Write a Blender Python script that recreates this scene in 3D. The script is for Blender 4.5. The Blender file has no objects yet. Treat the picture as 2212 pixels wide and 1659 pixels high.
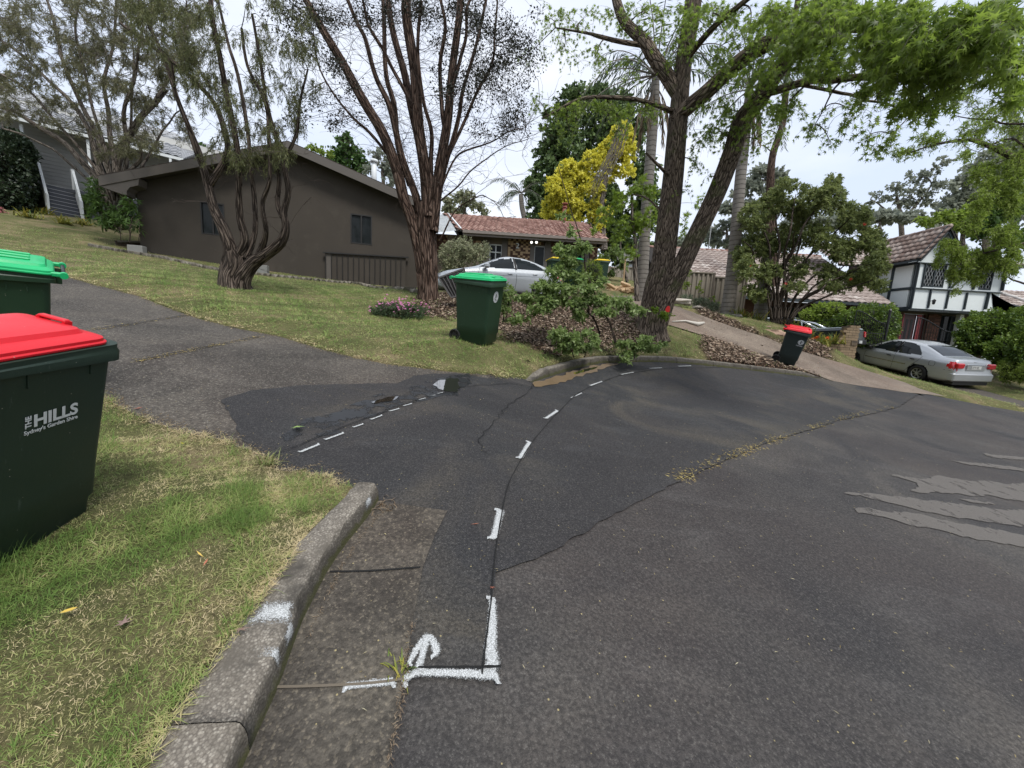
import bpy, bmesh, math, random
import numpy as np
from mathutils import Vector, Matrix
random.seed(7); RNG = np.random.default_rng(7)
SC = bpy.context.scene
COL = SC.collection
W0, H0, F0, CX0, CY0 = 2212.0, 1659.0, 831.0, 1106.0, 829.5
EYE = np.array([0.0, 0.0, 1.6])
up_c = -np.array([(780 - CX0) / F0, -(6600 - CY0) / F0, -1.0]); up_c /= np.linalg.norm(up_c)
fw_c = np.array([0, 0, -1.0]); fw_c = fw_c - up_c * fw_c.dot(up_c); fw_c /= np.linalg.norm(fw_c)
rt_c = np.cross(fw_c, up_c)
RW = np.array([rt_c, fw_c, up_c])          # camera -> world
cam = bpy.data.cameras.new('camera'); camo = bpy.data.objects.new('camera', cam); COL.objects.link(camo)
cam.sensor_fit = 'HORIZONTAL'; cam.sensor_width = 36; cam.lens = 36 * F0 / W0
cam.clip_start = 0.05; cam.clip_end = 2000
M = Matrix.Identity(4)
for i in range(3):
 for j in range(3): M[i][j] = float(RW[i, j])
M.translation = Vector(EYE.tolist()); camo.matrix_world = M
SC.camera = camo
SUN_EL, SUN_AZ = math.radians(58), math.radians(150)
w = bpy.data.worlds.new('World'); SC.world = w; w.use_nodes = True
nt = w.node_tree; nt.nodes.clear()
def wn(t, **k):
 n = nt.nodes.new(t)
 for a, b in k.items(): setattr(n, a, b)
 return n
out = wn('ShaderNodeOutputWorld'); bg = wn('ShaderNodeBackground'); bg.inputs[1].default_value = 0.1
sky = wn('ShaderNodeTexSky', sky_type='NISHITA', sun_disc=False, sun_elevation=SUN_EL, sun_rotation=SUN_AZ)
sky.air_density = 1.2; sky.dust_density = 2.0
tc = wn('ShaderNodeTexCoord'); mp = wn('ShaderNodeMapping'); mp.inputs['Scale'].default_value = (1, 1, 2.5)
nz = wn('ShaderNodeTexNoise'); nz.inputs['Scale'].default_value = 2.2; nz.inputs['Detail'].default_value = 5; nz.inputs['Roughness'].default_value = .55
rp = wn('ShaderNodeValToRGB'); rp.color_ramp.elements[0].position = .3; rp.color_ramp.elements[1].position = .68
rp.color_ramp.elements[0].color = (.62, .70, .86, 1); rp.color_ramp.elements[1].color = (.86, .885, .94, 1)
sc = wn('ShaderNodeVectorMath', operation='SCALE'); sc.inputs['Scale'].default_value = 6.0
mx = wn('ShaderNodeMix', data_type='RGBA'); mx.inputs['Factor'].default_value = .9
L = nt.links.new
L(tc.outputs['Generated'], mp.inputs[0]); L(mp.outputs[0], nz.inputs['Vector']); L(nz.outputs['Fac'], rp.inputs[0])
L(rp.outputs[0], sc.inputs[0]); L(sky.outputs[0], mx.inputs['A']); L(sc.outputs[0], mx.inputs['B'])
L(mx.outputs['Result'], bg.inputs[0]); L(bg.outputs[0], out.inputs[0])
sun = bpy.data.lights.new('sun', 'SUN'); sun.energy = 1.5; sun.angle = math.radians(14); sun.color = (1, .97, .91)
so = bpy.data.objects.new('sun', sun); COL.objects.link(so)
sd = Vector((math.sin(SUN_AZ) * math.cos(SUN_EL), math.cos(SUN_AZ) * math.cos(SUN_EL), math.sin(SUN_EL)))
so.rotation_euler = sd.to_track_quat('Z', 'Y').to_euler()
SC.view_settings.view_transform = 'Standard'; SC.view_settings.look = 'None'
SC.view_settings.exposure = 1.1; SC.view_settings.gamma = 1; SC.view_settings.use_curve_mapping = False
SC.render.engine = 'CYCLES'; SC.cycles.use_denoising = True
SC.cycles.max_bounces = 6; SC.cycles.transparent_max_bounces = 12
def ray(u, v):
 d = RW @ np.array([(u - CX0) / F0, -(v - CY0) / F0, -1.0]); return d
def at(u, v, Y):
 d = ray(u, v); return EYE + d * (Y / d[1])
def V3(p): return Vector((float(p[0]), float(p[1]), float(p[2])))
def proj(p):
 c = RW.T @ (np.asarray(p, float) - EYE); return (CX0 + F0 * c[0] / -c[2], CY0 - F0 * c[1] / -c[2])
pl = lambda x, y, a=-.1, b=.19: (x, y, a * x + b * y)
CP = [pl(0, 0), pl(-1, 1.1), pl(-.9, 2.4), pl(0, 3), pl(2.5, 1), pl(3, 4.5, -.11), pl(-2, -3), pl(4, -5), pl(0, -6),
  (6, 3, -.18), (6, 0, -.75), (10, 5, -.35), (14, 4, -1.0), (12, -4, -2.2), pl(-3.2, 2.5), pl(-5, 0), pl(-7.6, 6.4), pl(-4, 5), pl(-10,-4)]
for u, v, Y, r in [(1000, 806, 5.05, 0), (1740, 815, 9.6, 0), (1587, 797, 8.9, 0), (1484, 784, 8.5, 0), (1346, 784, 7.5, 0), (1160, 823, 5.6, 0),
     (1798, 823, 10, 0), (2043, 857.5, 10.6, 0), (2212, 888.5, 10.6, 0), (1035, 748, 5.97, .12), (305, 548, 15.5, .03), (895, 628, 18.2, .03), (505, 622, 8.6, .1), (925, 645, 10, .1),
     (1405, 716, 9.3, .1), (1570, 688, 14.5, .05), (1340, 636, 17, 0), (1330, 602, 24, 0), (1845, 785, 13, .05), (140, 470, 19.3, .05), (0, 456, 20, .05), (1678, 702, 13.5, .05), (1480, 672, 12.0, 0), (860,690,8.2,.1),
     (1590,725,11.2,0)]:
 p = at(u, v, Y); CP.append((p[0], p[1], p[2] - r))
CP += [(21, 20, 1.35), (27, 22, .6), (0, 21, 4.1), (-6, 24, 4.6), (-15, 26, 5.6), (-30, 25, 6.8), (0, 45, 5.5), (-35, 45, 7.5), (30, 45, 1), (-30, 5, 3.6), (-25,-10,1.5), (30, 8, -2.2), (45, 25, -2),
  (0, 150, 6), (-120, 100, 8), (120, 100, 0), (-120, -60, 2), (120, -60, -4), (0, -120, 0), (20,-20,-4)]
CP += [(15.58, 17.79, .80), (17.18, 17.92, .84), (15.81, 15.1, .43), (17.4, 15.23, .47), (-1.62, 12.68, 2.54), (-2.29, 14.13, 2.57), (.81, 13.79, 2.59), (.14, 15.24, 2.62)]
CP = np.array(CP, float)
def _tps(r2):
 return np.where(r2 > 1e-12, .5 * r2 * np.log(np.maximum(r2, 1e-12)), 0)
def _fit():
 n = len(CP); X = CP[:, :2]
 K = _tps(((X[:, None] - X[None]) ** 2).sum(-1)) + np.eye(n) * .15
 Pm = np.hstack([np.ones((n, 1)), X]); A = np.zeros((n + 3, n + 3)); A[:n, :n] = K; A[:n, n:] = Pm; A[n:, :n] = Pm.T
 return np.linalg.solve(A, np.concatenate([CP[:, 2], np.zeros(3)]))
TW = _fit()
def base(x, y):
 x = np.atleast_1d(np.asarray(x, float)); y = np.atleast_1d(np.asarray(y, float)); out = np.empty(x.size)
 xf, yf = x.ravel(), y.ravel(); n = len(CP)
 for i in range(0, xf.size, 20000):
  xs, ys = xf[i:i + 20000], yf[i:i + 20000]
  r2 = (xs[:, None] - CP[None, :, 0]) ** 2 + (ys[:, None] - CP[None, :, 1]) ** 2
  out[i:i + 20000] = _tps(r2) @ TW[:n] + TW[n] + TW[n + 1] * xs + TW[n + 2] * ys
 return out.reshape(x.shape)
def base1(x, y): return float(base([x], [y])[0])
def onbase(u, v, off=0.0):
 """where the line of sight through a pixel meets the base surface"""
 d = ray(u, v); t = np.concatenate([np.arange(.5, 12, .04), np.arange(12, 60, .2)])
 pts = EYE + d[None] * t[:, None]; g = pts[:, 2] - base(pts[:, 0], pts[:, 1]) - off
 k = np.argmax(g < 0)
 if g[k] >= 0: k = len(t) - 1
 if k == 0: return pts[0]
 a = g[k - 1] / (g[k - 1] - g[k]); return pts[k - 1] * (1 - a) + pts[k] * a
def line(pxs, off=0.0): return [tuple(onbase(u, v, off)[:2]) for u, v in pxs]
def smooth_line(pts, n=4):
 pts = [np.array(p, float) for p in pts]; out = []
 for i in range(len(pts) - 1):
  p0 = pts[max(i - 1, 0)]; p1 = pts[i]; p2 = pts[i + 1]; p3 = pts[min(i + 2, len(pts) - 1)]
  for k in range(n):
   t = k / n
   out.append(.5 * ((2 * p1) + (-p0 + p2) * t + (2 * p0 - 5 * p1 + 4 * p2 - p3) * t * t + (-p0 + 3 * p1 - 3 * p2 + p3) * t ** 3))
 out.append(pts[-1]); return out
kerb_near_px = [(528, 1659), (562, 1580), (597, 1503), (624, 1430), (651, 1354), (675, 1305), (702, 1251), (735, 1198), (768, 1155), (800, 1115), (818, 1084)]
kn = line(kerb_near_px); kn = [tuple(np.array(kn[0]) + (np.array(kn[0]) - np.array(kn[2])) * k) for k in (4, 2.5, 1)] + kn
KERB_NEAR = [tuple(p) for p in smooth_line(kn, 3)]
KERB_FAR = [tuple(p) for p in smooth_line(line([(1146, 826), (1180, 816), (1232, 800), (1262, 792), (1296, 786), (1346, 784), (1400, 783.5), (1458, 785), (1500, 788.5), (1587, 797.5), (1660, 806), (1722, 813), (1770, 819), (1800, 823)]), 3)]
edge_right = line([(1850, 832), (1910, 842), (1985, 851), (2043, 858), (2110, 873), (2180, 885)])
edge_right += [(15, 10.6), (24, 9.4), (40, 7)]
mouth_left_far = line([(1000, 806), (1060, 812), (1110, 818)])
drive_up = line([(145, 600), (200, 615), (300, 641), (360, 665), (430, 690), (520, 712), (600, 727), (700, 757), (760, 772), (830, 787), (960, 803), (1010, 808)])
drive_lo = line([(820, 1078), (760, 1052), (700, 1035), (640, 1022), (600, 998), (560, 990), (500, 962), (430, 943), (330, 918), (260, 880), (200, 850)])
DRIVE = drive_lo[:]
lp = np.array(drive_lo[-1]); DRIVE += [(-4.2, 3.2), (-6, 3.6), (-10, 4.6), (-10.3, 8.3)]
DRIVE += drive_up + mouth_left_far[1:]
ROAD = [tuple(p) for p in KERB_NEAR[::-1]][::-1] + [drive_lo[0]] + [mouth_left_far[-1]] + KERB_FAR + edge_right + [(60, -5), (60, -60), (-4, -60)]
SIDE_up = line([(1318, 640), (1345, 640), (1400, 642), (1440, 655), (1477, 669), (1550, 695), (1660, 731), (1700, 749), (1740, 762), (1800, 780), (1850, 795), (1952, 826), (1985, 840), (2043, 857.5)])
SIDE_lo = line([(1960, 849), (1850, 833), (1800, 824), (1735, 800), (1660, 772), (1590, 748), (1514, 724), (1450, 704), (1400, 688), (1330, 668), (1290, 650)])
SIDE = SIDE_up + SIDE_lo
RIGHT_up = line([(2075, 836), (2120, 843), (2180, 860), (2212, 868)]); RIGHT_lo = line([(2212, 884), (2150, 868), (2100, 855), (2040, 838)])
RIGHTDR = RIGHT_up + [(24, 9.6), (23, 8.9)] + RIGHT_lo + [tuple(onbase(1960, 822)[:2]), tuple(onbase(2000, 815)[:2])]
def seg_dist(x, y, poly, closed=True):
 P = np.array(poly, float); Q = np.roll(P, -1, 0) if closed else P[1:]
 if not closed: P = P[:-1]
 d = np.full(x.shape, 1e9)
 for a, b in zip(P, Q):
  ab = b - a; t = np.clip(((x - a[0]) * ab[0] + (y - a[1]) * ab[1]) / max(ab.dot(ab), 1e-9), 0, 1)
  d = np.minimum(d, np.hypot(x - a[0] - t * ab[0], y - a[1] - t * ab[1]))
 return d
def inside(x, y, poly):
 P = np.array(poly, float); Q = np.roll(P, -1, 0); c = np.zeros(x.shape, bool)
 for (ax, ay), (bx, by) in zip(P, Q):
  if ay == by: continue
  m = ((ay > y) != (by > y)) & (x < (bx - ax) * (y - ay) / (by - ay) + ax); c ^= m
 return c
def sdist(x, y, poly):
 d = seg_dist(x, y, poly); return np.where(inside(x, y, poly), -d, d)
def wob(x, y, f, ph=0):
 return (np.sin(x * f * 1.3 + ph) * np.cos(y * f + 1.7 * ph) + .6 * np.sin(x * f * 2.7 - y * f * 1.9 + ph * 2) + .35 * np.sin(x * f * 5.3 + y * f * 4.7 + ph * 3)) / 1.95
def smst(a, b, t):
 t = np.clip((t - a) / (b - a), 0, 1); return t * t * (3 - 2 * t)
def kwid(y): return .2 * np.interp(y, [1.05, 1.45, 2.4], [1.2, .85, .65])
def raise_at(x, y):
 dr = sdist(x, y, ROAD); dd = np.minimum(np.minimum(sdist(x, y, DRIVE), sdist(x, y, SIDE)), sdist(x, y, RIGHTDR))
 dd = dd + .05 * wob(x, y, 9) + .03 * wob(x, y, 25, 2)
 out_ = np.minimum(.025 + .1 * smst(.05, .7, dd), .125) + .02 * wob(x, y, 3.1, 1) * smst(.1, .6, np.minimum(dr, dd))
 kn_ = seg_dist(x, y, KERB_NEAR, False); kf_ = seg_dist(x, y, KERB_FAR, False); kr = np.minimum(kn_, kf_)
 hard = (dr < .06) | (dd < 0) | (kn_ < kwid(y) - .04) | (kf_ < .11)
 soft_edge = (dr < .25) & (kr > .3)                       # grass spilling to the road where there is no kerb
 out_ = np.where(soft_edge, np.minimum(out_, .02 + .3 * np.maximum(dr, 0)), out_)
 return np.where(hard, -.07, out_)
def gz(x, y):
 x = np.atleast_1d(np.asarray(x, float)); y = np.atleast_1d(np.asarray(y, float))
 return base(x, y) + np.maximum(raise_at(x, y), 0)
def gz1(x, y): return float(gz([x], [y])[0])
def onground(u, v):
 d = ray(u, v); t = np.concatenate([np.arange(.5, 12, .04), np.arange(12, 60, .2)])
 pts = EYE + d[None] * t[:, None]; g = pts[:, 2] - gz(pts[:, 0], pts[:, 1]); k = np.argmax(g < 0)
 if g[k] >= 0: k = len(t) - 1
 if k == 0: return pts[0]
 a = g[k - 1] / (g[k - 1] - g[k]); return pts[k - 1] * (1 - a) + pts[k] * a
def newmat(name):
 m = bpy.data.materials.new(name); m.use_nodes = True; n = m.node_tree; n.nodes.clear()
 o = n.nodes.new('ShaderNodeOutputMaterial'); b = n.nodes.new('ShaderNodeBsdfPrincipled'); n.links.new(b.outputs[0], o.inputs[0])
 return m, n, b, o
class NT:
 def __init__(s, n): s.n = n
 def node(s, t, ins=None, **k):
  q = s.n.nodes.new(t)
  for a, b in k.items(): setattr(q, a, b)
  for a, b in (ins or {}).items(): s.set(q, a, b)
  return q
 def set(s, q, a, b):
  if hasattr(b, 'is_linked') or isinstance(b, bpy.types.NodeSocket): s.n.links.new(b, q.inputs[a])
  else: q.inputs[a].default_value = b
 def ramp(s, fac, stops):
  q = s.n.nodes.new('ShaderNodeValToRGB'); e = q.color_ramp.elements
  while len(e) < len(stops): e.new(.5)
  for el, (p, c) in zip(e, stops): el.position = p; el.color = (*c, 1) if len(c) == 3 else c
  s.n.links.new(fac, q.inputs[0]); return q.outputs[0]
 def rampf(s, fac, a, b): return s.node('ShaderNodeMapRange', {0: fac, 1: a, 2: b}, clamp=True, interpolation_type='SMOOTHSTEP').outputs[0]
 def noise(s, vec, scale, detail=4, rough=.55, dist=0):
  q = s.node('ShaderNodeTexNoise', {'Scale': scale, 'Detail': detail, 'Roughness': rough, 'Distortion': dist})
  if vec is not None: s.n.links.new(vec, q.inputs['Vector'])
  return q.outputs['Fac']
 def vor(s, vec, scale, out='Distance', feature='F1', rnd=1):
  q = s.node('ShaderNodeTexVoronoi', {'Scale': scale, 'Randomness': rnd}, feature=feature)
  if vec is not None: s.n.links.new(vec, q.inputs['Vector'])
  return q.outputs[out]
 def mix(s, f, a, b, bt='MIX'):
  q = s.n.nodes.new('ShaderNodeMix'); q.data_type = 'RGBA'; q.blend_type = bt
  for k, v in (('Factor', f), ('A', a), ('B', b)):
   if isinstance(v, bpy.types.NodeSocket): s.n.links.new(v, q.inputs[k])
   else: q.inputs[k].default_value = v if k == 'Factor' else (*v, 1)
  return q.outputs['Result']
 def math(s, op, a, b=0.0, c=None):
  q = s.n.nodes.new('ShaderNodeMath'); q.operation = op
  for i, v in enumerate((a, b) if c is None else (a, b, c)):
   if isinstance(v, bpy.types.NodeSocket): s.n.links.new(v, q.inputs[i])
   else: q.inputs[i].default_value = v
  return q.outputs[0]
 def pos(s): return s.n.nodes.new('ShaderNodeNewGeometry').outputs['Position']
 def obj(s): return s.n.nodes.new('ShaderNodeTexCoord').outputs['Object']
 def uv(s): return s.n.nodes.new('ShaderNodeTexCoord').outputs['UV']
 def scale(s, vec, xyz): return s.node('ShaderNodeMapping', {0: vec, 'Scale': xyz}).outputs[0]
 def attr(s, name): return s.node('ShaderNodeAttribute', attribute_name=name)
 def bump(s, h, st=.5, d=.02): return s.node('ShaderNodeBump', {'Height': h, 'Strength': st, 'Distance': d}).outputs[0]
 def rand(s): return s.n.nodes.new('ShaderNodeObjectInfo').outputs['Random']
def simple(name, col, rough=.6, metal=0, var=.12, scale=3, bump=.0, bscale=40, spec=.5, coat=0, dirt=None, dirt_amt=.4, perobj=0):
 """plain surface with slight tone variation, fine grain and optional dirt"""
 m, n, b, o = newmat(name); t = NT(n); ob = t.obj()
 f = t.noise(ob, scale, 5); c = t.mix(f, tuple(max(0, x * (1 - var)) for x in col), tuple(min(1, x * (1 + var)) for x in col))
 if perobj:
  r = t.rand(); c = t.mix(t.math('MULTIPLY', r, perobj), c, tuple(x * .45 for x in col))
 if dirt:
  g = t.rampf(t.noise(ob, scale * 2.3, 6, .65), .5, .75); c = t.mix(t.math('MULTIPLY', g, dirt_amt), c, dirt)
 t.set(b, 'Base Color', c); b.inputs['Metallic'].default_value = metal; b.inputs['Specular IOR Level'].default_value = spec
 rr = t.math('MULTIPLY_ADD', f, .2, rough - .1); t.set(b, 'Roughness', rr); b.inputs['Coat Weight'].default_value = coat
 b.inputs['Coat Roughness'].default_value = .08
 if bump: t.set(b, 'Normal', t.bump(t.noise(ob, bscale, 4), bump, .01))
 return m
def tag(o, label=None, cat=None, group=None, kind=None):
 if label: o['label'] = label
 if cat: o['category'] = cat
 if group: o['group'] = group
 if kind: o['kind'] = kind
 return o
def link(name, me, mat=None, parent=None, smooth=False):
 o = bpy.data.objects.new(name, me); COL.objects.link(o)
 if mat is not None and len(me.materials) == 0:
  for q in (mat if isinstance(mat, (list, tuple)) else [mat]): me.materials.append(q)
 if parent is not None: o.parent = parent
 if smooth:
  me.polygons.foreach_set('use_smooth', [True] * len(me.polygons))
 return o
def empty(name, loc=(0, 0, 0), rot=(0, 0, 0), label=None, cat=None, group=None, kind=None):
 o = bpy.data.objects.new(name, None); COL.objects.link(o); o.location = V3(loc); o.rotation_euler = rot; o.empty_display_size = .2
 return tag(o, label, cat, group, kind)
def pydata(name, vs, fs, mat=None, parent=None, smooth=False):
 me = bpy.data.meshes.new(name); me.from_pydata([tuple(map(float, v)) for v in vs], [], [tuple(f) for f in fs]); me.update()
 return link(name, me, mat, parent, smooth)
def npmesh(name, co, faces_flat, sizes, mat=None, parent=None, attrs=None, uv=None, smooth=False):
 me = bpy.data.meshes.new(name); co = np.asarray(co, np.float32); nf = len(sizes); nl = len(faces_flat)
 me.vertices.add(len(co)); me.vertices.foreach_set('co', co.ravel())
 me.loops.add(nl); me.loops.foreach_set('vertex_index', np.asarray(faces_flat, np.int32))
 me.polygons.add(nf); st = np.zeros(nf, np.int32); st[1:] = np.cumsum(sizes)[:-1]
 me.polygons.foreach_set('loop_start', st)
 if smooth: me.polygons.foreach_set('use_smooth', np.ones(nf, bool))
 me.update(calc_edges=True)
 for k, v in (attrs or {}).items():
  a = me.attributes.new(k, 'FLOAT', 'POINT'); a.data.foreach_set('value', np.asarray(v, np.float32))
 if uv is not None:
  l = me.uv_layers.new(name='UVMap'); l.data.foreach_set('uv', np.asarray(uv, np.float32)[np.asarray(faces_flat, np.int64)].ravel())
 me.validate(clean_customdata=False)
 return link(name, me, mat, parent)
class MB:
 """collects simple solids into one mesh"""
 def __init__(s): s.v = []; s.f = []
 def add(s, vs, fs):
  k = len(s.v); s.v += [tuple(v) for v in vs]; s.f += [tuple(i + k for i in f) for f in fs]; return s
 def box(s, x0, x1, y0, y1, z0, z1, bev=0, M=None):
  if bev:
   e = bev; vs = [];
   for z, i in ((z0, e), (z0 + e, 0), (z1 - e, 0), (z1, e)):
    a0, a1, b0, b1 = x0 + i, x1 - i, y0 + i, y1 - i; c = e * .7 if not i else e * .4
    vs += [(a0 + c, b0, z), (a1 - c, b0, z), (a1, b0 + c, z), (a1, b1 - c, z), (a1 - c, b1, z), (a0 + c, b1, z), (a0, b1 - c, z), (a0, b0 + c, z)]
   fs = [tuple(range(7, -1, -1)), tuple(range(24, 32))]
   for r in range(3):
    for k in range(8): fs.append((r * 8 + k, r * 8 + (k + 1) % 8, r * 8 + 8 + (k + 1) % 8, r * 8 + 8 + k))
  else:
   vs = [(x, y, z) for z in (z0, z1) for y in (y0, y1) for x in (x0, x1)]
   fs = [(0, 2, 3, 1), (4, 5, 7, 6), (0, 1, 5, 4), (2, 6, 7, 3), (0, 4, 6, 2), (1, 3, 7, 5)]
  if M is not None: vs = [tuple(M @ Vector(v)) for v in vs]
  return s.add(vs, fs)
 def beam(s, a, b, w, d=None, up=(0, 0, 1)):
  a = Vector(a); b = Vector(b); d = d or w; z = (b - a).normalized(); u = Vector(up)
  if abs(z.dot(u)) > .98: u = Vector((0, 1, 0))
  x = z.cross(u).normalized(); y = x.cross(z)
  vs = [p + x * i * w / 2 + y * j * d / 2 for p in (a, b) for i, j in ((-1, -1), (1, -1), (1, 1), (-1, 1))]
  return s.add(vs, [(3, 2, 1, 0), (4, 5, 6, 7), (0, 1, 5, 4), (1, 2, 6, 5), (2, 3, 7, 6), (3, 0, 4, 7)])
 def tube(s, pts, rs, n=8, cap=True):
  pts = [Vector(p) for p in pts]; rs = rs if hasattr(rs, '__len__') else [rs] * len(pts); vs = []; fs = []
  t0 = (pts[1] - pts[0]).normalized(); x = t0.orthogonal().normalized()
  for i, p in enumerate(pts):
   t = (pts[min(i + 1, len(pts) - 1)] - pts[max(i - 1, 0)]).normalized(); x = (x - t * x.dot(t)).normalized(); y = t.cross(x)
   for k in range(n):
    a = 2 * math.pi * k / n; vs.append(p + (x * math.cos(a) + y * math.sin(a)) * rs[i])
  for i in range(len(pts) - 1):
   for k in range(n): fs.append((i * n + k, i * n + (k + 1) % n, (i + 1) * n + (k + 1) % n, (i + 1) * n + k))
  if cap: fs += [tuple(range(n - 1, -1, -1)), tuple(range((len(pts) - 1) * n, len(pts) * n))]
  return s.add(vs, fs)
 def build(s, name, mat, parent=None, smooth=False): return pydata(name, s.v, s.f, mat, parent, smooth)
def dup(o, parent=None, **k):
 c = o.copy(); COL.objects.link(c)
 for key in ('label', 'category', 'group'):
  pass
 if parent is not None: c.parent = parent
 return c
def copy_tree(o, kids, parent=None):
 c = o.copy(); COL.objects.link(c); c.parent = parent
 for ch in kids.get(o, []): copy_tree(ch, kids, c)
 return c
def kids_map(root):
 d = {}
 for o in bpy.data.objects:
  if o.parent: d.setdefault(o.parent, []).append(o)
 return d
def ground_rot(x, y, yaw, k=1.0):
 e = .25; nx = -(gz1(x + e, y) - gz1(x - e, y)) / (2 * e) * k; ny = -(gz1(x, y + e) - gz1(x, y - e)) / (2 * e) * k
 n = Vector((nx, ny, 1)).normalized(); X = Vector((math.cos(yaw), math.sin(yaw), 0)); X = (X - n * X.dot(n)).normalized(); Y = n.cross(X)
 return Matrix((X, Y, n)).transposed()
def sheet(name, poly, off, mat, parent=None, step=.25, holes=None, grow=.0006, kind=None, uvs=False):
 """flat patch with an exact outline, draped on the base surface"""
 bm = bmesh.new(); vs = [bm.verts.new((float(p[0]), float(p[1]), 0)) for p in poly]
 f = bm.faces.new(vs); bmesh.ops.triangulate(bm, faces=[f])
 xs = [p[0] for p in poly]; ys = [p[1] for p in poly]
 def cuts(a, b, ax):
  v = a + step
  while v < b:
   pt = [0, 0, 0]; pt[ax] = v; no = [0, 0, 0]; no[ax] = 1
   bmesh.ops.bisect_plane(bm, geom=bm.verts[:] + bm.edges[:] + bm.faces[:], plane_co=pt, plane_no=no); v += step * (1 + .12 * abs(v))
 cuts(min(xs), max(xs), 0); cuts(min(ys), max(ys), 1)
 X = np.array([v.co.x for v in bm.verts]); Y = np.array([v.co.y for v in bm.verts]); Z = base(X, Y) + off + grow * np.hypot(X, Y)
 for v, z in zip(bm.verts, Z): v.co.z = z
 bmesh.ops.recalc_face_normals(bm, faces=bm.faces[:])
 for fc in bm.faces:
  if fc.normal.z < 0: fc.normal_flip()
 me = bpy.data.meshes.new(name); bm.to_mesh(me); bm.free(); o = link(name, me, mat, parent)
 if kind: o['kind'] = kind
 return o
# ================================================================== ground materials
def asphalt(name, c0, c1, c2, grain=260, bump=.55, blot=.7, stones=(.22, .21, .19), stone_amt=.35, rough=.85):
 m, n, b, o = newmat(name); t = NT(n); p = t.pos()
 big = t.noise(p, blot, 6, .62, .9); c = t.ramp(big, [(.36, c0), (.5, c1), (.64, c2)]); hue = t.noise(p, .35, 3); c = t.mix(t.math('MULTIPLY', t.rampf(hue, .42, .6), .5), c, (c1[0] * 1.05, c1[1] * .90, c1[2] * .86))
 streak = t.noise(t.scale(p, (.5, 1.6, 1)), 2.3, 6, .65, .4); c = t.mix(t.math('MULTIPLY', t.rampf(streak, .5, .72), .4), c, tuple(x * 1.7 + .01 for x in c1))
 vd = t.vor(p, grain); vc = t.node('ShaderNodeTexVoronoi', {'Scale': grain, 'Vector': p}).outputs['Color']
 sep = t.node('ShaderNodeSeparateColor', {0: vc}).outputs[0]
 g2 = t.noise(p, grain * .35, 3)
 c = t.mix(t.math('MULTIPLY', t.rampf(sep, .78, .92), stone_amt), c, stones)
 c = t.mix(t.math('MULTIPLY', t.rampf(g2, .35, .65), .55), c, tuple(x * .35 for x in c0), 'MIX')
 v2 = t.node('ShaderNodeTexVoronoi', {'Scale': 34, 'Vector': p}); s2 = t.node('ShaderNodeSeparateColor', {0: v2.outputs['Color']}).outputs[1]
 spot = t.math('MULTIPLY', t.rampf(v2.outputs['Distance'], .16, .1), t.rampf(s2, .9, .93)); c = t.mix(spot, c, (.3, .25, .13))
 t.set(b, 'Base Color', c); t.set(b, 'Roughness', t.math('MULTIPLY_ADD', big, .2, rough - .15)); b.inputs['Specular IOR Level'].default_value = .35
 h = t.math('ADD', t.math('MULTIPLY', vd, -1.0), t.math('MULTIPLY', g2, .8)); t.set(b, 'Normal', t.bump(h, bump, .006))
 return m
M_ROAD = asphalt('old_asphalt', (.026, .025, .027), (.052, .048, .046), (.090, .081, .072), 190, .5, .55, stone_amt=.22)
M_PATCH = asphalt('new_asphalt', (.020, .021, .024), (.036, .036, .038), (.082, .073, .060), 210, .7, .7, stone_amt=.25)
M_DRIVE = asphalt('weathered_asphalt', (.040, .035, .030), (.075, .066, .057), (.12, .105, .088), 120, .8, .9, (.28, .26, .22), .5)
M_GUTTER = asphalt('gutter_concrete', (.040, .035, .029), (.076, .067, .055), (.125, .110, .088), 120, .7, 2.0, (.27, .23, .17), .35)
M_SIDE = asphalt('brown_aggregate', (.13, .10, .078), (.20, .158, .125), (.26, .21, .165), 120, .5, .8, (.3, .26, .2), .5)
def conc(name, c0, c1, moss=False):
 m, n, b, o = newmat(name); t = NT(n); p = t.pos()
 v = t.node('ShaderNodeTexVoronoi', {'Scale': 120, 'Vector': p}); s = t.node('ShaderNodeSeparateColor', {0: v.outputs['Color']}).outputs[0]
 c = t.mix(t.noise(p, 4, 6, .65), c0, c1); c = t.mix(t.math('MULTIPLY', t.rampf(s, .55, .95), .7), c, (.36, .33, .28)); c = t.mix(t.math('MULTIPLY', t.rampf(v.outputs['Distance'], .38, .7), .6), c, (.07, .06, .05)); c = t.mix(t.rampf(t.noise(p, 9, 6, .7), .45, .7), c, (.10, .088, .072))
 c = t.mix(t.rampf(t.noise(p, 1.9, 5, .7), .5, .66), c, (.045, .04, .033))
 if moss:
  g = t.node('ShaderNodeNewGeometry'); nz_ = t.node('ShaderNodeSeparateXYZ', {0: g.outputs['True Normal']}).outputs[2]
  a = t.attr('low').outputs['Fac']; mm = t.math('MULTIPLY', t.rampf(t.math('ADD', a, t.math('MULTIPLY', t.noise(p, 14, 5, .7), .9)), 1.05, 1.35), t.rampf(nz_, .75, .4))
  c = t.mix(t.math('MULTIPLY', t.rampf(nz_, .8, .3), .55), c, (.03, .026, .02)); c = t.mix(t.math('MULTIPLY', mm, .8), c, (.05, .052, .010))  # steep faces coloured darker all over, then tinted mossy low down
 t.set(b, 'Base Color', c); b.inputs['Roughness'].default_value = .9
 t.set(b, 'Normal', t.bump(t.math('ADD', t.math('MULTIPLY', v.outputs['Distance'], -.8), t.noise(p, 40, 4)), .6, .006)); return m
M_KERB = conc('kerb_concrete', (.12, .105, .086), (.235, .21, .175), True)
M_CONC = conc('plain_concrete', (.3, .29, .27), (.42, .4, .36))
m, n, b, o = newmat('lawn_soil'); t = NT(n); p = t.pos(); M_GROUND = m
mul = t.attr('mulch').outputs['Fac']
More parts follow.
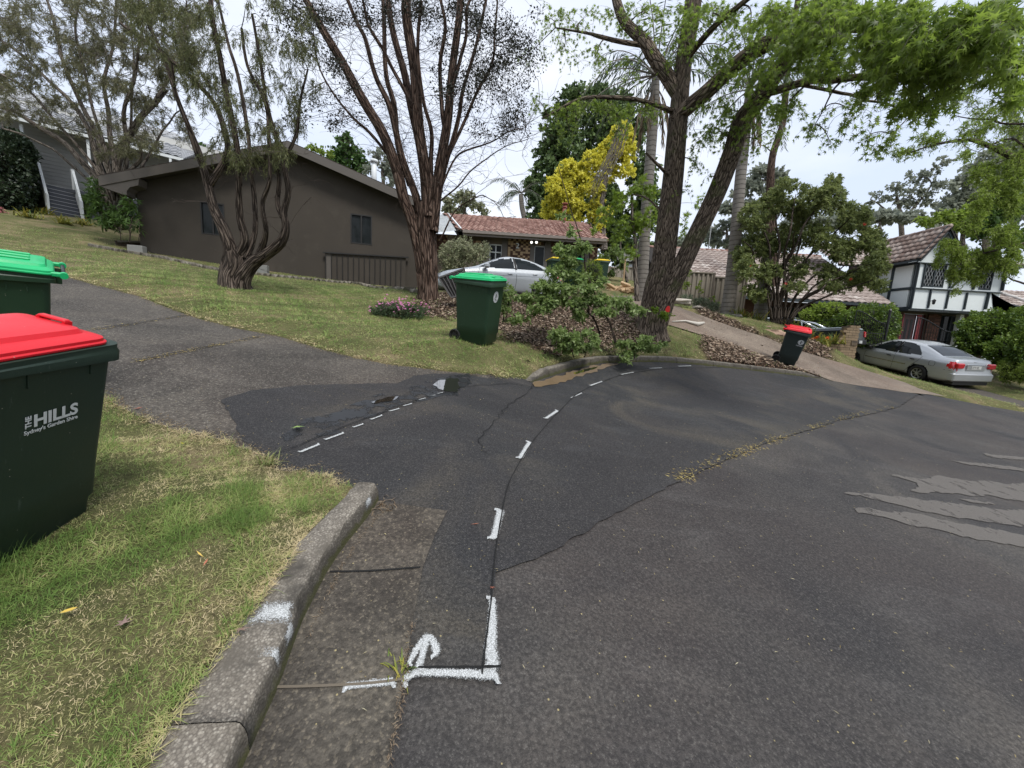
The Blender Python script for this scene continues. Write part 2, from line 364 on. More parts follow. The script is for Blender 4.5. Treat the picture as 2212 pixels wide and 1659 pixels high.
fine = t.noise(p, 60, 6, .7); blotch = t.noise(p, 1.1, 5, .65, .5)
gr = t.ramp(blotch, [(.35, (.085, .105, .036)), (.5, (.155, .155, .066)), (.64, (.27, .215, .125))])
gr = t.mix(t.rampf(fine, .42, .75), gr, (.06, .05, .03)); st = t.rampf(t.noise(t.scale(p, (1, 1, 1)), 130, 4, .8), .56, .7); gr = t.mix(t.math('MULTIPLY', st, .5), gr, (.34, .30, .15))
v = t.node('ShaderNodeTexVoronoi', {'Scale': 22, 'Vector': p}); mc = t.ramp(t.node('ShaderNodeSeparateColor', {0: v.outputs['Color']}).outputs[0], [(0, (.045, .028, .018)), (.5, (.12, .075, .05)), (.8, (.2, .13, .09)), (1, (.3, .22, .16))])
mc = t.mix(t.rampf(v.outputs['Distance'], .3, .6), mc, (.02, .014, .01))
t.set(b, 'Base Color', t.mix(mul, gr, mc)); b.inputs['Roughness'].default_value = .95; b.inputs['Specular IOR Level'].default_value = .1
t.set(b, 'Normal', t.bump(t.math('ADD', fine, t.noise(p, 14, 4)), .9, .04))
def axis(lo, hi, n, k):
 a, c = math.asinh(lo / k), math.asinh(hi / k); return np.sinh(np.linspace(a, c, n)) * k
gx = axis(-400, 400, 400, 1.9); gy = axis(-300, 500, 430, 1.9) + 1.5
GX, GY = np.meshgrid(gx, gy); R_ = raise_at(GX.ravel(), GY.ravel()); BZ = base(GX.ravel(), GY.ravel())
MULCH = line([(900, 655), (960, 640), (1060, 640), (1180, 650), (1300, 660), (1360, 690), (1420, 735), (1440, 765), (1300, 768), (1200, 782), (1130, 760), (1080, 745), (1060, 700), (960, 700), (905, 690)])
MULCH2 = line([(1477, 665), (1560, 690), (1660, 728), (1730, 752), (1780, 745), (1700, 700), (1600, 680), (1500, 650)])
MULCH3 = line([(1440, 760), (1560, 790), (1700, 815), (1740, 816), (1640, 792), (1560, 765), (1470, 735)])
def mulch_at(x, y):
 j = .12 * wob(x, y, 5, 4) + .08 * wob(x, y, 14, 1)
 a = smst(.15, -.15, sdist(x, y, MULCH) + j * 2); b_ = smst(.1, -.1, sdist(x, y, MULCH2) + j); c = smst(.1, -.1, sdist(x, y, MULCH3) + j * 2) * .22
 return np.clip(np.maximum(np.maximum(a, b_), c), 0, 1)
far = np.hypot(GX.ravel(), GY.ravel()); hills = 0
nx_, ny_ = len(gx), len(gy); idx = np.arange(nx_ * ny_).reshape(ny_, nx_)
F = np.stack([idx[:-1, :-1], idx[:-1, 1:], idx[1:, 1:], idx[1:, :-1]], -1).reshape(-1, 4)
gobj = npmesh('ground', np.stack([GX.ravel(), GY.ravel(), BZ + R_], -1), F.ravel(), np.full(len(F), 4), M_GROUND, attrs={'mulch': mulch_at(GX.ravel(), GY.ravel())}, smooth=True)
gobj['kind'] = 'structure'
rx = axis(-12, 60, 190, 3); ry = axis(-60, 14, 210, 3) ; RX, RY = np.meshgrid(rx, ry)
keep = (sdist(RX.ravel(), RY.ravel(), ROAD) < .18) | ((sdist(RX.ravel(), RY.ravel(), ROAD) < .5) & (sdist(RX.ravel(), RY.ravel(), DRIVE) < .3))
idx = np.arange(RX.size).reshape(RX.shape); F = np.stack([idx[:-1, :-1], idx[:-1, 1:], idx[1:, 1:], idx[1:, :-1]], -1).reshape(-1, 4)
F = F[keep[F].all(1)]; uq, inv = np.unique(F, return_inverse=True)
ro = npmesh('road', np.stack([RX.ravel()[uq], RY.ravel()[uq], base(RX.ravel()[uq], RY.ravel()[uq])], -1), inv.ravel(), np.full(len(F), 4), M_ROAD, smooth=True); ro['kind'] = 'structure'
dv = sheet('driveway', DRIVE[:-1], .004, M_DRIVE, kind='structure')
sheet('side_driveway', SIDE, .004, M_SIDE, kind='structure', step=.4)
sheet('crossover', RIGHTDR, .006, M_DRIVE, kind='structure', step=.4)
def rough_edge(pts, amp=.012, seg=.06, seed=1):
 r = random.Random(seed); out = []
 for i in range(len(pts)):
  a = np.array(pts[i], float); b = np.array(pts[(i + 1) % len(pts)], float); L_ = np.linalg.norm(b - a); n = max(1, int(L_ / seg)) if L_ < 30 else 1
  nn = np.array([-(b - a)[1], (b - a)[0]]) / max(L_, 1e-6); k = amp * (1 + .15 * np.linalg.norm(a))
  for j in range(n):
   t_ = j / n; out.append(tuple(a + (b - a) * t_ + nn * r.uniform(-k, k) * (0 if j == 0 else 1)))
 return out
patch_px = [(890, 1456), (1041, 1453), (1050, 1380), (1061, 1303), (1070, 1240), (1130, 1218), (1200, 1190), (1330, 1110), (1460, 1045), (1560, 1000), (1700, 945), (1810, 908), (1940, 880)]
PATCH = line(patch_px) + line([(1985, 853), (1910, 843), (1850, 834), (1800, 824.5)]) + [tuple(p) for p in KERB_FAR[::-3][1:-4]] + line([(1262, 800), (1200, 826), (1130, 838), (1060, 842), (1010, 826), (985, 808), (900, 812), (860, 830), (740, 832), (640, 835), (540, 846), (478, 866), (500, 905), (525, 955), (600, 1000), (680, 1028), (760, 1056), (822, 1080), (850, 1094), (966, 1108), (938, 1164), (913, 1231), (900, 1290), (891, 1354), (880, 1420)])
sheet('asphalt_patch', rough_edge(PATCH, .008), .009, M_PATCH, kind='structure')
gut = line([(528, 1659), (597, 1503), (651, 1354), (702, 1251), (768, 1155), (820, 1086), (850, 1092), (966, 1108), (938, 1164), (913, 1231), (890, 1354), (872, 1477), (841, 1659)])
g0, g1 = np.array(gut[0]), np.array(gut[-1]); d0 = g0 - np.array(gut[1]); gut = [tuple(g0 + d0 * 4)] + gut + [tuple(g1 + d0 * 4)]
gut[1:1] = []
GUT = [(p[0] - .03, p[1]) if i < 7 else p for i, p in enumerate(gut)]
sheet('gutter', GUT, .014, M_GUTTER, kind='structure', step=.15)
gutf = line([(1150, 830), (1180, 822), (1232, 806), (1262, 797), (1300, 789), (1346, 785.5), (1300, 800), (1262, 812), (1225, 824), (1185, 834), (1155, 838)])
M_MUD = simple('wet_mud', (.15, .105, .062), .35, var=.3, scale=6, bump=.3, bscale=30)
sheet('muddy_gutter', rough_edge(gutf, .02, .1), .016, M_MUD, kind='structure')
m, n, b, o = newmat('puddle_water'); M_WATER = m; t = NT(n); b.inputs['Base Color'].default_value = (.02, .018, .014, 1); b.inputs['Roughness'].default_value = .03; b.inputs['Specular IOR Level'].default_value = 1.0; b.inputs['IOR'].default_value = 1.6
b.inputs['Coat Weight'].default_value = 1; b.inputs['Coat IOR'].default_value = 2.2; b.inputs['Coat Roughness'].default_value = .02
def puddle(px, label, amp=.015):
 c = line(px); z = max(base1(*q) for q in c);
 o_ = sheet('puddle', rough_edge(c, amp, .05, 3), .016, M_WATER, kind='structure', grow=.0008)
 zs = np.array([v_.co.z for v_ in o_.data.vertices]);
 z0 = zs.mean()
 for v_ in o_.data.vertices: v_.co.z += 0
 return o_
puddle([(935, 835), (942, 829), (950, 824), (965, 821), (988, 820), (989, 832), (994, 841), (985, 851), (962, 848), (946, 843)], '')
puddle([(800, 873), (815, 868), (838, 861), (861, 860), (856, 866), (835, 871), (812, 876)], '')
puddle([(1238, 808), (1262, 800), (1292, 794), (1285, 799), (1262, 806), (1242, 811)], '', .004)
m, n, b, o = newmat('damp_asphalt'); M_DAMP = m; t = NT(n); p = t.pos()
b.inputs['Base Color'].default_value = (.016, .017, .019, 1); b.inputs['Roughness'].default_value = .42; b.inputs['Specular IOR Level'].default_value = .6
tr = t.node('ShaderNodeBsdfTransparent'); mxs = t.node('ShaderNodeMixShader')
uvn = t.uv()
fc = t.rampf(t.noise(p, 5, 6, .65), .42, .56); n.links.new(fc, mxs.inputs[0]); n.links.new(tr.outputs[0], mxs.inputs[1]); n.links.new(b.outputs[0], mxs.inputs[2]); n.links.new(mxs.outputs[0], o.inputs[0])
sheet('damp_stain', rough_edge(line([(640, 925), (700, 900), (800, 860), (880, 848), (940, 820), (1000, 812), (1040, 812), (1010, 835), (990, 858), (900, 872), (830, 895), (700, 945), (620, 968)]), .05, .12), .0125, M_DAMP, kind='structure')
m, n, b, o = newmat('pale_residue'); M_PALE = m; t = NT(n); p = t.pos()
t.set(b, 'Base Color', t.mix(t.rampf(t.vor(p, 190), .2, .6), t.mix(t.noise(p, 3, 5), (.135, .122, .112), (.18, .165, .15)), (.105, .095, .086))); b.inputs['Roughness'].default_value = .85
tr = t.node('ShaderNodeBsdfTransparent'); mxs = t.node('ShaderNodeMixShader'); n.links.new(t.math('MULTIPLY', t.rampf(t.noise(p, 5, 8, .7), .28, .46), .85), mxs.inputs[0]); n.links.new(tr.outputs[0], mxs.inputs[1]); n.links.new(b.outputs[0], mxs.inputs[2]); n.links.new(mxs.outputs[0], o.inputs[0])
t.set(b, 'Normal', t.bump(t.vor(p, 190), .5, .004))
def c7(pts): return [(1404 + x * .3652, 432 + y * .3652) for x, y in pts]
def cA(pts): return [(1404 + x * .3652, 756 + y * .3652) for x, y in pts]   # crop with origin 2600,1400
for poly in ([(1430, 740), (1500, 752), (1560, 760), (1620, 765), (1700, 745), (1800, 765), (1900, 780), (2000, 775), (2090, 795), (2240, 790), (2240, 905), (2100, 885), (2000, 860), (1900, 868), (1840, 855), (1760, 850), (1680, 845), (1620, 850), (1540, 835), (1590, 812), (1580, 790), (1500, 765), (1430, 748)],
    [(1150, 845), (1230, 850), (1330, 855), (1450, 868), (1560, 880), (1650, 895), (1760, 905), (1900, 925), (2050, 945), (2240, 955), (2240, 1050), (2100, 1035), (1950, 1015), (1850, 1000), (1750, 985), (1650, 965), (1550, 940), (1450, 915), (1350, 890), (1240, 862), (1150, 851)],
    [(1210, 945), (1270, 938), (1340, 950), (1400, 962), (1500, 960), (1560, 970), (1640, 985), (1720, 1010), (1820, 1030), (1950, 1050), (2100, 1075), (2240, 1105), (2240, 1175), (2120, 1150), (2000, 1130), (1850, 1110), (1780, 1085), (1700, 1065), (1620, 1050), (1520, 1035), (1450, 1010), (1380, 990), (1300, 975), (1230, 968)],
    [(1770, 655), (1850, 665), (1940, 672), (2000, 675), (2100, 690), (2240, 705), (2240, 725), (2100, 708), (1940, 688), (1850, 675)],
    [(1980, 615), (2050, 625), (2150, 632), (2240, 640), (2240, 655), (2120, 648), (2030, 640), (1990, 628)],
    [(1830, 885), (1920, 895), (2030, 910), (2000, 918), (1900, 905)]):
 sheet('pale_residue', rough_edge(line(cA(poly)), .010, .05, len(poly)), .0045, M_PALE, kind='structure')
def kerb(name, pts, side, h, wid, joints, mat, label, taper=(0, 0), sag=None):
 pts = [np.array(p) for p in pts]; s = np.concatenate([[0], np.cumsum([np.linalg.norm(b - a) for a, b in zip(pts, pts[1:])])])
 root = empty(name, (0, 0, 0), kind='structure', label=label)
 prof = [(0, -.08, 0), (.0, .012, 1), (.002, .03, .9), (.005, .07, .6), (.009, h - .025, .2), (.017, h - .008, 0), (.035, h, 0), (wid * .6, h + .004, 0), (wid - .02, h + .002, 0), (wid, h - .012, 0), (wid + .005, -.08, 0)]
 def frame(q):
  q = min(max(q, 0), s[-1] - 1e-6); i = int(np.searchsorted(s, q, 'right') - 1); i = min(i, len(pts) - 2); t_ = (q - s[i]) / (s[i + 1] - s[i])
  p_ = pts[i] * (1 - t_) + pts[i + 1] * t_
  def tg(j): j0, j1 = max(j - 1, 0), min(j + 1, len(pts) - 1); v_ = pts[j1] - pts[j0]; return v_ / np.linalg.norm(v_)
  d = tg(i) * (1 - t_) + tg(i + 1) * t_; d /= np.linalg.norm(d); return p_, np.array([-d[1], d[0]]) * side
 js = [0] + joints + [s[-1]]
 def surf(q, k, lift=0):
  p_, nn = frame(q); tp = min(1, (q + taper[0] * .15) / taper[0]) if taper[0] else 1
  if taper[1]: tp = min(tp, max(.12, (s[-1] - q) / taper[1]))
  a, z, lo = prof[k]; a = a * (float(kwid(p_[1])) / .2 if (k >= 7 and wid > .16) else 1)
  chip = (.006 * math.sin(q * 23 + k) * math.sin(q * 7.1) + .003 * math.sin(q * 61 + 2 * k)) * (1 if k > 3 else .4) if 1 < k < 9 else 0
  x, y = p_ + nn * (a + chip); bz = base1(*(p_)); zz = bz + (z * tp if z > 0 else z) + lift + chip * .5 * (z > .05)
  return x, y, zz, lo
 for a, b in zip(js, js[1:]):
  qs = np.linspace(a + .0015, b - .0015, max(2, int((b - a) / .05))); vs = []; low = []
  for qi, q in enumerate(qs):
   for k in range(len(prof)):
    x, y, z, lo = surf(q, k);
    if qi in (0, len(qs) - 1) and 3 < k < 10: z -= .004
    vs.append((x, y, z)); low.append(lo)
  m_ = len(prof); fs = [(i * m_ + k, i * m_ + k + 1, (i + 1) * m_ + k + 1, (i + 1) * m_ + k) for i in range(len(qs) - 1) for k in range(m_ - 1)]
  fs += [tuple(range(m_)), tuple(range(len(qs) * m_ - 1, (len(qs) - 1) * m_ - 1, -1))]
  o_ = npmesh('kerb_section', vs, [i for f in fs for i in f], [len(f) for f in fs], mat, root, attrs={'low': low})
 return root, surf, s, frame
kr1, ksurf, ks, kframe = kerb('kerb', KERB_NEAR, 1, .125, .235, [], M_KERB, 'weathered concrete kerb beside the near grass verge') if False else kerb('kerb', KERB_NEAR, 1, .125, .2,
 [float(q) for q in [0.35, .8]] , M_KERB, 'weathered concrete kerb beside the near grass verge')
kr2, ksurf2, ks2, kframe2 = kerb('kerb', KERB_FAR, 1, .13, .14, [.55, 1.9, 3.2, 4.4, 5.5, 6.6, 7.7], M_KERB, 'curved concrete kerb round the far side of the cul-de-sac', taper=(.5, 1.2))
m, n, b, o = newmat('spray_paint'); M_SPRAY = m; t = NT(n); p = t.pos(); uv = t.uv(); sx = t.node('ShaderNodeSeparateXYZ', {0: uv})
v_ = t.math('ABSOLUTE', sx.outputs[1]); nn = t.math('ADD', t.math('MULTIPLY', t.noise(p, 170, 4, .8), 2.0), t.math('MULTIPLY', t.noise(p, 30, 3), .5))
fac = t.rampf(t.math('SUBTRACT', t.math('SUBTRACT', nn, .50), v_), -.1, .35)
t.set(b, 'Base Color', t.mix(t.rampf(t.vor(p, 200), .25, .6), (.55, .57, .58), (.30, .31, .31))); b.inputs['Roughness'].default_value = .8
tr = t.node('ShaderNodeBsdfTransparent'); mxs = t.node('ShaderNodeMixShader'); n.links.new(fac, mxs.inputs[0]); n.links.new(tr.outputs[0], mxs.inputs[1]); n.links.new(b.outputs[0], mxs.inputs[2]); n.links.new(mxs.outputs[0], o.inputs[0])
def stroke(name, pts3, widths, mat, parent=None, caps=True, lift=0.0, kind='structure', across=None):
 """ribbon on a surface through world points; uv.y runs -1..1 across, beyond 1 at the ends"""
 P_ = [np.array(p, float) for p in pts3]; n_ = len(P_); vs = []; uvs = []
 d0 = (P_[1] - P_[0]); d0 /= np.linalg.norm(d0); d1 = (P_[-1] - P_[-2]); d1 /= np.linalg.norm(d1)
 if caps:
  P_ = [P_[0] - d0 * widths[0] * .9] + P_ + [P_[-1] + d1 * widths[-1] * .9]; widths = [widths[0]] + list(widths) + [widths[-1]]
 for i, p_ in enumerate(P_):
  d = P_[min(i + 1, len(P_) - 1)] - P_[max(i - 1, 0)]; d /= np.linalg.norm(d)
  nn_ = across if across is not None else np.array([-d[1], d[0], 0]); nn_ = nn_ / np.linalg.norm(nn_)
  end = caps and i in (0, len(P_) - 1)
  for j in (-1, 0, 1):
   q = p_ + nn_ * j * widths[i] * .5 * 1.5
   if mat is not None and across is None: q[2] = base1(q[0], q[1]) + lift
   vs.append(q); uvs.append((i, 1.35 if end else j * 1.25))
 fs = [(i * 3 + k, i * 3 + k + 1, (i + 1) * 3 + k + 1, (i + 1) * 3 + k) for i in range(len(P_) - 1) for k in range(2)]
 fs = [f[::-1] for f in fs]
 o_ = npmesh(name, vs, [i for f in fs for i in f], [4] * len(fs), mat, parent, uv=uvs)
 if parent is None and kind: o_['kind'] = kind
 return o_
def gstroke(name, px, wpx, mat=None, lift=.018, parent=None):
 P_ = [onbase(u, v) for u, v in px]; P_ = [np.array(q) for q in smooth_line(P_, 3)]
 ws = np.interp(np.linspace(0, 1, len(P_)), np.linspace(0, 1, len(wpx)), [w_ * np.linalg.norm(q - EYE) / F0 for w_, q in zip(wpx, [onbase(*px[int(k * (len(px) - 1) / max(1, len(wpx) - 1))]) for k in range(len(wpx))])])
 return stroke(name, P_, list(ws), mat or M_SPRAY, parent, lift=lift)
pm = empty('painted_marks', (0, 0, 0), kind='structure', label='white sprayed set-out marks on the asphalt')
gstroke('painted_line', [(752, 1492), (800, 1487), (845, 1482)], [12, 13, 14], parent=pm, lift=.02)
gstroke('painted_line', [(876, 1478), (890, 1466), (915, 1461), (980, 1463), (1030, 1466), (1066, 1467)], [14, 16, 16, 17, 19], parent=pm, lift=.02)
gstroke('painted_line', [(1063, 1305), (1063, 1350), (1060, 1400), (1062, 1450)], [15, 20, 24, 30], parent=pm, lift=.019)
gstroke('painted_arrow', [(885, 1440), (900, 1412), (921, 1388), (936, 1396), (943, 1418)], [9, 14, 19, 17, 16], parent=pm, lift=.021)
gstroke('painted_arrow', [(905, 1446), (914, 1420), (921, 1392)], [15, 14, 14], parent=pm, lift=.0225)
for a, b_, w_ in [((1080, 1113), (1067, 1166), 17), ((1143, 961), (1124, 993), 12), ((1203, 891), (1180, 907), 8), ((1256, 852), (1234, 862), 3.6), ((1300, 827), (1276, 835), 5), ((1368, 806.5), (1343, 811), 3.6), ((1429, 796.5), (1404, 797.6), 2.6), ((1492, 791.8), (1466, 793), 2.4),
     ((687, 966), (651, 981), 7), ((740, 941), (705, 954), 6), ((783, 921), (765, 927), 4.5), ((824, 902), (803, 910), 4.5), ((861, 887), (843, 892), 4), ((888, 876), (872, 880.5), 3.6), ((918, 864), (905, 867), 3), ((939, 857), (927, 858.5), 2.8), ((956, 851.5), (946, 853.5), 2.6)]:
 mid = ((a[0] + b_[0]) / 2, (a[1] + b_[1]) / 2); gstroke('painted_dash', [a, mid, b_], [w_, w_], parent=pm, lift=.02)
m, n, b, o = newmat('saw_cut'); b.inputs['Base Color'].default_value = (.006, .006, .006, 1); b.inputs['Roughness'].default_value = .95; M_CUT = m
def cut(px, w_, jit=0):
 P_ = [onbase(u, v) for u, v in px]; P_ = [np.array(q) for q in smooth_line(P_, 6)]
 r = random.Random(len(px));
 ws = [w_ * r.uniform(.6, 1.3) * (1 + .1 * np.linalg.norm(q - EYE)) for q in P_]
 if jit: P_ = [q + np.array([r.uniform(-jit, jit), r.uniform(-jit, jit), 0]) for q in P_]
 return stroke('saw_cut', P_, ws, M_CUT, cm, caps=False, lift=.024)
cm = empty('saw_cuts', (0, 0, 0), kind='structure', label='thin dark saw cuts and cracks in the asphalt')
cut([(1041, 1467), (1050, 1390), (1061, 1303), (1066, 1240), (1073, 1180), (1087, 1100), (1099, 1050), (1120, 1008), (1140, 975), (1165, 940), (1213, 887), (1250, 852), (1300, 828), (1360, 809), (1460, 797), (1560, 795)], .0042, .001)
cut([(903, 1452.5), (980, 1452), (1082, 1450.5)], .005)
cut([(575, 995), (650, 965), (740, 928), (840, 890), (940, 856), (990, 850)], .004, .006)
cut([(293, 784), (420, 758), (561, 730)], .005, .004); cut([(195, 716), (300, 700), (420, 681)], .006, .006)
cut([(1010, 838), (1100, 832), (1150, 838), (1105, 872), (1080, 900), (1040, 945), (1050, 985)], .004, .03)
M_JOINT = simple('joint_sand', (.12, .1, .075), .9)
for px in ([(598, 1495), (700, 1492), (800, 1486), (872, 1477)], [(712, 1243), (800, 1241), (908, 1233)]):
 P_ = [np.array(q) for q in smooth_line([onbase(u, v) for u, v in px], 4)]; stroke('gutter_joint', P_, [.006] * len(P_), M_CUT if px[0][1] < 1300 else M_JOINT, cm, caps=False, lift=.0215)
def kpaint(pts, w_):
 P_ = []
 for q, k in pts:
  k0 = int(math.floor(k)); f_ = k - k0; a = np.array(ksurf(q, k0, .004)[:3]); b__ = np.array(ksurf(q, min(k0 + 1, 10), .004)[:3]); P_.append(a * (1 - f_) + b__ * f_)
 return P_
def kq(u, v, k=6):
 qs = np.linspace(0, ks[-1], 300); pr = [proj(ksurf(q, k)[:3]) for q in qs]; return float(qs[int(np.argmin([(a - u) ** 2 + (b - v) ** 2 for a, b in pr]))])
def kstroke(pts, w_):
 P_ = [];
 for (u, v, k) in pts: P_.append((kq(u, v, int(k)), k))
 P_ = kpaint([(P_[0][0] + (P_[-1][0] - P_[0][0]) * t_, P_[0][1] + (P_[-1][1] - P_[0][1]) * t_) for t_ in np.linspace(0, 1, 8)], w_)
 o_ = stroke('painted_mark', P_, [w_] * 8, M_SPRAY, pm, across=np.array([.25, .9, .0]))
q0 = kq(635, 1335, 6); q1 = kq(600, 1425, 6); q2 = kq(812, 1085, 6)
def kpatch(qa, qb, ka, kb, nq=14, nk=8):
 vs, uvs = [], []
 for i in range(nq + 1):
  for j in range(nk + 1):
   q = qa + (qb - qa) * i / nq; k = ka + (kb - ka) * j / nk; k0 = min(int(k), 9); f_ = k - k0; a = np.array(ksurf(q, k0)[:3]); c_ = np.array(ksurf(q, k0 + 1)[:3]); p_ = a * (1 - f_) + c_ * f_; p_ = p_ + np.array([.0035, -.0005, .0035]); vs.append(p_); uvs.append((0, max(abs(2 * i / nq - 1), abs(2 * j / nk - 1)) * 1.3))
 fs = [(i * (nk + 1) + j, i * (nk + 1) + j + 1, (i + 1) * (nk + 1) + j + 1, (i + 1) * (nk + 1) + j) for i in range(nq) for j in range(nk)]
 npmesh('painted_mark', vs, [i for f in fs for i in f], [4] * len(fs), M_SPRAY, pm, uv=uvs)
kpatch(q0 - .05, q0 + .09, 4.2, 8.4); kpatch(q0 - .10, q0 + .02, 2.2, 5.6); kpatch(q1 - .02, q1 + .04, 2.4, 7.2); kpatch(q2 - .07, q2 + .02, 2.2, 5.6)
# ================================================================== bins
def plastic(name, col, rough=.45, wear=.25):
 m, n, b, o = newmat(name); t = NT(n); p = t.obj()
 f = t.noise(p, 3, 5, .6); c = t.mix(f, tuple(x * .8 for x in col), tuple(min(1, x * 1.15) for x in col))
 sc = t.rampf(t.noise(t.scale(p, (1, 1, .3)), 26, 6, .75), .60, .72); c = t.mix(t.math('MULTIPLY', sc, wear), c, tuple(min(1, x * 1.6 + .06) for x in col))
 v = t.node('ShaderNodeTexVoronoi', {'Scale': 40, 'Vector': p}); sp = t.math('MULTIPLY', t.rampf(v.outputs['Distance'], .12, .06), t.rampf(t.node('ShaderNodeSeparateColor', {0: v.outputs['Color']}).outputs[0], .86, .9))
 c = t.mix(t.math('MULTIPLY', sp, .6), c, (.4, .38, .33)); t.set(b, 'Base Color', c)
 t.set(b, 'Roughness', t.math('MULTIPLY_ADD', f, .25, rough - .12)); b.inputs['Specular IOR Level'].default_value = .4
 t.set(b, 'Normal', t.bump(t.noise(p, 90, 4), .12, .003)); return m
M_BIN = plastic('dark_green_plastic', (.017, .033, .024), .5, .5); M_BIN2 = plastic('bin_green_plastic', (.016, .042, .022)); M_BING = plastic('charcoal_green_plastic', (.022, .034, .033))
M_LIDG = plastic('green_lid_plastic', (.012, .42, .145), .38, .12); M_LIDR = plastic('red_lid_plastic', (.62, .012, .022), .38, .15)
M_RUBBER = simple('black_rubber', (.012, .012, .012), .75); M_BLACK = simple('black_metal', (.012, .012, .014), .45); M_STICK = simple('white_sticker', (.62, .64, .66), .5, var=.04)
M_INK = simple('dark_print', (.03, .035, .04), .6)
def rrect(x0, x1, y0, y1, z, r, n=5, zf=None):
 out_ = []
 for cx, cy, a0 in ((x1 - r, y0 + r, -90), (x1 - r, y1 - r, 0), (x0 + r, y1 - r, 90), (x0 + r, y0 + r, 180)):
  for k in range(n):
   a = math.radians(a0 + 90 * k / (n - 1)); x = cx + r * math.cos(a); y = cy + r * math.sin(a); out_.append((x, y, z if zf is None else zf(x, y, z)))
 return out_
def loft(rings, cap0=True, cap1=True):
 n = len(rings[0]); vs = [p for r in rings for p in r]; fs = []
 for i in range(len(rings) - 1):
  for k in range(n): fs.append((i * n + k, i * n + (k + 1) % n, (i + 1) * n + (k + 1) % n, (i + 1) * n + k))
 if cap0: fs.append(tuple(range(n - 1, -1, -1)))
 if cap1: fs.append(tuple(range((len(rings) - 1) * n, len(rings) * n)))
 return vs, fs
def shade(o_, ang=35):
 me = o_.data; me.polygons.foreach_set('use_smooth', [True] * len(me.polygons))
 bm = bmesh.new(); bm.from_mesh(me)
 for e in bm.edges: e.smooth = not (len(e.link_faces) == 2 and e.calc_face_angle(0) > math.radians(ang))
 bm.to_mesh(me); bm.free(); return o_
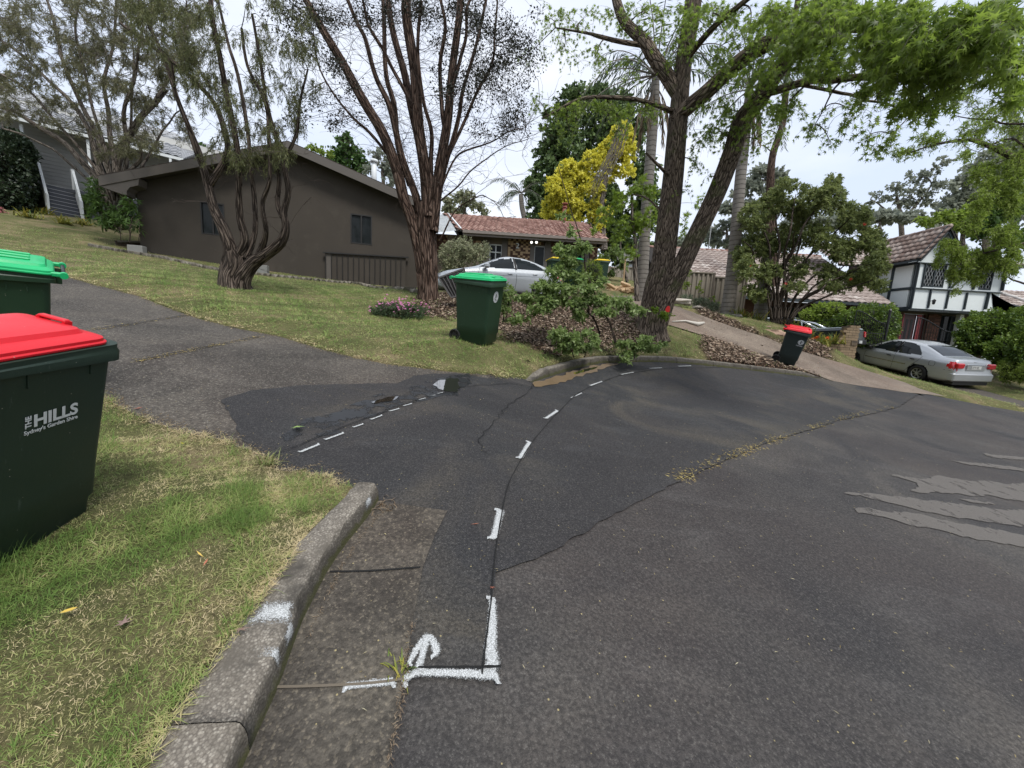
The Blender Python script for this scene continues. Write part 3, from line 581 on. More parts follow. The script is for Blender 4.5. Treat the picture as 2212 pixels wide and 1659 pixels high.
def make_bin(size, lidmat, bodymat, label, open_grip=False, lid_inset=0.0):
 """front is +X, wheels and handle at -X, base centre at the origin"""
 if size == 240: Hh, W_, D_, wr = .98, .285, .33, .10
 else: Hh, W_, D_, wr = (1.06 if size == 141 else .865), .24, (.34 if size == 141 else .265), .095
 root = empty('wheelie_bin', label=label, cat='bin')
 b0x, f0x, w0 = -D_ * .80, D_ * .70, W_ * .80
 def ring(z, ex=0, sw=0):
  t_ = z / Hh; return rrect(b0x + (-D_ * .92 - b0x) * t_ - ex, f0x + (D_ * .93 - f0x) * t_ + ex, -(w0 + (W_ * .93 - w0) * t_) - ex, (w0 + (W_ * .93 - w0) * t_) + ex, z, .045)
 rings = [ring(.004, -.012), ring(.02, -.004), ring(Hh * .14, -.004), ring(Hh * .165, .008), ring(Hh * .3, .004), ring(Hh * .6, .002), ring(Hh - .07, 0), ring(Hh - .03, .004)]
 vs, fs = loft(rings); bo = shade(pydata('body', vs, fs, bodymat, root))
 fl = lambda x, y, z: z - (.03 if x > D_ * .45 else 0)                       # deeper rim round the front
 rg = [rrect(-D_ * .94, D_ * .97, -W_ * .95, W_ * .95, Hh - .062, .05, zf=fl), rrect(-D_ * 1.0, D_ * 1.03, -W_, W_, Hh - .058, .05, zf=fl), rrect(-D_ * 1.0, D_ * 1.03, -W_, W_, Hh - .028, .05, zf=lambda x, y, z: z - (.012 if x > D_ * .45 else 0)),
   rrect(-D_ * .985, D_ * 1.015, -W_ * .97, W_ * .97, Hh - .024, .05), rrect(-D_ * .985, D_ * 1.015, -W_ * .97, W_ * .97, Hh, .05)]
 vs, fs = loft(rg); shade(pydata('rim', vs, fs, bodymat, root))
 for x in (-D_ * .55, -D_ * .25, D_ * .55):
  for s_ in (-1, 1): MB().box(x - .004, x + .004, s_ * W_ * .89 - .012, s_ * W_ * .89 + .012, Hh - .14, Hh - .05).build('gusset', bodymat, root)
 i_ = lid_inset; lx0, lx1, ly = -D_ * .98, D_ * 1.04 - i_, W_ * 1.0 - i_ * .5
 dome = .022
 def lr(ins, z, r=.06): return rrect(lx0 + ins * .6, lx1 - ins, -ly + ins, ly - ins, z, max(.012, r - ins * .3))
 lrg = [lr(.0, Hh + .001), lr(-.004, Hh + .006), lr(-.004, Hh + .014), lr(.004, Hh + .020), lr(.006, Hh + .034), lr(.03, Hh + .046), lr(.06, Hh + .053), lr(.075, Hh + .072), lr(.11, Hh + .078), lr(.15, Hh + .082)]
 vs, fs = loft(lrg); lid = shade(pydata('lid', vs, fs, lidmat, root), 25)
 for s_ in (-1, 1):
  hb = MB(); hb.box(-D_ * 1.13, -D_ * .9, s_ * W_ * .86 - .022, s_ * W_ * .86 + .022, Hh - .008, Hh + .028, bev=.008)
  hb.tube([(-D_ * 1.13, s_ * W_ * .86 - .026, Hh + .008), (-D_ * 1.13, s_ * W_ * .86 + .026, Hh + .008)], .025, 14)
  hb.build('hinge', lidmat, root)
 MB().tube([(-D_ * 1.13, -W_ * .9 - .012, Hh + .008), (-D_ * 1.13, W_ * .9 + .012, Hh + .008)], .013, 12).build('handle', M_BLACK, root, True)
 for s_ in (-1, 1): MB().box(-D_ * 1.1, -D_ * .9, s_ * W_ * .62 - .012, s_ * W_ * .62 + .012, Hh - .075, Hh - .012).build('bracket', bodymat, root)
 g = MB()
 if open_grip:
  for s_ in (-1, 1): g.box(lx1 - .085, lx1 - .05, s_ * .06 - .008, s_ * .06 + .008, Hh + .045, Hh + .083)
  g.box(lx1 - .085, lx1 - .052, -.064, .064, Hh + .078, Hh + .092, bev=.005)
 else:
  for yy in (-ly * .5, ly * .5):
   MB().box(lx1 - .13, lx1 - .03, yy - .03, yy + .03, Hh + .04, Hh + .066, bev=.008).build('grip', lidmat, lid)
  for yy in (-ly * .45, 0, ly * .45): MB().box(lx0 + .12, lx1 - .2, yy - .018, yy + .018, Hh + .078, Hh + .094, bev=.006).build('rib', lidmat, lid)
 if g.v: g.build('grip', lidmat, lid)
 for s_ in (-1, 1):
  wh = empty('wheel'); wh.parent = root; wh.location = (b0x - .035, s_ * (w0 - .005), wr + .003)
  ty = MB(); n_ = 28; pr = [(wr * .72, -.022), (wr * .93, -.026), (wr, -.016), (wr, .016), (wr * .93, .026), (wr * .72, .022)]; vs = []
  for k in range(n_):
   a = 2 * math.pi * k / n_
   for r_, y_ in pr: vs.append((r_ * math.cos(a), y_, r_ * math.sin(a)))
  fs = [(k * 6 + j, ((k + 1) % n_) * 6 + j, ((k + 1) % n_) * 6 + (j + 1) % 6, k * 6 + (j + 1) % 6) for k in range(n_) for j in range(6)]
  pydata('tyre', vs, fs, M_RUBBER, wh, True)
  rm = MB().tube([(0, -.016, 0), (0, .016, 0)], wr * .28, 12).tube([(0, -.006, 0), (0, .006, 0)], wr * .74, 24)
  for k in range(6):
   a = k * math.pi / 3; rm.beam((0, s_ * .012, 0), (wr * .72 * math.cos(a), s_ * .012, wr * .72 * math.sin(a)), .014, .012, up=(0, 1, 0))
  rm.build('rim', M_BLACK, wh)
 MB().tube([(b0x - .035, -w0, wr), (b0x - .035, w0, wr)], .01, 8).build('axle', M_BLACK, root)
 return root
def text_mesh(name, txt, size, mat, parent, mtx, bold=0.0, xs=1.0, align='LEFT', ext=.0006):
 cu = bpy.data.curves.new(name, 'FONT'); cu.body = txt; cu.size = size; cu.offset = bold; cu.extrude = ext; cu.align_x = align; cu.resolution_u = 4
 o_ = bpy.data.objects.new(name, cu); COL.objects.link(o_); bpy.context.view_layer.update()
 me = bpy.data.meshes.new_from_object(o_.evaluated_get(bpy.context.evaluated_depsgraph_get())); bpy.data.objects.remove(o_, do_unlink=True); bpy.data.curves.remove(cu)
 me.name = name; me.materials.clear(); me.transform(Matrix.Diagonal((xs, 1, 1, 1))); me.transform(mtx); return link(name, me, mat, parent)
def face_mtx(o_, xd, yd):
 xd = Vector(xd).normalized(); yd = Vector(yd); yd = (yd - xd * yd.dot(xd)).normalized(); z = xd.cross(yd)
 m_ = Matrix((xd, yd, z)).transposed().to_4x4(); m_.translation = Vector(o_); return m_
def disc(r, n, c=(0, 0), sx=1.0): return [(c[0] + r * sx * math.cos(2 * math.pi * k / n), c[1] + r * math.sin(2 * math.pi * k / n)) for k in range(n)]
def place(root, x, y, yaw, nx, ny, dz=0.0, piv=(0, 0, 0), z=None, scl=1.0):
 n_ = Vector((nx, ny, 1)).normalized(); X = Vector((math.cos(yaw), math.sin(yaw), 0)); X = (X - n_ * X.dot(n_)).normalized(); R3 = Matrix((X, n_.cross(X), n_)).transposed()
 m_ = R3.to_4x4(); m_.translation = Vector((x, y, base1(x, y) + .11 + dz if z is None else z)) - R3 @ Vector(piv); root.matrix_world = m_ @ Matrix.Scale(scl, 4)
BIN_POSE = {'near': (-2.12, 1.555, 1.647, .243, -.114, .0), 'green_near': (-3.71, 2.74, 4.007, .195, -.12, .0), 'mid': (-.593, 6.3, -.41, .014, -.159, .015), 'right': (7.054, 9.984, -.646, .011, -.294, .004)}
b1 = make_bin(141, M_LIDR, M_BIN, 'dark green wheelie bin with red lid and white council lettering, standing on the near verge', open_grip=True, lid_inset=.05)
b1['group'] = 'wheelie bins put out on the verge'
def side_pt(x, z, s_=-1, D_=.265, W_=.24, Hh=1.06, off=.003): t_ = z / Hh; return (x, s_ * ((W_ * .80 + (W_ * .93 - W_ * .80) * t_) + off + .002), z)
yd = Vector(side_pt(0, .8)) - Vector(side_pt(0, .3))
LX, LZ = -.065, .72
text_mesh('lettering', 'HILLS', .084, M_STICK, b1, face_mtx(side_pt(LX, LZ), (1, 0, 0), yd), bold=.0028, xs=.96)
text_mesh('lettering', 'THE', .033, M_STICK, b1, face_mtx(side_pt(LX - .008, LZ), yd, (-1, 0, 0)), bold=.0009, xs=1.0)
text_mesh('lettering', "Sydney's Garden Shire", .0275, M_STICK, b1, face_mtx(side_pt(LX - .036, LZ - .03), (1, 0, 0), yd), bold=.0005, xs=.93)
place(b1, *BIN_POSE['near'], piv=(.045, 0, 0), scl=.82)
b2 = make_bin(240, M_LIDG, M_BIN2, 'green-lidded wheelie bin at the far left, behind the red-lidded bin'); b2['group'] = 'wheelie bins put out on the verge'; place(b2, *BIN_POSE['green_near'], scl=.87)
b3 = make_bin(240, M_LIDG, M_BIN2, 'dark green wheelie bin with bright green lid and oval emblem, alone on the middle verge'); b3['group'] = 'wheelie bins put out on the verge'
def emblem(root, cx, cz, r, D_, W_, Hh, face, ring_txt=False):
 f0x, b_ = D_ * .70, D_ * .93
 if face == 'front':
  fx = lambda z: f0x + (b_ - f0x) * z / Hh + .004
  o_ = Vector((fx(cz), cx, cz)); yv = Vector((fx(cz + .1) - fx(cz), 0, .1)); mt = face_mtx(o_, (0, 1, 0), yv)
 else:
  o_ = Vector(side_pt(cx, cz, -1, D_, W_, Hh, .004)); yv = Vector(side_pt(0, cz + .1, -1, D_, W_, Hh)) - Vector(side_pt(0, cz, -1, D_, W_, Hh)); mt = face_mtx(o_, (1, 0, 0), yv)
 def flat(name, polys, mat, z):
  vs, fs = [], []
  for P_ in polys:
   k = len(vs); vs += [tuple(mt @ Vector((x, y, z))) for x, y in P_]; fs.append(tuple(range(k, k + len(P_))))
  pydata(name, vs, fs, mat, root)
 flat('emblem', [disc(r, 28)], M_STICK, 0)
 r_ = random.Random(3); blobs = [disc(r * .16, 8, (r * .0, r * .45)), [(-r * .1, r * .35), (r * .1, r * .35), (r * .3, -r * .05), (r * .12, -r * .1), (r * .2, -r * .6), (-r * .25, -r * .6), (-r * .1, -r * .1), (-r * .35, 0)]]
 for k in range(9):
  a = r_.uniform(0, 6.28); q = r_.uniform(.45, .62) * r; blobs.append(disc(r * r_.uniform(.07, .13), 6, (q * math.cos(a), q * math.sin(a) - .1 * r)))
 flat('emblem_print', blobs, M_INK, .001)
 flat('emblem_border', [[(r * .86 * math.cos(a), r * .86 * math.sin(a)), (r * .86 * math.cos(a + .12), r * .86 * math.sin(a + .12)), (r * .78 * math.cos(a + .12), r * .78 * math.sin(a + .12)), (r * .78 * math.cos(a), r * .78 * math.sin(a))] for a in np.arange(0, 6.2, .2)], M_INK, .001)
 return mt
emblem(b3, -.02, .74, .085, .33, .285, .98, 'front'); place(b3, *BIN_POSE['mid'])
b4 = make_bin(140, M_LIDR, M_BING, 'charcoal wheelie bin with faded red lid and round white emblem, leaning at the far kerb', open_grip=True, lid_inset=.012); b4['group'] = 'wheelie bins put out on the verge'
mt = emblem(b4, .13, .62, .062, .265, .24, .865, 'side')
text_mesh('lettering', 'THE HILLS', .03, M_STICK, b4, mt @ Matrix.Translation((-.075, -.1, .001)), bold=.001, xs=.95)
place(b4, *BIN_POSE['right'])
# ================================================================== cars
def car_paint(name, col, rough=.32, metal=.75):
 m, n, b, o = newmat(name); t = NT(n); p = t.obj(); f = t.noise(p, 2.5, 5, .6)
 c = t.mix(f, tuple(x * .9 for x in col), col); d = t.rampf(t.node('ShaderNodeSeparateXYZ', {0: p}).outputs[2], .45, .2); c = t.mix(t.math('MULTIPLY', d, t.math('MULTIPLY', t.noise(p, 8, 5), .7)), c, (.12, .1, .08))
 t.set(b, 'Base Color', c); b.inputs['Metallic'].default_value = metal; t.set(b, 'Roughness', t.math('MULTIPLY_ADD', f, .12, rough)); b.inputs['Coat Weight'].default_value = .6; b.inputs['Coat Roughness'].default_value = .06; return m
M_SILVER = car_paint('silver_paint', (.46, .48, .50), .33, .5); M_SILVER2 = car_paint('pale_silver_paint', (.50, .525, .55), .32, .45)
m, n, b, o = newmat('car_glass'); b.inputs['Base Color'].default_value = (.012, .016, .018, 1); b.inputs['Roughness'].default_value = .04; b.inputs['Specular IOR Level'].default_value = .28; M_CGLASS = m
M_TRIMB = simple('black_trim', (.012, .012, .013), .5); M_CHROME = simple('chrome', (.7, .72, .74), .15, 1.0, var=.05); M_ALLOY = simple('alloy_rim', (.5, .51, .52), .35, .7)
m, n, b, o = newmat('red_lens'); b.inputs['Base Color'].default_value = (.5, .006, .012, 1); b.inputs['Roughness'].default_value = .12; b.inputs['Coat Weight'].default_value = 1; M_RED = m
m, n, b, o = newmat('clear_lens'); b.inputs['Base Color'].default_value = (.55, .58, .6, 1); b.inputs['Roughness'].default_value = .12; b.inputs['Metallic'].default_value = .4; b.inputs['Coat Weight'].default_value = 1; M_CLEAR = m
def curve(xs, keys):
 K = np.array(keys, float); x = np.asarray(xs, float); n = len(K); m_ = np.zeros(n); d = np.diff(K[:, 1]) / np.diff(K[:, 0])
 m_[1:-1] = np.where(d[1:] * d[:-1] > 0, 2 * d[1:] * d[:-1] / (d[1:] + d[:-1] + 1e-12), 0); m_[0], m_[-1] = d[0], d[-1]
 i = np.clip(np.searchsorted(K[:, 0], x) - 1, 0, n - 2); h = K[i + 1, 0] - K[i, 0]; t = np.clip((x - K[i, 0]) / h, 0, 1)
 return (2 * t ** 3 - 3 * t ** 2 + 1) * K[i, 1] + (t ** 3 - 2 * t ** 2 + t) * h * m_[i] + (-2 * t ** 3 + 3 * t ** 2) * K[i + 1, 1] + (t ** 3 - t ** 2) * h * m_[i + 1]
def pip(x, z, poly): return bool(inside(np.array([x]), np.array([z]), poly)[0])
def make_car(spec, label, group=None):
 """nose at x=0, tail at x=L, left side is +y (facing the nose: -x)"""
 S = spec; Lc = S['L']; root = empty('parked_car', label=label, cat='car', group=group)
 xs = np.unique(np.round(np.concatenate([np.linspace(0, Lc, 130), [Lc * 0, .01, .03, Lc - .03, Lc - .01]]), 4))
 zt = curve(xs, S['top']); zb = curve(xs, S['bot']); zl = np.minimum(curve(xs, S['belt']), zt - .015); hw = curve(xs, S['hw'])
 g = np.clip((zt - zl) / .42, 0, 1); hr = hw * (.86 - .17 * g)
 def sec(i):
  w_, b_, l, T, r_ = hw[i], zb[i], zl[i], zt[i], hr[i]; s_ = S.get('tumble', .012)
  key = [(0, b_), (w_ * .80, b_), (w_ * .955, b_ + .05), (w_ * .985, b_ + (l - b_) * .38), (w_, b_ + (l - b_) * .66), (w_ * .985, b_ + (l - b_) * .88), (w_ * .935, l)]
  q = T - l; key += [(w_ * .935 + (r_ - w_ * .935) * .5 + .015 * g[i], l + q * .48), (r_, l + q * .86), (r_ * .82, l + q * .965), (r_ * .45, T - .006 * g[i]), (0, T)]
  sub = [1, 2, 3, 4, 3, 3, 6, 6, 3, 3, 4]; out_ = []
  for (a, c, k) in zip(key, key[1:], sub):
   for j in range(k): out_.append((a[0] + (c[0] - a[0]) * j / k, a[1] + (c[1] - a[1]) * j / k))
  out_.append(key[-1]); return out_
 secs = [sec(i) for i in range(len(xs))]; K = len(secs[0])
 vs = [(x, y, z) for x, s_ in zip(xs, secs) for y, z in s_] + [(x, -y, z) for x, s_ in zip(xs, secs) for y, z in s_]; N = len(xs) * K
 regions = {}
 def put(name, mat, f): regions.setdefault(name, (mat, []))[1].append(f)
 SIDE0, SIDE1, TOP0 = 13, 28, 28
 wc = S['wheels']; wr = S['wr']; arch = wr + .055
 for i in range(len(xs) - 1):
  for k in range(K - 1):
   x = (xs[i] + xs[i + 1]) / 2; y = sum(secs[a][b_][0] for a in (i, i + 1) for b_ in (k, k + 1)) / 4; z = sum(secs[a][b_][1] for a in (i, i + 1) for b_ in (k, k + 1)) / 4
   if y > hw[i] * .55 and any(math.hypot(x - c, z - wr) < arch for c in wc): continue
   name, mat = 'body', S['paint']; sided = False
   if k >= 14:
    for wi, wp in enumerate(S['side_glass']):
     if k < 29 and pip(x, z, wp): name, mat, sided = 'side_window%d' % wi, M_CGLASS, True
    if k >= 26 and S['ws'][0] < x < S['ws'][1] and y < hr[i] * (.93): name, mat = 'windscreen', M_CGLASS
    if k >= 26 and S['rw'][0] < x < S['rw'][1] and y < hr[i] * (.90): name, mat = 'rear_window', M_CGLASS
   for nm, mt_, wp in S['side_patches']:
    if 3 <= k < 22 and pip(x, z, wp) and y > .3: name, mat, sided = nm, mt_, True
   for sg in (0, 1):
    a, b_, c, d = i * K + k + sg * N, (i + 1) * K + k + sg * N, (i + 1) * K + k + 1 + sg * N, i * K + k + 1 + sg * N
    f = (a, b_, c, d) if sg else (d, c, b_, a)
    put(name + ('_L' if sided and sg == 0 else '_R' if sided else ''), mat, f)
 for sg in (0, 1):       # nose and tail caps
  for e, i in ((0, 0), (1, len(xs) - 1)):
   put('body', S['paint'], tuple(i * K + k + sg * N for k in (range(K) if (e ^ sg) else range(K - 1, -1, -1))))
 V = np.array(vs)
 for name, (mat, fs) in regions.items():
  used = sorted({v for f in fs for v in f}); mp_ = {v: j for j, v in enumerate(used)}
  clean = name.split('_L')[0].split('_R')[0].rstrip('0123456789')
  pydata(clean, V[used], [tuple(mp_[v] for v in f) for f in fs], mat, root, True)
 def ysurf(x, z):
  i = int(np.clip(np.searchsorted(xs, x), 0, len(xs) - 1)); s_ = secs[i]
  for a, c in zip(s_[3:], s_[4:]):
   if a[1] <= z <= c[1]: return a[0] + (c[0] - a[0]) * (z - a[1]) / max(c[1] - a[1], 1e-6)
  return s_[8][0]
 for sg in (1, -1):
  for c in wc:
   wl = MB()
   for k in range(14):
    a0, a1 = math.pi * k / 14, math.pi * (k + 1) / 14; R2 = arch + .005; y0, y1 = sg * (max(hw) * .55), sg * (ysurf(c, wr + .25) - .012)
    wl.add([(c + R2 * math.cos(a), yy, wr + R2 * math.sin(a)) for a in (a0, a1) for yy in (y0, y1)], [(0, 1, 3, 2)])
   wl.box(c - arch, c + arch, min(y0, y0 + .01 * sg), max(y0, y0 + .01 * sg), wr - .08, wr + arch); wl.build('wheel_arch', M_TRIMB, root)
  for c in wc:
   wh = empty('wheel'); wh.parent = root; wh.location = (c, sg * (max(hw) - .115), wr); n_ = 32; hwd = .1
   pr = [(.62, -hwd * .8), (.66, -hwd), (.9, -hwd), (1, -hwd * .75), (1, hwd * .75), (.9, hwd), (.66, hwd), (.62, hwd * .8)]
   v2 = [(wr * r_ * math.cos(2 * math.pi * k / n_), y_, wr * r_ * math.sin(2 * math.pi * k / n_)) for k in range(n_) for r_, y_ in pr]; q = len(pr)
   pydata('tyre', v2, [(k * q + j, k * q + (j + 1) % q, ((k + 1) % n_) * q + (j + 1) % q, ((k + 1) % n_) * q + j) for k in range(n_) for j in range(q)], M_RUBBER, wh, True)
   rm = MB().tube([(0, sg * .03, 0), (0, sg * .035, 0)], wr * .64, 28); rmo = MB().tube([(0, sg * .05, 0), (0, sg * .085, 0)], wr * .16, 12)
   for k in range(S['spokes']):
    a = 2 * math.pi * k / S['spokes']; ca, sa = math.cos(a), math.sin(a); px, pz = -sa, ca
    rmo.add([(wr * .1 * ca + px * .02, sg * .085, wr * .1 * sa + pz * .02), (wr * .1 * ca - px * .02, sg * .085, wr * .1 * sa - pz * .02), (wr * .62 * ca - px * .036, sg * .07, wr * .62 * sa - pz * .036), (wr * .62 * ca + px * .036, sg * .07, wr * .62 * sa + pz * .036)], [(0, 1, 2, 3), (3, 2, 1, 0)])
   v3 = [];
   for k in range(n_):
    a = 2 * math.pi * k / n_
    for r_, y_ in ((.57, .07), (.64, .085), (.66, .07)): v3.append((wr * r_ * math.cos(a), sg * y_, wr * r_ * math.sin(a)))
   rmo.add(v3, [(k * 3 + j, k * 3 + j + 1, ((k + 1) % n_) * 3 + j + 1, ((k + 1) % n_) * 3 + j) for k in range(n_) for j in range(2)])
   rm.build('brake_disc', M_TRIMB, wh); rmo.build('rim', M_ALLOY, wh)
 def strip(name, pts, w_, mat, lift=.003, sides=(1, -1)):
  for sg in sides:
   mb = MB(); P_ = [np.array([x, sg * (ysurf(x, z) + lift), z]) for x, z in pts]
   for a, c in zip(P_, P_[1:]):
    d = (c - a)[[0, 2]]; d /= np.linalg.norm(d); nn_ = np.array([-d[1], 0, d[0]]) * w_ / 2
    mb.add([a - nn_, a + nn_, c + nn_, c - nn_], [(0, 1, 2, 3), (3, 2, 1, 0)])
   mb.build(name, mat, root)
 for pts in S['lines']: strip('door_gap', [tuple(q) for q in smooth_line(pts, 4)], .012, M_TRIMB)
 for pts, w_, mt_, nm in S['mould']: strip(nm, [tuple(q) for q in smooth_line(pts, 4)], w_, mt_, .009)
 for hx, hz in S['handles']:
  for sg in (1, -1):
   y = ysurf(hx, hz); MB().box(hx - .085, hx + .085, min(sg * y, sg * (y + .028)), max(sg * y, sg * (y + .028)), hz - .018, hz + .018, bev=.008).build('door_handle', S['hmat'], root, True)
 mx_, mz_ = S['mirror']
 for sg in (1, -1):
  y = ysurf(mx_, mz_);
  vs_, fs_ = loft([rrect(mx_ - .09 + e, mx_ + .09 - e, sg * (y + .15) - .09 + e, sg * (y + .15) + .09 - e, mz_ + z_, .05) for e, z_ in ((.03, -.01), (.0, .03), (.0, .1), (.03, .135))]); shade(pydata('mirror', vs_, fs_, S['mmat'], root))
  MB().beam((mx_, sg * (y - .02), mz_), (mx_, sg * (y + .1), mz_ + .03), .06, .03).build('mirror_arm', M_TRIMB, root)
 MB().box(.25, Lc - .25, -.6, .6, .17, .3).build('underbody', M_TRIMB, root)
 return root, ysurf
CAMRY = dict(L=4.80, paint=M_SILVER, wheels=(.95, 3.67), wr=.315, spokes=7,
 top=[(0, .52), (.06, .62), (.25, .74), (.7, .86), (1.2, .95), (1.38, 1.0), (2.1, 1.38), (2.45, 1.46), (2.9, 1.475), (3.3, 1.43), (3.55, 1.375), (3.95, 1.21), (4.22, 1.10), (4.5, 1.085), (4.66, 1.06), (4.72, .98), (4.78, .62), (4.8, .55)],
 bot=[(0, .28), (.2, .2), (.6, .2), (4.3, .2), (4.6, .24), (4.8, .32)],
 belt=[(0, .50), (.3, .68), (1.2, .88), (2, .93), (3.4, .97), (4.2, .99), (4.62, .98), (4.8, .55)],
 hw=[(0, .62), (.1, .74), (.35, .84), (.8, .885), (1.6, .9), (3.4, .9), (4.1, .875), (4.5, .835), (4.7, .79), (4.8, .72)],
 side_glass=[[(1.62, .955), (2.2, 1.335), (2.62, 1.40), (2.66, .96)], [(2.74, .965), (2.70, 1.405), (3.1, 1.39), (3.32, 1.32), (3.55, 1.12), (3.62, 1.0)]],
 ws=(1.42, 2.16), rw=(3.46, 4.16), side_patches=[('tail_light', M_RED, [(4.50, .82), (4.56, .98), (4.80, .99), (4.80, .72), (4.62, .73)]), ('headlight', M_CLEAR, [(0.02, .56), (.06, .7), (.42, .78), (.38, .66), (.2, .56)])],
 lines=[[(1.52, .93), (1.45, .6), (1.48, .26)], [(2.70, .96), (2.70, .6), (2.66, .26)], [(3.66, .99), (3.6, .82), (3.38, .55), (3.2, .3), (3.1, .26)], [(1.48, .26), (2.4, .245), (3.1, .26)], [(3.98, .72), (3.98, .88), (4.14, .88), (4.14, .72), (3.98, .72)], [(4.4, .66), (4.6, .67), (4.78, .66)]],
 mould=[([(1.5, .56), (2.3, .565), (3.2, .575)], .03, M_CHROME, 'side_moulding'), ([(2.68, .96), (2.68, 1.2), (2.66, 1.41)], .085, M_TRIMB, 'window_pillar')],
 handles=[(2.48, .80), (3.38, .83)], hmat=M_TRIMB, mirror=(1.66, .93), mmat=M_TRIMB)
CIVIC = dict(L=4.54, paint=M_SILVER2, wheels=(.9, 3.57), wr=.31, spokes=5,
 top=[(0, .55), (.05, .64), (.2, .74), (.6, .84), (1.0, .93), (1.15, .97), (1.7, 1.2), (2.1, 1.36), (2.5, 1.43), (2.9, 1.425), (3.3, 1.36), (3.7, 1.22), (4.05, 1.08), (4.3, 1.06), (4.42, 1.03), (4.5, .85), (4.54, .6)],
 bot=[(0, .24), (.2, .17), (.6, .17), (4.1, .18), (4.3, .22), (4.54, .3)],
 belt=[(0, .52), (.3, .68), (1.1, .88), (2, .93), (3.2, .98), (3.9, 1.01), (4.3, 1.0), (4.54, .6)],
 hw=[(0, .6), (.1, .72), (.35, .82), (.8, .87), (1.6, .88), (3.3, .88), (4.0, .86), (4.3, .82), (4.45, .76), (4.54, .68)],
 side_glass=[[(1.28, .955), (1.75, 1.17), (2.1, 1.295), (2.5, 1.355), (2.56, .975)], [(2.64, .98), (2.60, 1.36), (3.0, 1.34), (3.35, 1.25), (3.72, 1.07), (3.66, 1.02)]],
 ws=(1.15, 2.08), rw=(3.3, 4.05), side_patches=[('tail_light', M_RED, [(4.2, .8), (4.25, .98), (4.54, 1.0), (4.54, .72)]), ('headlight', M_CLEAR, [(0.03, .60), (.1, .74), (.55, .8), (.42, .70), (.2, .62)]), ('grille', M_TRIMB, [(-.01, .5), (-.01, .70), (.045, .72), (.045, .5)])],
 lines=[[(1.32, .93), (1.22, .6), (1.3, .24)], [(2.58, .97), (2.6, .6), (2.55, .24)], [(3.68, 1.01), (3.62, .85), (3.35, .55), (3.2, .28)], [(1.3, .24), (2.2, .22), (3.2, .24)]],
 mould=[([(1.3, .72), (2.4, .76), (3.6, .80)], .01, M_SILVER2, 'body_crease'), ([(2.6, .97), (2.58, 1.2), (2.56, 1.37)], .07, M_TRIMB, 'window_pillar')],
 handles=[(2.36, .82), (3.3, .87)], hmat=M_SILVER2, mirror=(1.5, .93), mmat=M_SILVER2)
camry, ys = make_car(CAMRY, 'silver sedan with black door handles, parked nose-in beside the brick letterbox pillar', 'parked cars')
M_PLATE = simple('plate_white', (.7, .7, .68), .4, var=.03)
MB().box(4.755, 4.79, -.36, .36, .70, .93, bev=.012).build('plate_recess', M_SILVER, camry)
for s_ in (-1, 1): MB().box(4.70, 4.806, s_ * .62 - .14, s_ * .62 + .14, .76, .96, bev=.03).build('tail_light', M_RED, camry)
MB().box(4.6, 4.815, -.80, .80, .28, .60, bev=.05).build('rear_bumper', M_SILVER, camry); MB().box(4.5, 4.77, -.7, .7, .16, .28).build('bumper_underside', M_TRIMB, camry)
pl_ = MB().box(4.795, 4.80, -.19, .19, .76, .875).build('number_plate', M_PLATE, camry)
text_mesh('plate_lettering', 'KTV·47J', .10, M_INK, pl_, face_mtx((4.802, -.165, .785), (0, 1, 0), (0, 0, 1)), bold=.001, xs=.75)
MB().box(4.775, 4.80, -.34, .34, .905, .93, bev=.008).build('boot_garnish', M_CHROME, camry)
em = MB().tube([(4.72 + .0, .045 * math.cos(a), 1.0 + .028 * math.sin(a)) for a in np.linspace(0, 6.28, 14)], .006, 6); em.build('badge', M_CHROME, camry)
for s_, tx in ((-1, 'CAMRY'), (1, 'Altise')): text_mesh('badge_lettering', tx, .05, M_CHROME, camry, face_mtx((4.80, s_ * .46 - .09, .86), (0, 1, 0), (0, 0, 1)), bold=.001)
place(camry, 16.5, 16.42, -1.49, -.012, -.137, piv=(2.4, 0, 0), z=.644)
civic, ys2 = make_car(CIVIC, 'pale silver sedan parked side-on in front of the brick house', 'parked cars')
place(civic, -.709, 13.974, .43, -.008, -.027, piv=(2.27, 0, 0), z=2.599)
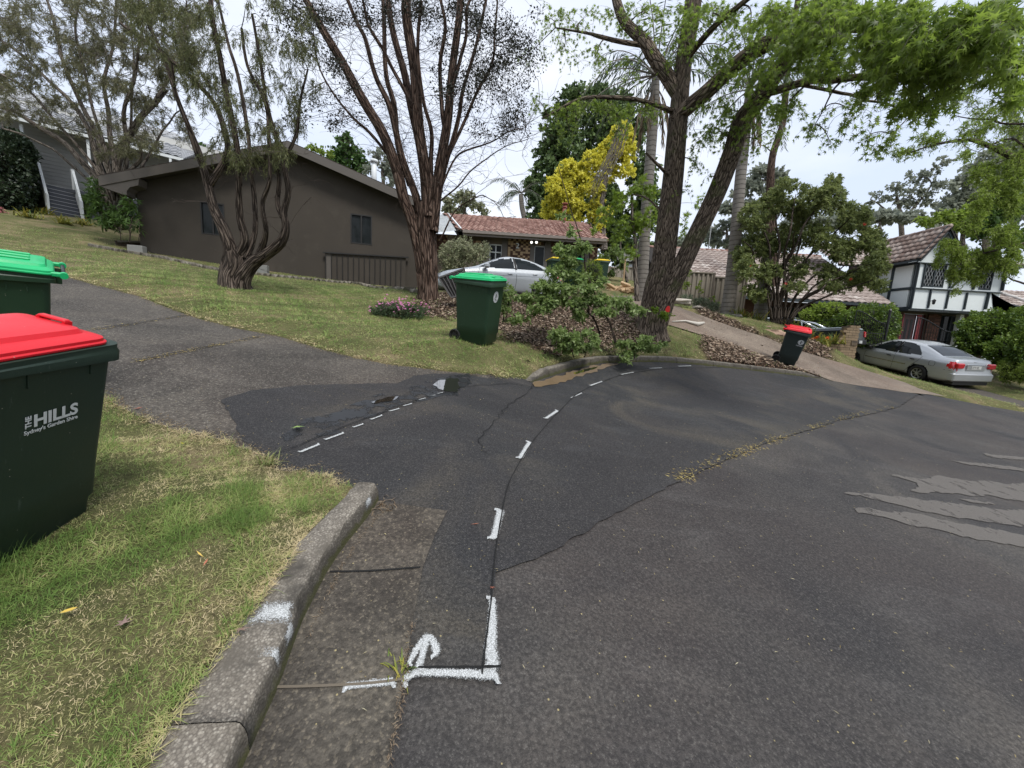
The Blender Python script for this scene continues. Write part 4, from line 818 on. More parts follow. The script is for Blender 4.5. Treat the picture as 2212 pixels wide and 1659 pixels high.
# ================================================================== buildings
def inst(me, M_, parent, name=None):
 o_ = bpy.data.objects.new(name or me.name, me); COL.objects.link(o_); o_.parent = parent; o_.matrix_local = M_; return o_
class Bld:
 """a building: Empty at its base; parts are meshes in world coordinates"""
 def __init__(s, name, loc, label, cat, **k): s.r = empty(name, loc, label=label, cat=cat, **k)
 def part(s, o_): o_.parent = s.r; o_.location = -s.r.location; return o_
 def mb(s, m_, name, mat, smooth=False): return s.part(m_.build(name, mat, None, smooth))
class WP:
 """a vertical wall plane: origin, unit direction along it; n points to the viewer's side"""
 def __init__(s, O, X): s.O = np.array(O, float); s.X = np.array([X[0], X[1], 0.0]); s.X /= np.linalg.norm(s.X); s.N = np.array([s.X[1], -s.X[0], 0])
 def off(s, d): return WP(s.O + s.N * d, s.X)
 def P(s, u, v):
  d = ray(u, v); t = (s.O - EYE).dot(s.N) / d.dot(s.N); p = EYE + d * t; return (float((p - s.O).dot(s.X)), float(p[2]))
 def w(s, a, z, d=0): return s.O * np.array([1, 1, 0]) + s.X * a + s.N * d + np.array([0, 0, z])
 def mat(s):
  m_ = Matrix((V3(s.X), -V3(s.N), Vector((0, 0, 1)))).transposed().to_4x4(); m_.translation = V3(s.O * np.array([1, 1, 0])); return m_   # local (along, depth, z)
 def box(s, mb, a0, a1, z0, z1, d0, d1, bev=0): mb.box(a0, a1, -d1, -d0, z0, z1, bev, M=s.mat()); return mb
 def bar(s, mb, p, q, w_, d, th=.05): mb.beam(V3(s.w(*p, d)), V3(s.w(*q, d)), w_, th, up=s.N.tolist()) if False else mb.beam(V3(s.w(*p, d)), V3(s.w(*q, d)), th, w_, up=s.N.tolist()); return mb
def wall(wp, a0, a1, zb, top, holes, d=0.0, thick=.2):
 """wall with real openings; top: function of a; holes (a0,a1,z0,z1)"""
 mb = MB(); cuts = sorted({a0, a1, *[h[0] for h in holes], *[h[1] for h in holes], *[q for q in getattr(top, 'breaks', []) if a0 < q < a1]})
 for l, r in zip(cuts, cuts[1:]):
  hs = sorted([h for h in holes if h[0] <= l + 1e-6 and h[1] >= r - 1e-6], key=lambda h: h[2]); z = zb
  segs = []
  for h in hs: segs.append((z, z, h[2], h[2])); z = h[3]
  segs.append((z, z, top(r - 1e-6), top(l + 1e-6)))
  for b0, b1, t1, t0 in segs:
   for dd in (d, d - thick):
    q = [wp.w(l, b0, dd), wp.w(r, b1, dd), wp.w(r, t1, dd), wp.w(l, t0, dd)]; mb.add(q, [(0, 1, 2, 3) if dd == d else (3, 2, 1, 0)])
 for h in holes:
  for p, q in (((h[0], h[2]), (h[1], h[2])), ((h[1], h[2]), (h[1], h[3])), ((h[1], h[3]), (h[0], h[3])), ((h[0], h[3]), (h[0], h[2]))):
   mb.add([wp.w(*p, d), wp.w(*q, d), wp.w(*q, d - thick), wp.w(*p, d - thick)], [(0, 3, 2, 1)])
 return mb
def brick_mesh(l, h, d): return MB().box(-l / 2, l / 2, -d / 2, d / 2, -h / 2, h / 2).build('brick', None)
def brickwork(parent, wp, a0, a1, z0, z1, d, mats, bl=.23, bh=.076, jt=.01, checker=False, skip=None, depth=.09, seed=1, lim=300, maxrows=99):
 r = random.Random(seed); proto = {}
 rows = int(round((z1 - z0) / (bh + jt))); n = 0
 for i in range(rows):
  z = z0 + (i + .5) * (z1 - z0) / rows; x = a0 - (0 if checker or i % 2 == 0 else bl / 2 + jt / 2); k = 0
  while x < a1 - .01:
   l = max(x, a0); e = min(x + bl, a1)
   if e - l > .03 and not (skip and skip((l + e) / 2, z)):
    w_ = round(e - l, 3); mi = (i + k) % 2 if checker else r.randrange(len(mats))
    if checker and r.random() < .22: mi = 1 - mi
    key = (w_, mi)
    if key not in proto:
     me = bpy.data.meshes.new('brick'); b_ = MB().box(-w_ / 2, w_ / 2, -depth / 2, depth / 2, -(z1 - z0) / rows / 2 + jt / 2, (z1 - z0) / rows / 2 - jt / 2); me.from_pydata(b_.v, [], b_.f); me.materials.append(mats[mi]); proto[key] = me
    m_ = wp.mat() @ Matrix.Translation(((l + e) / 2, -d + r.uniform(-.004, .004), z))
    inst(proto[key], m_, parent, 'brick'); n += 1
   x += bl + jt; k += 1
 return n
_tiles = {}
def tile_mesh(mat, tw, tl, wave=.055):
 k = (mat.name, tw, tl)
 if k in _tiles: return _tiles[k]
 n = 6; vs = []
 for j, (y, lift) in enumerate(((-.02, .036), (tl * .5, .020), (tl * 1.02, .0))):
  for i in range(n + 1):
   a = i / n; z = wave * math.sin(a * 2 * math.pi - .6) * .5 + wave * .6 + lift; vs.append(((a - .5) * tw * 1.02, y, z))
 fs = [(j * (n + 1) + i, j * (n + 1) + i + 1, (j + 1) * (n + 1) + i + 1, (j + 1) * (n + 1) + i) for j in range(2) for i in range(n)]
 k0 = len(vs)
 for i in range(n + 1): x, y, z = vs[i]; vs.append((x, y + .004, z - .045))
 fs += [(k0 + i, k0 + i + 1, i + 1, i) for i in range(n)]
 me = bpy.data.meshes.new('tile'); me.from_pydata(vs, [], fs); me.materials.append(mat); me.polygons.foreach_set('use_smooth', [True] * (2 * n) + [False] * n); _tiles[k] = me; return me
def tiles(parent, P0, U, Vv, A, B, mask, mat, tw=.3, tl=.34, lim=300, seed=0):
 """P0 lower left corner (world), U along the eave, Vv up the slope; A, B extents"""
 U = V3(U).normalized(); Vv = V3(Vv); Vv = (Vv - U * Vv.dot(U)).normalized(); Nn = U.cross(Vv); me = tile_mesh(mat, tw, tl); r = random.Random(seed); T = []
 for j in range(int(B / tl + .5)):
  for i in range(int(A / tw + .5)):
   a, b_ = (i + .5) * tw, (j + .4) * tl
   if mask is None or mask(a, b_):
    p = V3(P0) + U * a + Vv * (j * tl) + Nn * .01; T.append((p - V3(EYE), p))
 T.sort(key=lambda q: q[0].length)
 R3 = Matrix((U, Vv, Nn)).transposed()
 for q, (_, p) in enumerate(T[:lim]):
  m_ = R3.to_4x4(); m_.translation = p + Nn * r.uniform(-.004, .006); m_ = m_ @ Matrix.Rotation(r.uniform(-.012, .012), 4, 'Z'); inst(me, m_, parent, 'tile')
 rest = T[lim:]
 if rest:
  V0 = np.array([v.co[:] for v in me.vertices]); R = np.array(R3); co = np.concatenate([V0 @ R.T + np.array(p) for _, p in rest]); fc = [tuple(pp.vertices) for pp in me.polygons]
  ff = []; sz = []
  for k in range(len(rest)):
   for f in fc: ff += [i + k * len(V0) for i in f]; sz.append(len(f))
  o_ = npmesh('tiles', co, ff, sz, mat, parent); o_['kind'] = 'stuff'
def slab(mb, pts, th):
 """roof panel with thickness; pts world corners counter-clockwise from above"""
 P_ = [V3(p) for p in pts]; n_ = (P_[1] - P_[0]).cross(P_[2] - P_[0]).normalized(); k = len(P_)
 if n_.z < 0: P_ = P_[::-1]; n_ = -n_
 mb.add(P_ + [p - n_ * th for p in P_], [tuple(range(k)), tuple(range(2 * k - 1, k - 1, -1))] + [(i, i + k, (i + 1) % k + k, (i + 1) % k) for i in range(k)]); return mb
M_RENDERED = simple('brown_render', (.056, .048, .040), .85, var=.2, scale=.8, dirt=(.078, .068, .056), dirt_amt=.45, bump=.25, bscale=60, spec=.2)
M_FASCIA = simple('brown_fascia', (.085, .074, .064), .7, var=.1, scale=2); M_SHINGLE = simple('old_shingles', (.035, .026, .021), .95, var=.5, scale=9, bump=.8, bscale=25)
M_DARKWIN = simple('window_frame_dark', (.012, .011, .01), .5); M_SOFF = simple('soffit_brown', (.05, .043, .037), .8)
m, n, b, o = newmat('window_glass'); b.inputs['Base Color'].default_value = (.014, .017, .018, 1); b.inputs['Roughness'].default_value = .05; b.inputs['Specular IOR Level'].default_value = .18; M_GLASS = m
M_WHITE = simple('white_paint', (.62, .65, .66), .6, var=.05, scale=2, dirt=(.35, .34, .3), dirt_amt=.3); M_ALU = simple('dull_aluminium', (.35, .36, .36), .45, .4)
M_STONE = simple('edging_stone', (.2, .18, .15), .95, var=.35, scale=7, bump=.6, bscale=20, dirt=(.1, .11, .05), dirt_amt=.5, perobj=.5)
def window(b_, wp, a0, a1, z0, z1, d, fm, gm, mull=(), trans=(), fw=.05, parent=None, glass_d=-.05, label=None):
 mb = MB()
 for x in (a0 + fw / 2, a1 - fw / 2, *[a0 + (a1 - a0) * m_ for m_ in mull]): wp.box(mb, x - fw / 2, x + fw / 2, z0, z1, d - .09, d + .015)
 for z in (z0 + fw / 2, z1 - fw / 2, *[z0 + (z1 - z0) * m_ for m_ in trans]): wp.box(mb, a0 + fw, a1 - fw, z - fw / 2, z + fw / 2, d - .085, d + .01)
 f = b_.mb(mb, 'window', fm); g = MB(); wp.box(g, a0 + .01, a1 - .01, z0 + .01, z1 - .01, d + glass_d - .008, d + glass_d); g.build('pane', gm, f)
 if label: f['label'] = label
 return f
bl = at(305, 548, 15.5); br_ = at(918, 631, 18.6); W1 = WP([bl[0], bl[1], 0], [br_[0] - bl[0], br_[1] - bl[1]]); A1 = float(np.hypot(br_[0] - bl[0], br_[1] - bl[1])); zb1 = min(bl[2], br_[2]) - .6
H1 = Bld('house', bl, 'low brown rendered house with a wide gable, dark windows and a slatted screen', 'house')
F1 = W1.off(.55)
fl_, fa_, fr_ = F1.P(213, 381), F1.P(622, 306), F1.P(938, 447)
def rooftop(a): return fl_[1] + (fa_[1] - fl_[1]) * (a - fl_[0]) / (fa_[0] - fl_[0]) if a < fa_[0] else fa_[1] + (fr_[1] - fa_[1]) * (a - fa_[0]) / (fr_[0] - fa_[0])
walltop = lambda a: rooftop(a) - .20
class _T:
 breaks = [fa_[0]]
 def __call__(s, a): return walltop(a)
def rect(wp, u0, v0, u1, v1): p, q = wp.P(u0, v0), wp.P(u1, v1); return (min(p[0], q[0]), max(p[0], q[0]), min(p[1], q[1]), max(p[1], q[1]))
w1a = rect(W1, 431.5, 434, 487, 510); w1b = rect(W1, 757, 460.5, 803.5, 530)
H1.mb(wall(W1, 0, A1, zb1, _T(), [w1a, w1b]), 'wall', M_RENDERED)
mb = MB(); zt_ = min(walltop(0), walltop(A1))
for a in (0.004, A1 - .204): mb.box(a, a + .2, .21, 8, zb1, walltop(a), M=W1.mat())
mb.box(.2, A1 - .2, 8, 8.2, zb1, zt_, M=W1.mat()); H1.mb(mb, 'side_wall', M_RENDERED)
window(H1, W1, *w1a, 0, M_DARKWIN, M_GLASS, mull=(.5,)); window(H1, W1, *w1b, 0, M_DARKWIN, M_GLASS, mull=(.5,))
mb = MB()
for (a0, a1) in ((fl_[0], fa_[0]), (fa_[0], fr_[0])):
 slab(mb, [F1.w(a0, rooftop(a0 + (1e-6 if a0 == fa_[0] else 0)), 0), F1.w(a1, rooftop(a1 - (1e-6 if a1 == fa_[0] else 0)), 0), F1.w(a1, rooftop(a1 - (1e-6 if a1 == fa_[0] else 0)), -9.2), F1.w(a0, rooftop(a0 + (1e-6 if a0 == fa_[0] else 0)), -9.2)], .17)
rf = H1.mb(mb, 'roof', M_SOFF)
mb = MB()
for (a0, a1) in ((fl_[0] - .03, fa_[0]), (fa_[0], fr_[0])):
 z0_, z1_ = rooftop(a0), rooftop(a1 - 1e-6 if a1 == fa_[0] else a1)
 n_ = 46
 for i in range(n_):           # ragged courses of shingles at the verge
  s0, s1 = i / n_, (i + 1) / n_; e = .015 + .02 * ((i * 7) % 5) / 5
  q = [F1.w(a0 + (a1 - a0) * s, z0_ + (z1_ - z0_) * s + .035, e) for s in (s0, s1)] + [F1.w(a0 + (a1 - a0) * s, z0_ + (z1_ - z0_) * s + .035, -9.2) for s in (s1, s0)]; slab(mb, q, .03)
sh_ = mb.build('shingles', M_SHINGLE, rf); sh_['kind'] = 'stuff'
mb = MB()
for (a0, a1) in ((fl_[0], fa_[0]), (fa_[0], fr_[0])):
 z0_, z1_ = rooftop(a0) - .0, rooftop(a1 - 1e-6 if a1 == fa_[0] else a1) - .0
 fh = .33; q = [F1.w(a0, z0_ - fh, .03), F1.w(a1, z1_ - fh * .95, .03), F1.w(a1, z1_ + .0, .03), F1.w(a0, z0_ + .0, .03)]; mb.add(q + [p - F1.N * .05 for p in q], [(0, 1, 2, 3), (7, 6, 5, 4), (0, 4, 5, 1), (3, 2, 6, 7), (0, 3, 7, 4)])
H1.mb(mb, 'fascia', M_FASCIA)
zz = rooftop(fl_[0]) - .33; mb = MB(); P_ = [(fl_[0], zz + .02), (.02, zz - .20), (-.02, zz - .02), (.08, zz + .22), (.1, rooftop(.1) - .3), (fl_[0], rooftop(fl_[0]) - .3)]
P_ = [(fl_[0] + .01, zz), (-.15, zz - .19), (-.02, zz - .20), (-.01, zz - .05), (.10, zz + .10), (.35, zz + .2), (.4, rooftop(.4) - .31)]
vs = [F1.w(a, z, .0) for a, z in P_] + [F1.w(a, z, -.5) for a, z in P_]; k = len(P_); mb.add(vs, [tuple(range(k)), tuple(range(2 * k - 1, k - 1, -1))] + [(i, i + k, (i + 1) % k + k, (i + 1) % k) for i in range(k)]); H1.mb(mb, 'eave_return', M_FASCIA)
mb = MB();
wq = W1.off(-3.2); f0, f1 = wq.P(808, 392), wq.P(812, 345); mb.tube([wq.w(f0[0], f0[1] - .6), wq.w(f0[0], f1[1])], .13, 14).tube([wq.w(f0[0], f1[1] - .16), wq.w(f0[0], f1[1] - .02)], .19, 14); H1.mb(mb, 'flue', M_WHITE, True)
S1 = W1.off(.12); sa0, sa1 = S1.P(703, 545)[0], S1.P(877, 556)[0]; zt0 = S1.P(703, 546)[1]; zt1 = S1.P(877, 556)[1]; zlo = S1.P(703, 606)[1]; zl1 = S1.P(876, 627)[1]
mb = MB(); mb.beam(V3(S1.w(sa0 - .08, zt0, .03)), V3(S1.w(sa1 + .12, zt1, .03)), .1, .05); H1.mb(mb, 'screen_rail', M_DARKWIN)
nb_ = 15; me_b = None
for i in range(nb_):
 a0 = sa0 + (sa1 - sa0) * i / nb_; f = (i + .5) / nb_; zt_, zl_ = zt0 + (zt1 - zt0) * f - .03, zlo + (zl1 - zlo) * f - .05; mb = MB(); S1.box(mb, a0 + .025, a0 + (sa1 - sa0) / nb_ - .012, zl_, zt_, -.02, .005); H1.mb(mb, 'board', M_RENDERED if i else M_FASCIA)
 mb = MB(); S1.box(mb, a0 - .004, a0 + .018, zl_, zt_ + .02, -.02, .03); H1.mb(mb, 'batten', M_DARKWIN)
def rock(name, c, r, mat, seed, parent=None, squash=.6, sub=2):
 rr = random.Random(seed); bm = bmesh.new(); bmesh.ops.create_icosphere(bm, subdivisions=sub, radius=1)
 ph = [rr.uniform(0, 6) for _ in range(6)]
 for v in bm.verts:
  q = v.co; k = 1 + .16 * math.sin(q.x * 3 + ph[0]) * math.cos(q.y * 4 + ph[1]) + .13 * math.sin(q.z * 5 + ph[2] + q.x * 2) + .06 * math.sin(q.y * 11 + ph[3]); q = q * k; q.z = max(min(q.z, .62), -.6)
  v.co = Vector((q.x * r[0], q.y * r[1], q.z * r[2]))
 me = bpy.data.meshes.new(name); bm.to_mesh(me); bm.free(); o_ = link(name, me, mat, parent); o_.location = V3(c); o_.rotation_euler = (0, 0, rr.uniform(0, 6)); return o_
e0 = at(305, 549, 15.4); SE = empty('stone_edging', e0, label='low edging of rough grey stones along the foot of the brown house', cat='edging')
pts = [onground(u, v) for u, v in [(195, 531), (250, 542), (305, 551), (390, 567), (470, 584), (560, 594), (700, 608), (790, 618), (900, 634)]]; pts = smooth_line(pts, 10); acc = 0
for i, (a, c) in enumerate(zip(pts, pts[1:])):
 rr = random.Random(i); q = (a + c) / 2; L_ = np.linalg.norm(c - a); q[2] = gz1(q[0], q[1]) + .03; o_ = rock('stone', q - e0, (L_ * .62, .17, .11), M_STONE, i, SE, sub=1); o_.rotation_euler = (0, 0, math.atan2(c[1] - a[1], c[0] - a[0]) + rr.uniform(-.15, .15))
M_DIRTW = simple('dark_retaining_face', (.05, .035, .024), .95, var=.3, scale=5, bump=.5)
rw0, rw1 = onground(200, 528), at(303, 519, 15.9); RWl = Bld('retaining_wall', rw0, 'low dark retaining wall cut into the lawn at the left corner of the brown house', 'wall')
mb = MB(); a_, c_ = V3(rw0), V3(rw1);
mb.beam(a_ + Vector((0, .9, -.05)), c_ + Vector((0, .5, -.35)), .12, .75); RWl.mb(mb, 'wall_face', M_DIRTW)
mb = MB(); mb.beam(a_ + Vector((0, .9, .30)), c_ + Vector((0, .5, .03)), .2, .07); RWl.mb(mb, 'coping', M_STONE)
M_BLOCK = simple('grey_block', (.2, .2, .19), .9, bump=.4)
for (u, v), lb in (((297, 549), 'grey concrete block at the left corner of the brown house'), ((565, 590), 'grey concrete block behind the twisted tree against the brown house')):
 p = onground(u, v); o_ = MB().box(-.24, .24, -.12, .12, 0, .32, bev=.012).build('concrete_block', M_BLOCK); o_.location = V3(p) - Vector((0, 0, .02)); o_.rotation_euler = (0, 0, .2); tag(o_, lb, 'block')
def tilemat(name, c0, c1, c2, moss=(.1, .1, .08)):
 m, n, b, o = newmat(name); t = NT(n); p = t.pos(); r = t.rand(); f = t.noise(p, 3.5, 5, .6); c = t.ramp(t.math('ADD', t.math('MULTIPLY', r, .35), t.math('MULTIPLY', f, .65)), [(.3, c0), (.5, c1), (.7, c2)])
 c = t.mix(t.math('MULTIPLY', t.rampf(t.noise(p, 12, 6, .7), .5, .7), .55), c, moss); t.set(b, 'Base Color', c); b.inputs['Roughness'].default_value = .85; t.set(b, 'Normal', t.bump(t.noise(p, 50, 4), .3, .005)); return m
M_TILEP = tilemat('pink_clay_tile', (.19, .10, .08), (.29, .165, .135), (.38, .245, .205)); M_TILEB = tilemat('weathered_brown_tile', (.15, .10, .082), (.235, .175, .148), (.36, .30, .265), (.08, .07, .055)); M_TILEG = tilemat('pale_lichen_tile', (.22, .17, .15), (.34, .28, .25), (.47, .42, .385), (.10, .085, .07))
M_UNDER = simple('roof_underlay', (.02, .017, .015), .95)
M_BRD = simple('dark_brown_brick', (.075, .038, .026), .9, var=.3, bump=.3, perobj=.4); M_BRC = simple('cream_brick', (.42, .30, .18), .9, var=.25, bump=.3, perobj=.4); M_MORT = simple('mortar', (.16, .13, .10), .95)
M_BRR = simple('red_brown_brick', (.14, .065, .045), .9, var=.3, bump=.3, perobj=.5); M_BRS = simple('sandstone_brick', (.30, .215, .135), .9, var=.25, bump=.3, dirt=(.09, .08, .05), perobj=.45)
M_PILL = simple('grey_brown_pilaster', (.11, .098, .088), .8); M_GUT = simple('gutter_paint', (.20, .17, .15), .6)
Y2 = 19.8; g0 = at(985, 560, Y2); W2 = WP([g0[0], Y2, 0], [1, .03])
eL, eR = W2.P(945, 502), W2.P(1289, 528); ze = W2.P(1160, 517.5)[1]; floor2 = ze - 2.35
H2 = Bld('house', W2.w(3, floor2), 'brick house number 2 with a pink tiled roof behind the silver sedan', 'house')
a_r = W2.P(1288, 540)[0]; a_l = -1.6
holes2 = [rect(W2, 1058, 527, 1083, 575), rect(W2, 1154.5, 531, 1175, 575), rect(W2, 1237, 538, 1255, 575)]
holes2 = [(h[0], h[1], floor2 + .1, h[3]) for h in holes2]
top2 = lambda a: ze - .02
H2.mb(wall(W2, a_l, a_r, floor2 - 1.2, top2, holes2), 'wall', M_MORT)
mb = MB(); mb.box(a_l, a_l + .2, .21, 6.5, floor2 - 1.2, ze, M=W2.mat()).box(a_r - .2, a_r, .21, 6.5, floor2 - 1.2, ze, M=W2.mat()).box(a_l, a_r, 6.5, 6.7, floor2 - 1.2, ze, M=W2.mat()); H2.mb(mb, 'side_wall', M_BRD)
window(H2, W2, *holes2[0], 0, M_WHITE, M_GLASS, mull=(.5,), trans=(.8,)); dr_ = window(H2, W2, *holes2[1], 0, M_ALU, M_GLASS); dr_.name = 'glass_door'; window(H2, W2, *holes2[2], 0, M_DARKWIN, M_GLASS)
for u0, u1 in ((1083.5, 1095.5), (1145, 1154), (1176, 1189), (1256, 1262), (1263, 1272), (1045, 1057.5), (1222, 1236)):
 a0, a1 = W2.P(u0, 545)[0], W2.P(u1, 545)[0]; mb = MB(); W2.box(mb, a0, a1, floor2 - .8, ze - .05, .003, .11); H2.mb(mb, 'pilaster', M_PILL)
bp = H2.mb(MB().box(W2.P(1097, 545)[0], W2.P(1144.5, 545)[0], -.045, 0, floor2 - .6, ze - .04, M=W2.mat()), 'brick_panel', M_MORT)
brickwork(bp, W2, W2.P(1097, 545)[0], W2.P(1144.5, 545)[0], floor2 + .3, ze - .06, .05, [M_BRC, M_BRD], bl=.115, bh=.086, checker=True, lim=300)
for u0, u1, v0, v1 in ((1158, 1175, 523, 530), (1190, 1201, 524, 545), (1275.5, 1288, 534, 572), (1023, 1044, 520, 560), (945, 966, 508, 545)):
 q = rect(W2, u0, v0, u1, v1); s_ = 1 if u0 > 1000 else 1; pn = H2.mb(MB().box(q[0], q[1], -.045, -.003, q[2], q[3], M=W2.mat()), 'brick_panel', M_MORT); brickwork(pn, W2, q[0], q[1], q[2], q[3], .05, [M_BRD, M_BRC, M_BRR] if u0 < 1200 else [M_BRR, M_BRD, M_BRC], bl=.115, bh=.086, seed=int(u0))
q = W2.P(1119, 536); tmm = W2.mat() @ Matrix.Translation((q[0] - .12, -.115, q[1] - .03)) @ Matrix.Rotation(math.radians(90), 4, 'X')
nb2 = text_mesh('house_number', '2', .36, M_WHITE, H2.r, Matrix.Translation(-H2.r.location) @ tmm, bold=.004, ext=.01)
m, n, b, o = newmat('lamp_light'); b.inputs['Emission Color'].default_value = (1, .96, .88, 1); b.inputs['Emission Strength'].default_value = 1.3; M_LIT = m
for u in (1147.5, 1158):
 q = W2.P(u, 525.7); mb = MB(); c_ = V3(W2.w(q[0], q[1], .22)); mb.tube([c_ - V3(W2.N) * .09, c_], [.05, .07], 14); sl = H2.mb(mb, 'spotlight', M_WHITE); mb = MB(); mb.tube([c_ + V3(W2.N) * .002, c_ + V3(W2.N) * .01], .055, 14); mb.build('lens', M_LIT, sl)
E2 = W2.off(.6); eL = E2.P(1004, 503); eR = E2.P(1310, 529); zE = ze + .05; sl_deg = 21; aR = E2.P(1310, 529)[0]; aL = E2.P(1000, 500)[0]; run = 4.2; rise = run * math.tan(math.radians(24))
ridge_w = W2.off(.6 - run)
rz = ridge_w.P(1110, 473)[1]; rise = rz - zE; aRr = ridge_w.P(1259, 484)[0]; aLr = ridge_w.P(960, 459)[0]
BLp, BRp, TRp, TLp = E2.w(aL, zE), E2.w(aR, zE), ridge_w.w(aRr, rz), ridge_w.w(aLr, rz); BLp = E2.w(aL - .25, zE)
back = W2.off(.6 - 2 * run); mb = MB(); slab(mb, [BLp, BRp, TRp, TLp], .06); slab(mb, [BRp, back.w(aR, zE), TRp], .06); slab(mb, [back.w(aR, zE), back.w(aL, zE), TLp, TRp], .06); slab(mb, [back.w(aL, zE), BLp, TLp], .06)
rf2 = H2.mb(mb, 'roof', M_UNDER); sl_v = V3(ridge_w.w(0, rz)) - V3(E2.w(0, zE)); SLn = sl_v.length
fr_hip = lambda b_: aR + (aRr - aR) * b_ / SLn; fl_hip = lambda b_: (aL - .25) + (aLr - (aL - .25)) * b_ / SLn
A0 = min(aL - .25, aLr) - .1
tiles(rf2, E2.w(A0, zE), E2.X, sl_v, aR - A0, SLn, lambda a, b_: fl_hip(b_) - .02 < a + A0 < fr_hip(b_) + .08, M_TILEP, tw=.29, tl=.36)
hv = V3(TRp) - (V3(BRp) + V3(back.w(aR, zE))) / 2; hl = hv.length
tiles(rf2, BRp, -E2.N, hv, 2 * run, hl, lambda a, b_: b_ / hl * run < a < 2 * run - b_ / hl * run, M_TILEP, tw=.29, tl=.36, lim=60)
def ridge_caps(parent, a, c, mat, r=.1, step=.4, lift=.05):
 a, c = V3(a), V3(c); n_ = max(1, int((c - a).length / step))
 for i in range(n_):
  p, q = a.lerp(c, i / n_), a.lerp(c, (i + 1.08) / n_); mb = MB(); mb.tube([p + Vector((0, 0, lift - .02)), q + Vector((0, 0, lift - .035))], [r, r * .88], 8); mb.build('ridge_tile', mat, parent, True)
ridge_caps(rf2, TLp, TRp, M_TILEP, lift=.0); ridge_caps(rf2, TRp, BRp, M_TILEP, lift=.02)
mb = MB(); mb.beam(V3(E2.w(aL, zE - .03, .05)), V3(E2.w(aR, zE - .03, .05)), .12, .13); mb.beam(V3(E2.w(aL, zE - .11, -.01)), V3(E2.w(aR, zE - .11, -.01)), .03, .18); H2.mb(mb, 'gutter', M_GUT)
mb = MB(); mb.beam(V3(E2.w(aL - .1, zE + .05, -.02)), V3(TLp) + Vector((.2, 0, .02)), .07, .16); H2.mb(mb, 'barge_board', M_WHITE)
mb = MB(); f0 = ridge_w.P(1217, 484); f1 = ridge_w.P(1217.5, 446); mb.tube([ridge_w.w(f0[0], f0[1] - .4, .1), ridge_w.w(f0[0], f1[1], .1)], .11, 14).tube([ridge_w.w(f0[0], f1[1] + .08, .1), ridge_w.w(f0[0], f1[1] + .14, .1)], .17, 14).tube([ridge_w.w(f0[0], f1[1] - .12, .1), ridge_w.w(f0[0], f1[1] - .04, .1)], .14, 14); H2.mb(mb, 'flue', simple('rusty_red_flue', (.20, .05, .035), .7, dirt=(.1, .05, .03)), True)
m, n, b, o = newmat('corrugated_iron'); t = NT(n); p = t.pos(); t.set(b, 'Base Color', t.mix(t.noise(p, 3, 4), (.38, .40, .41), (.6, .62, .62))); b.inputs['Roughness'].default_value = .45; b.inputs['Metallic'].default_value = .3; M_IRON = m
AW = W2.off(1.0); c0 = AW.P(938, 503); c1 = AW.P(985, 498); aw2 = W2.off(-1.6); c2 = aw2.P(966, 467); c3 = aw2.P(938, 464); vs = []; n_ = 60;
for i in range(n_ + 1):
 t_ = i / n_; lo = V3(AW.w(c0[0] + (c1[0] - c0[0]) * t_, c0[1] + (c1[1] - c0[1]) * t_)); hi = V3(aw2.w(c3[0] + (c2[0] - c3[0]) * t_, c3[1] + (c2[1] - c3[1]) * t_)); z = .02 * math.sin(i * 1.9); vs += [lo + Vector((0, 0, z)), hi + Vector((0, 0, z))]
aw = pydata('awning_roof', vs, [(2 * i, 2 * i + 2, 2 * i + 3, 2 * i + 1) for i in range(n_)], M_IRON); H2.part(aw)
Y3 = 20.0; M_TIM = simple('blue_black_timber', (.022, .032, .038), .7, var=.15); M_PANEL = simple('white_plaster', (.66, .70, .70), .8, var=.05, scale=1.5, bump=.15, dirt=(.5, .53, .5), dirt_amt=.35)
W3 = WP([at(1973, 610, Y3)[0], Y3, 0], [1, 0]); T = lambda x, y: (1863 + x * .1577, 459 + y * .1577)
zb3 = W3.P(*T(640, 1318))[1]; zm3 = W3.P(*T(690, 1035))[1]; zt3 = W3.P(*T(760, 690))[1]; gnd3 = zb3 - 2.45
H3 = Bld('house', W3.w(2, gnd3), 'two-storey house with black timbers on white plaster and brown tiled roofs', 'house')
aE = W3.P(*T(1900, 1075))[0]; ap = W3.off(.42).P(*T(1190, 200)); glF = W3.off(.42).P(*T(775, 632)); sl_ = (ap[1] - glF[1]) / (ap[0] - glF[0]); half = (ap[1] - zt3) / sl_; gl = ap[0] - half; gr_ = ap[0] + half
class _G:
 breaks = [ap[0], gr_]
 def __call__(s, a): return ap[1] - .12 - (ap[1] - .12 - zt3) * abs(a - ap[0]) / half if a < gr_ else zt3
q1 = [W3.P(*T(845, 705)), W3.P(*T(1150, 1035))]; wz0, wz1 = W3.P(*T(830, 1015))[1], W3.P(*T(880, 708))[1]; wa0, wa1 = W3.P(*T(840, 860))[0], W3.P(*T(1130, 880))[0]
wr0, wr1 = W3.P(*T(1600, 980))[0], W3.P(*T(1770, 980))[0]
wh3 = [(wa0, wa1, wz0, wz1), (wr0, wr1, wz0, wz1)]
H3.mb(wall(W3, 0, aE, zb3, _G(), wh3, thick=.15), 'wall', M_PANEL)
sd_ = WP(W3.w(0, 0), [0, -1]); sd_ = WP([W3.O[0], Y3, 0], [0, 1]);
mb = MB(); mb.box(0, .15, .151, 6.5, zb3, zt3, M=W3.mat()).box(aE - .15, aE, .151, 6.5, zb3, zt3, M=W3.mat()).box(0, aE, 6.5, 6.65, zb3, zt3, M=W3.mat()); H3.mb(mb, 'side_wall', M_PANEL)
def tim(p, q, w_=.15, d=.022, nm='timber'):
 mb = MB(); W3.bar(mb, p, q, w_, d, .045); H3.mb(mb, nm, M_TIM)
i_ = [0]
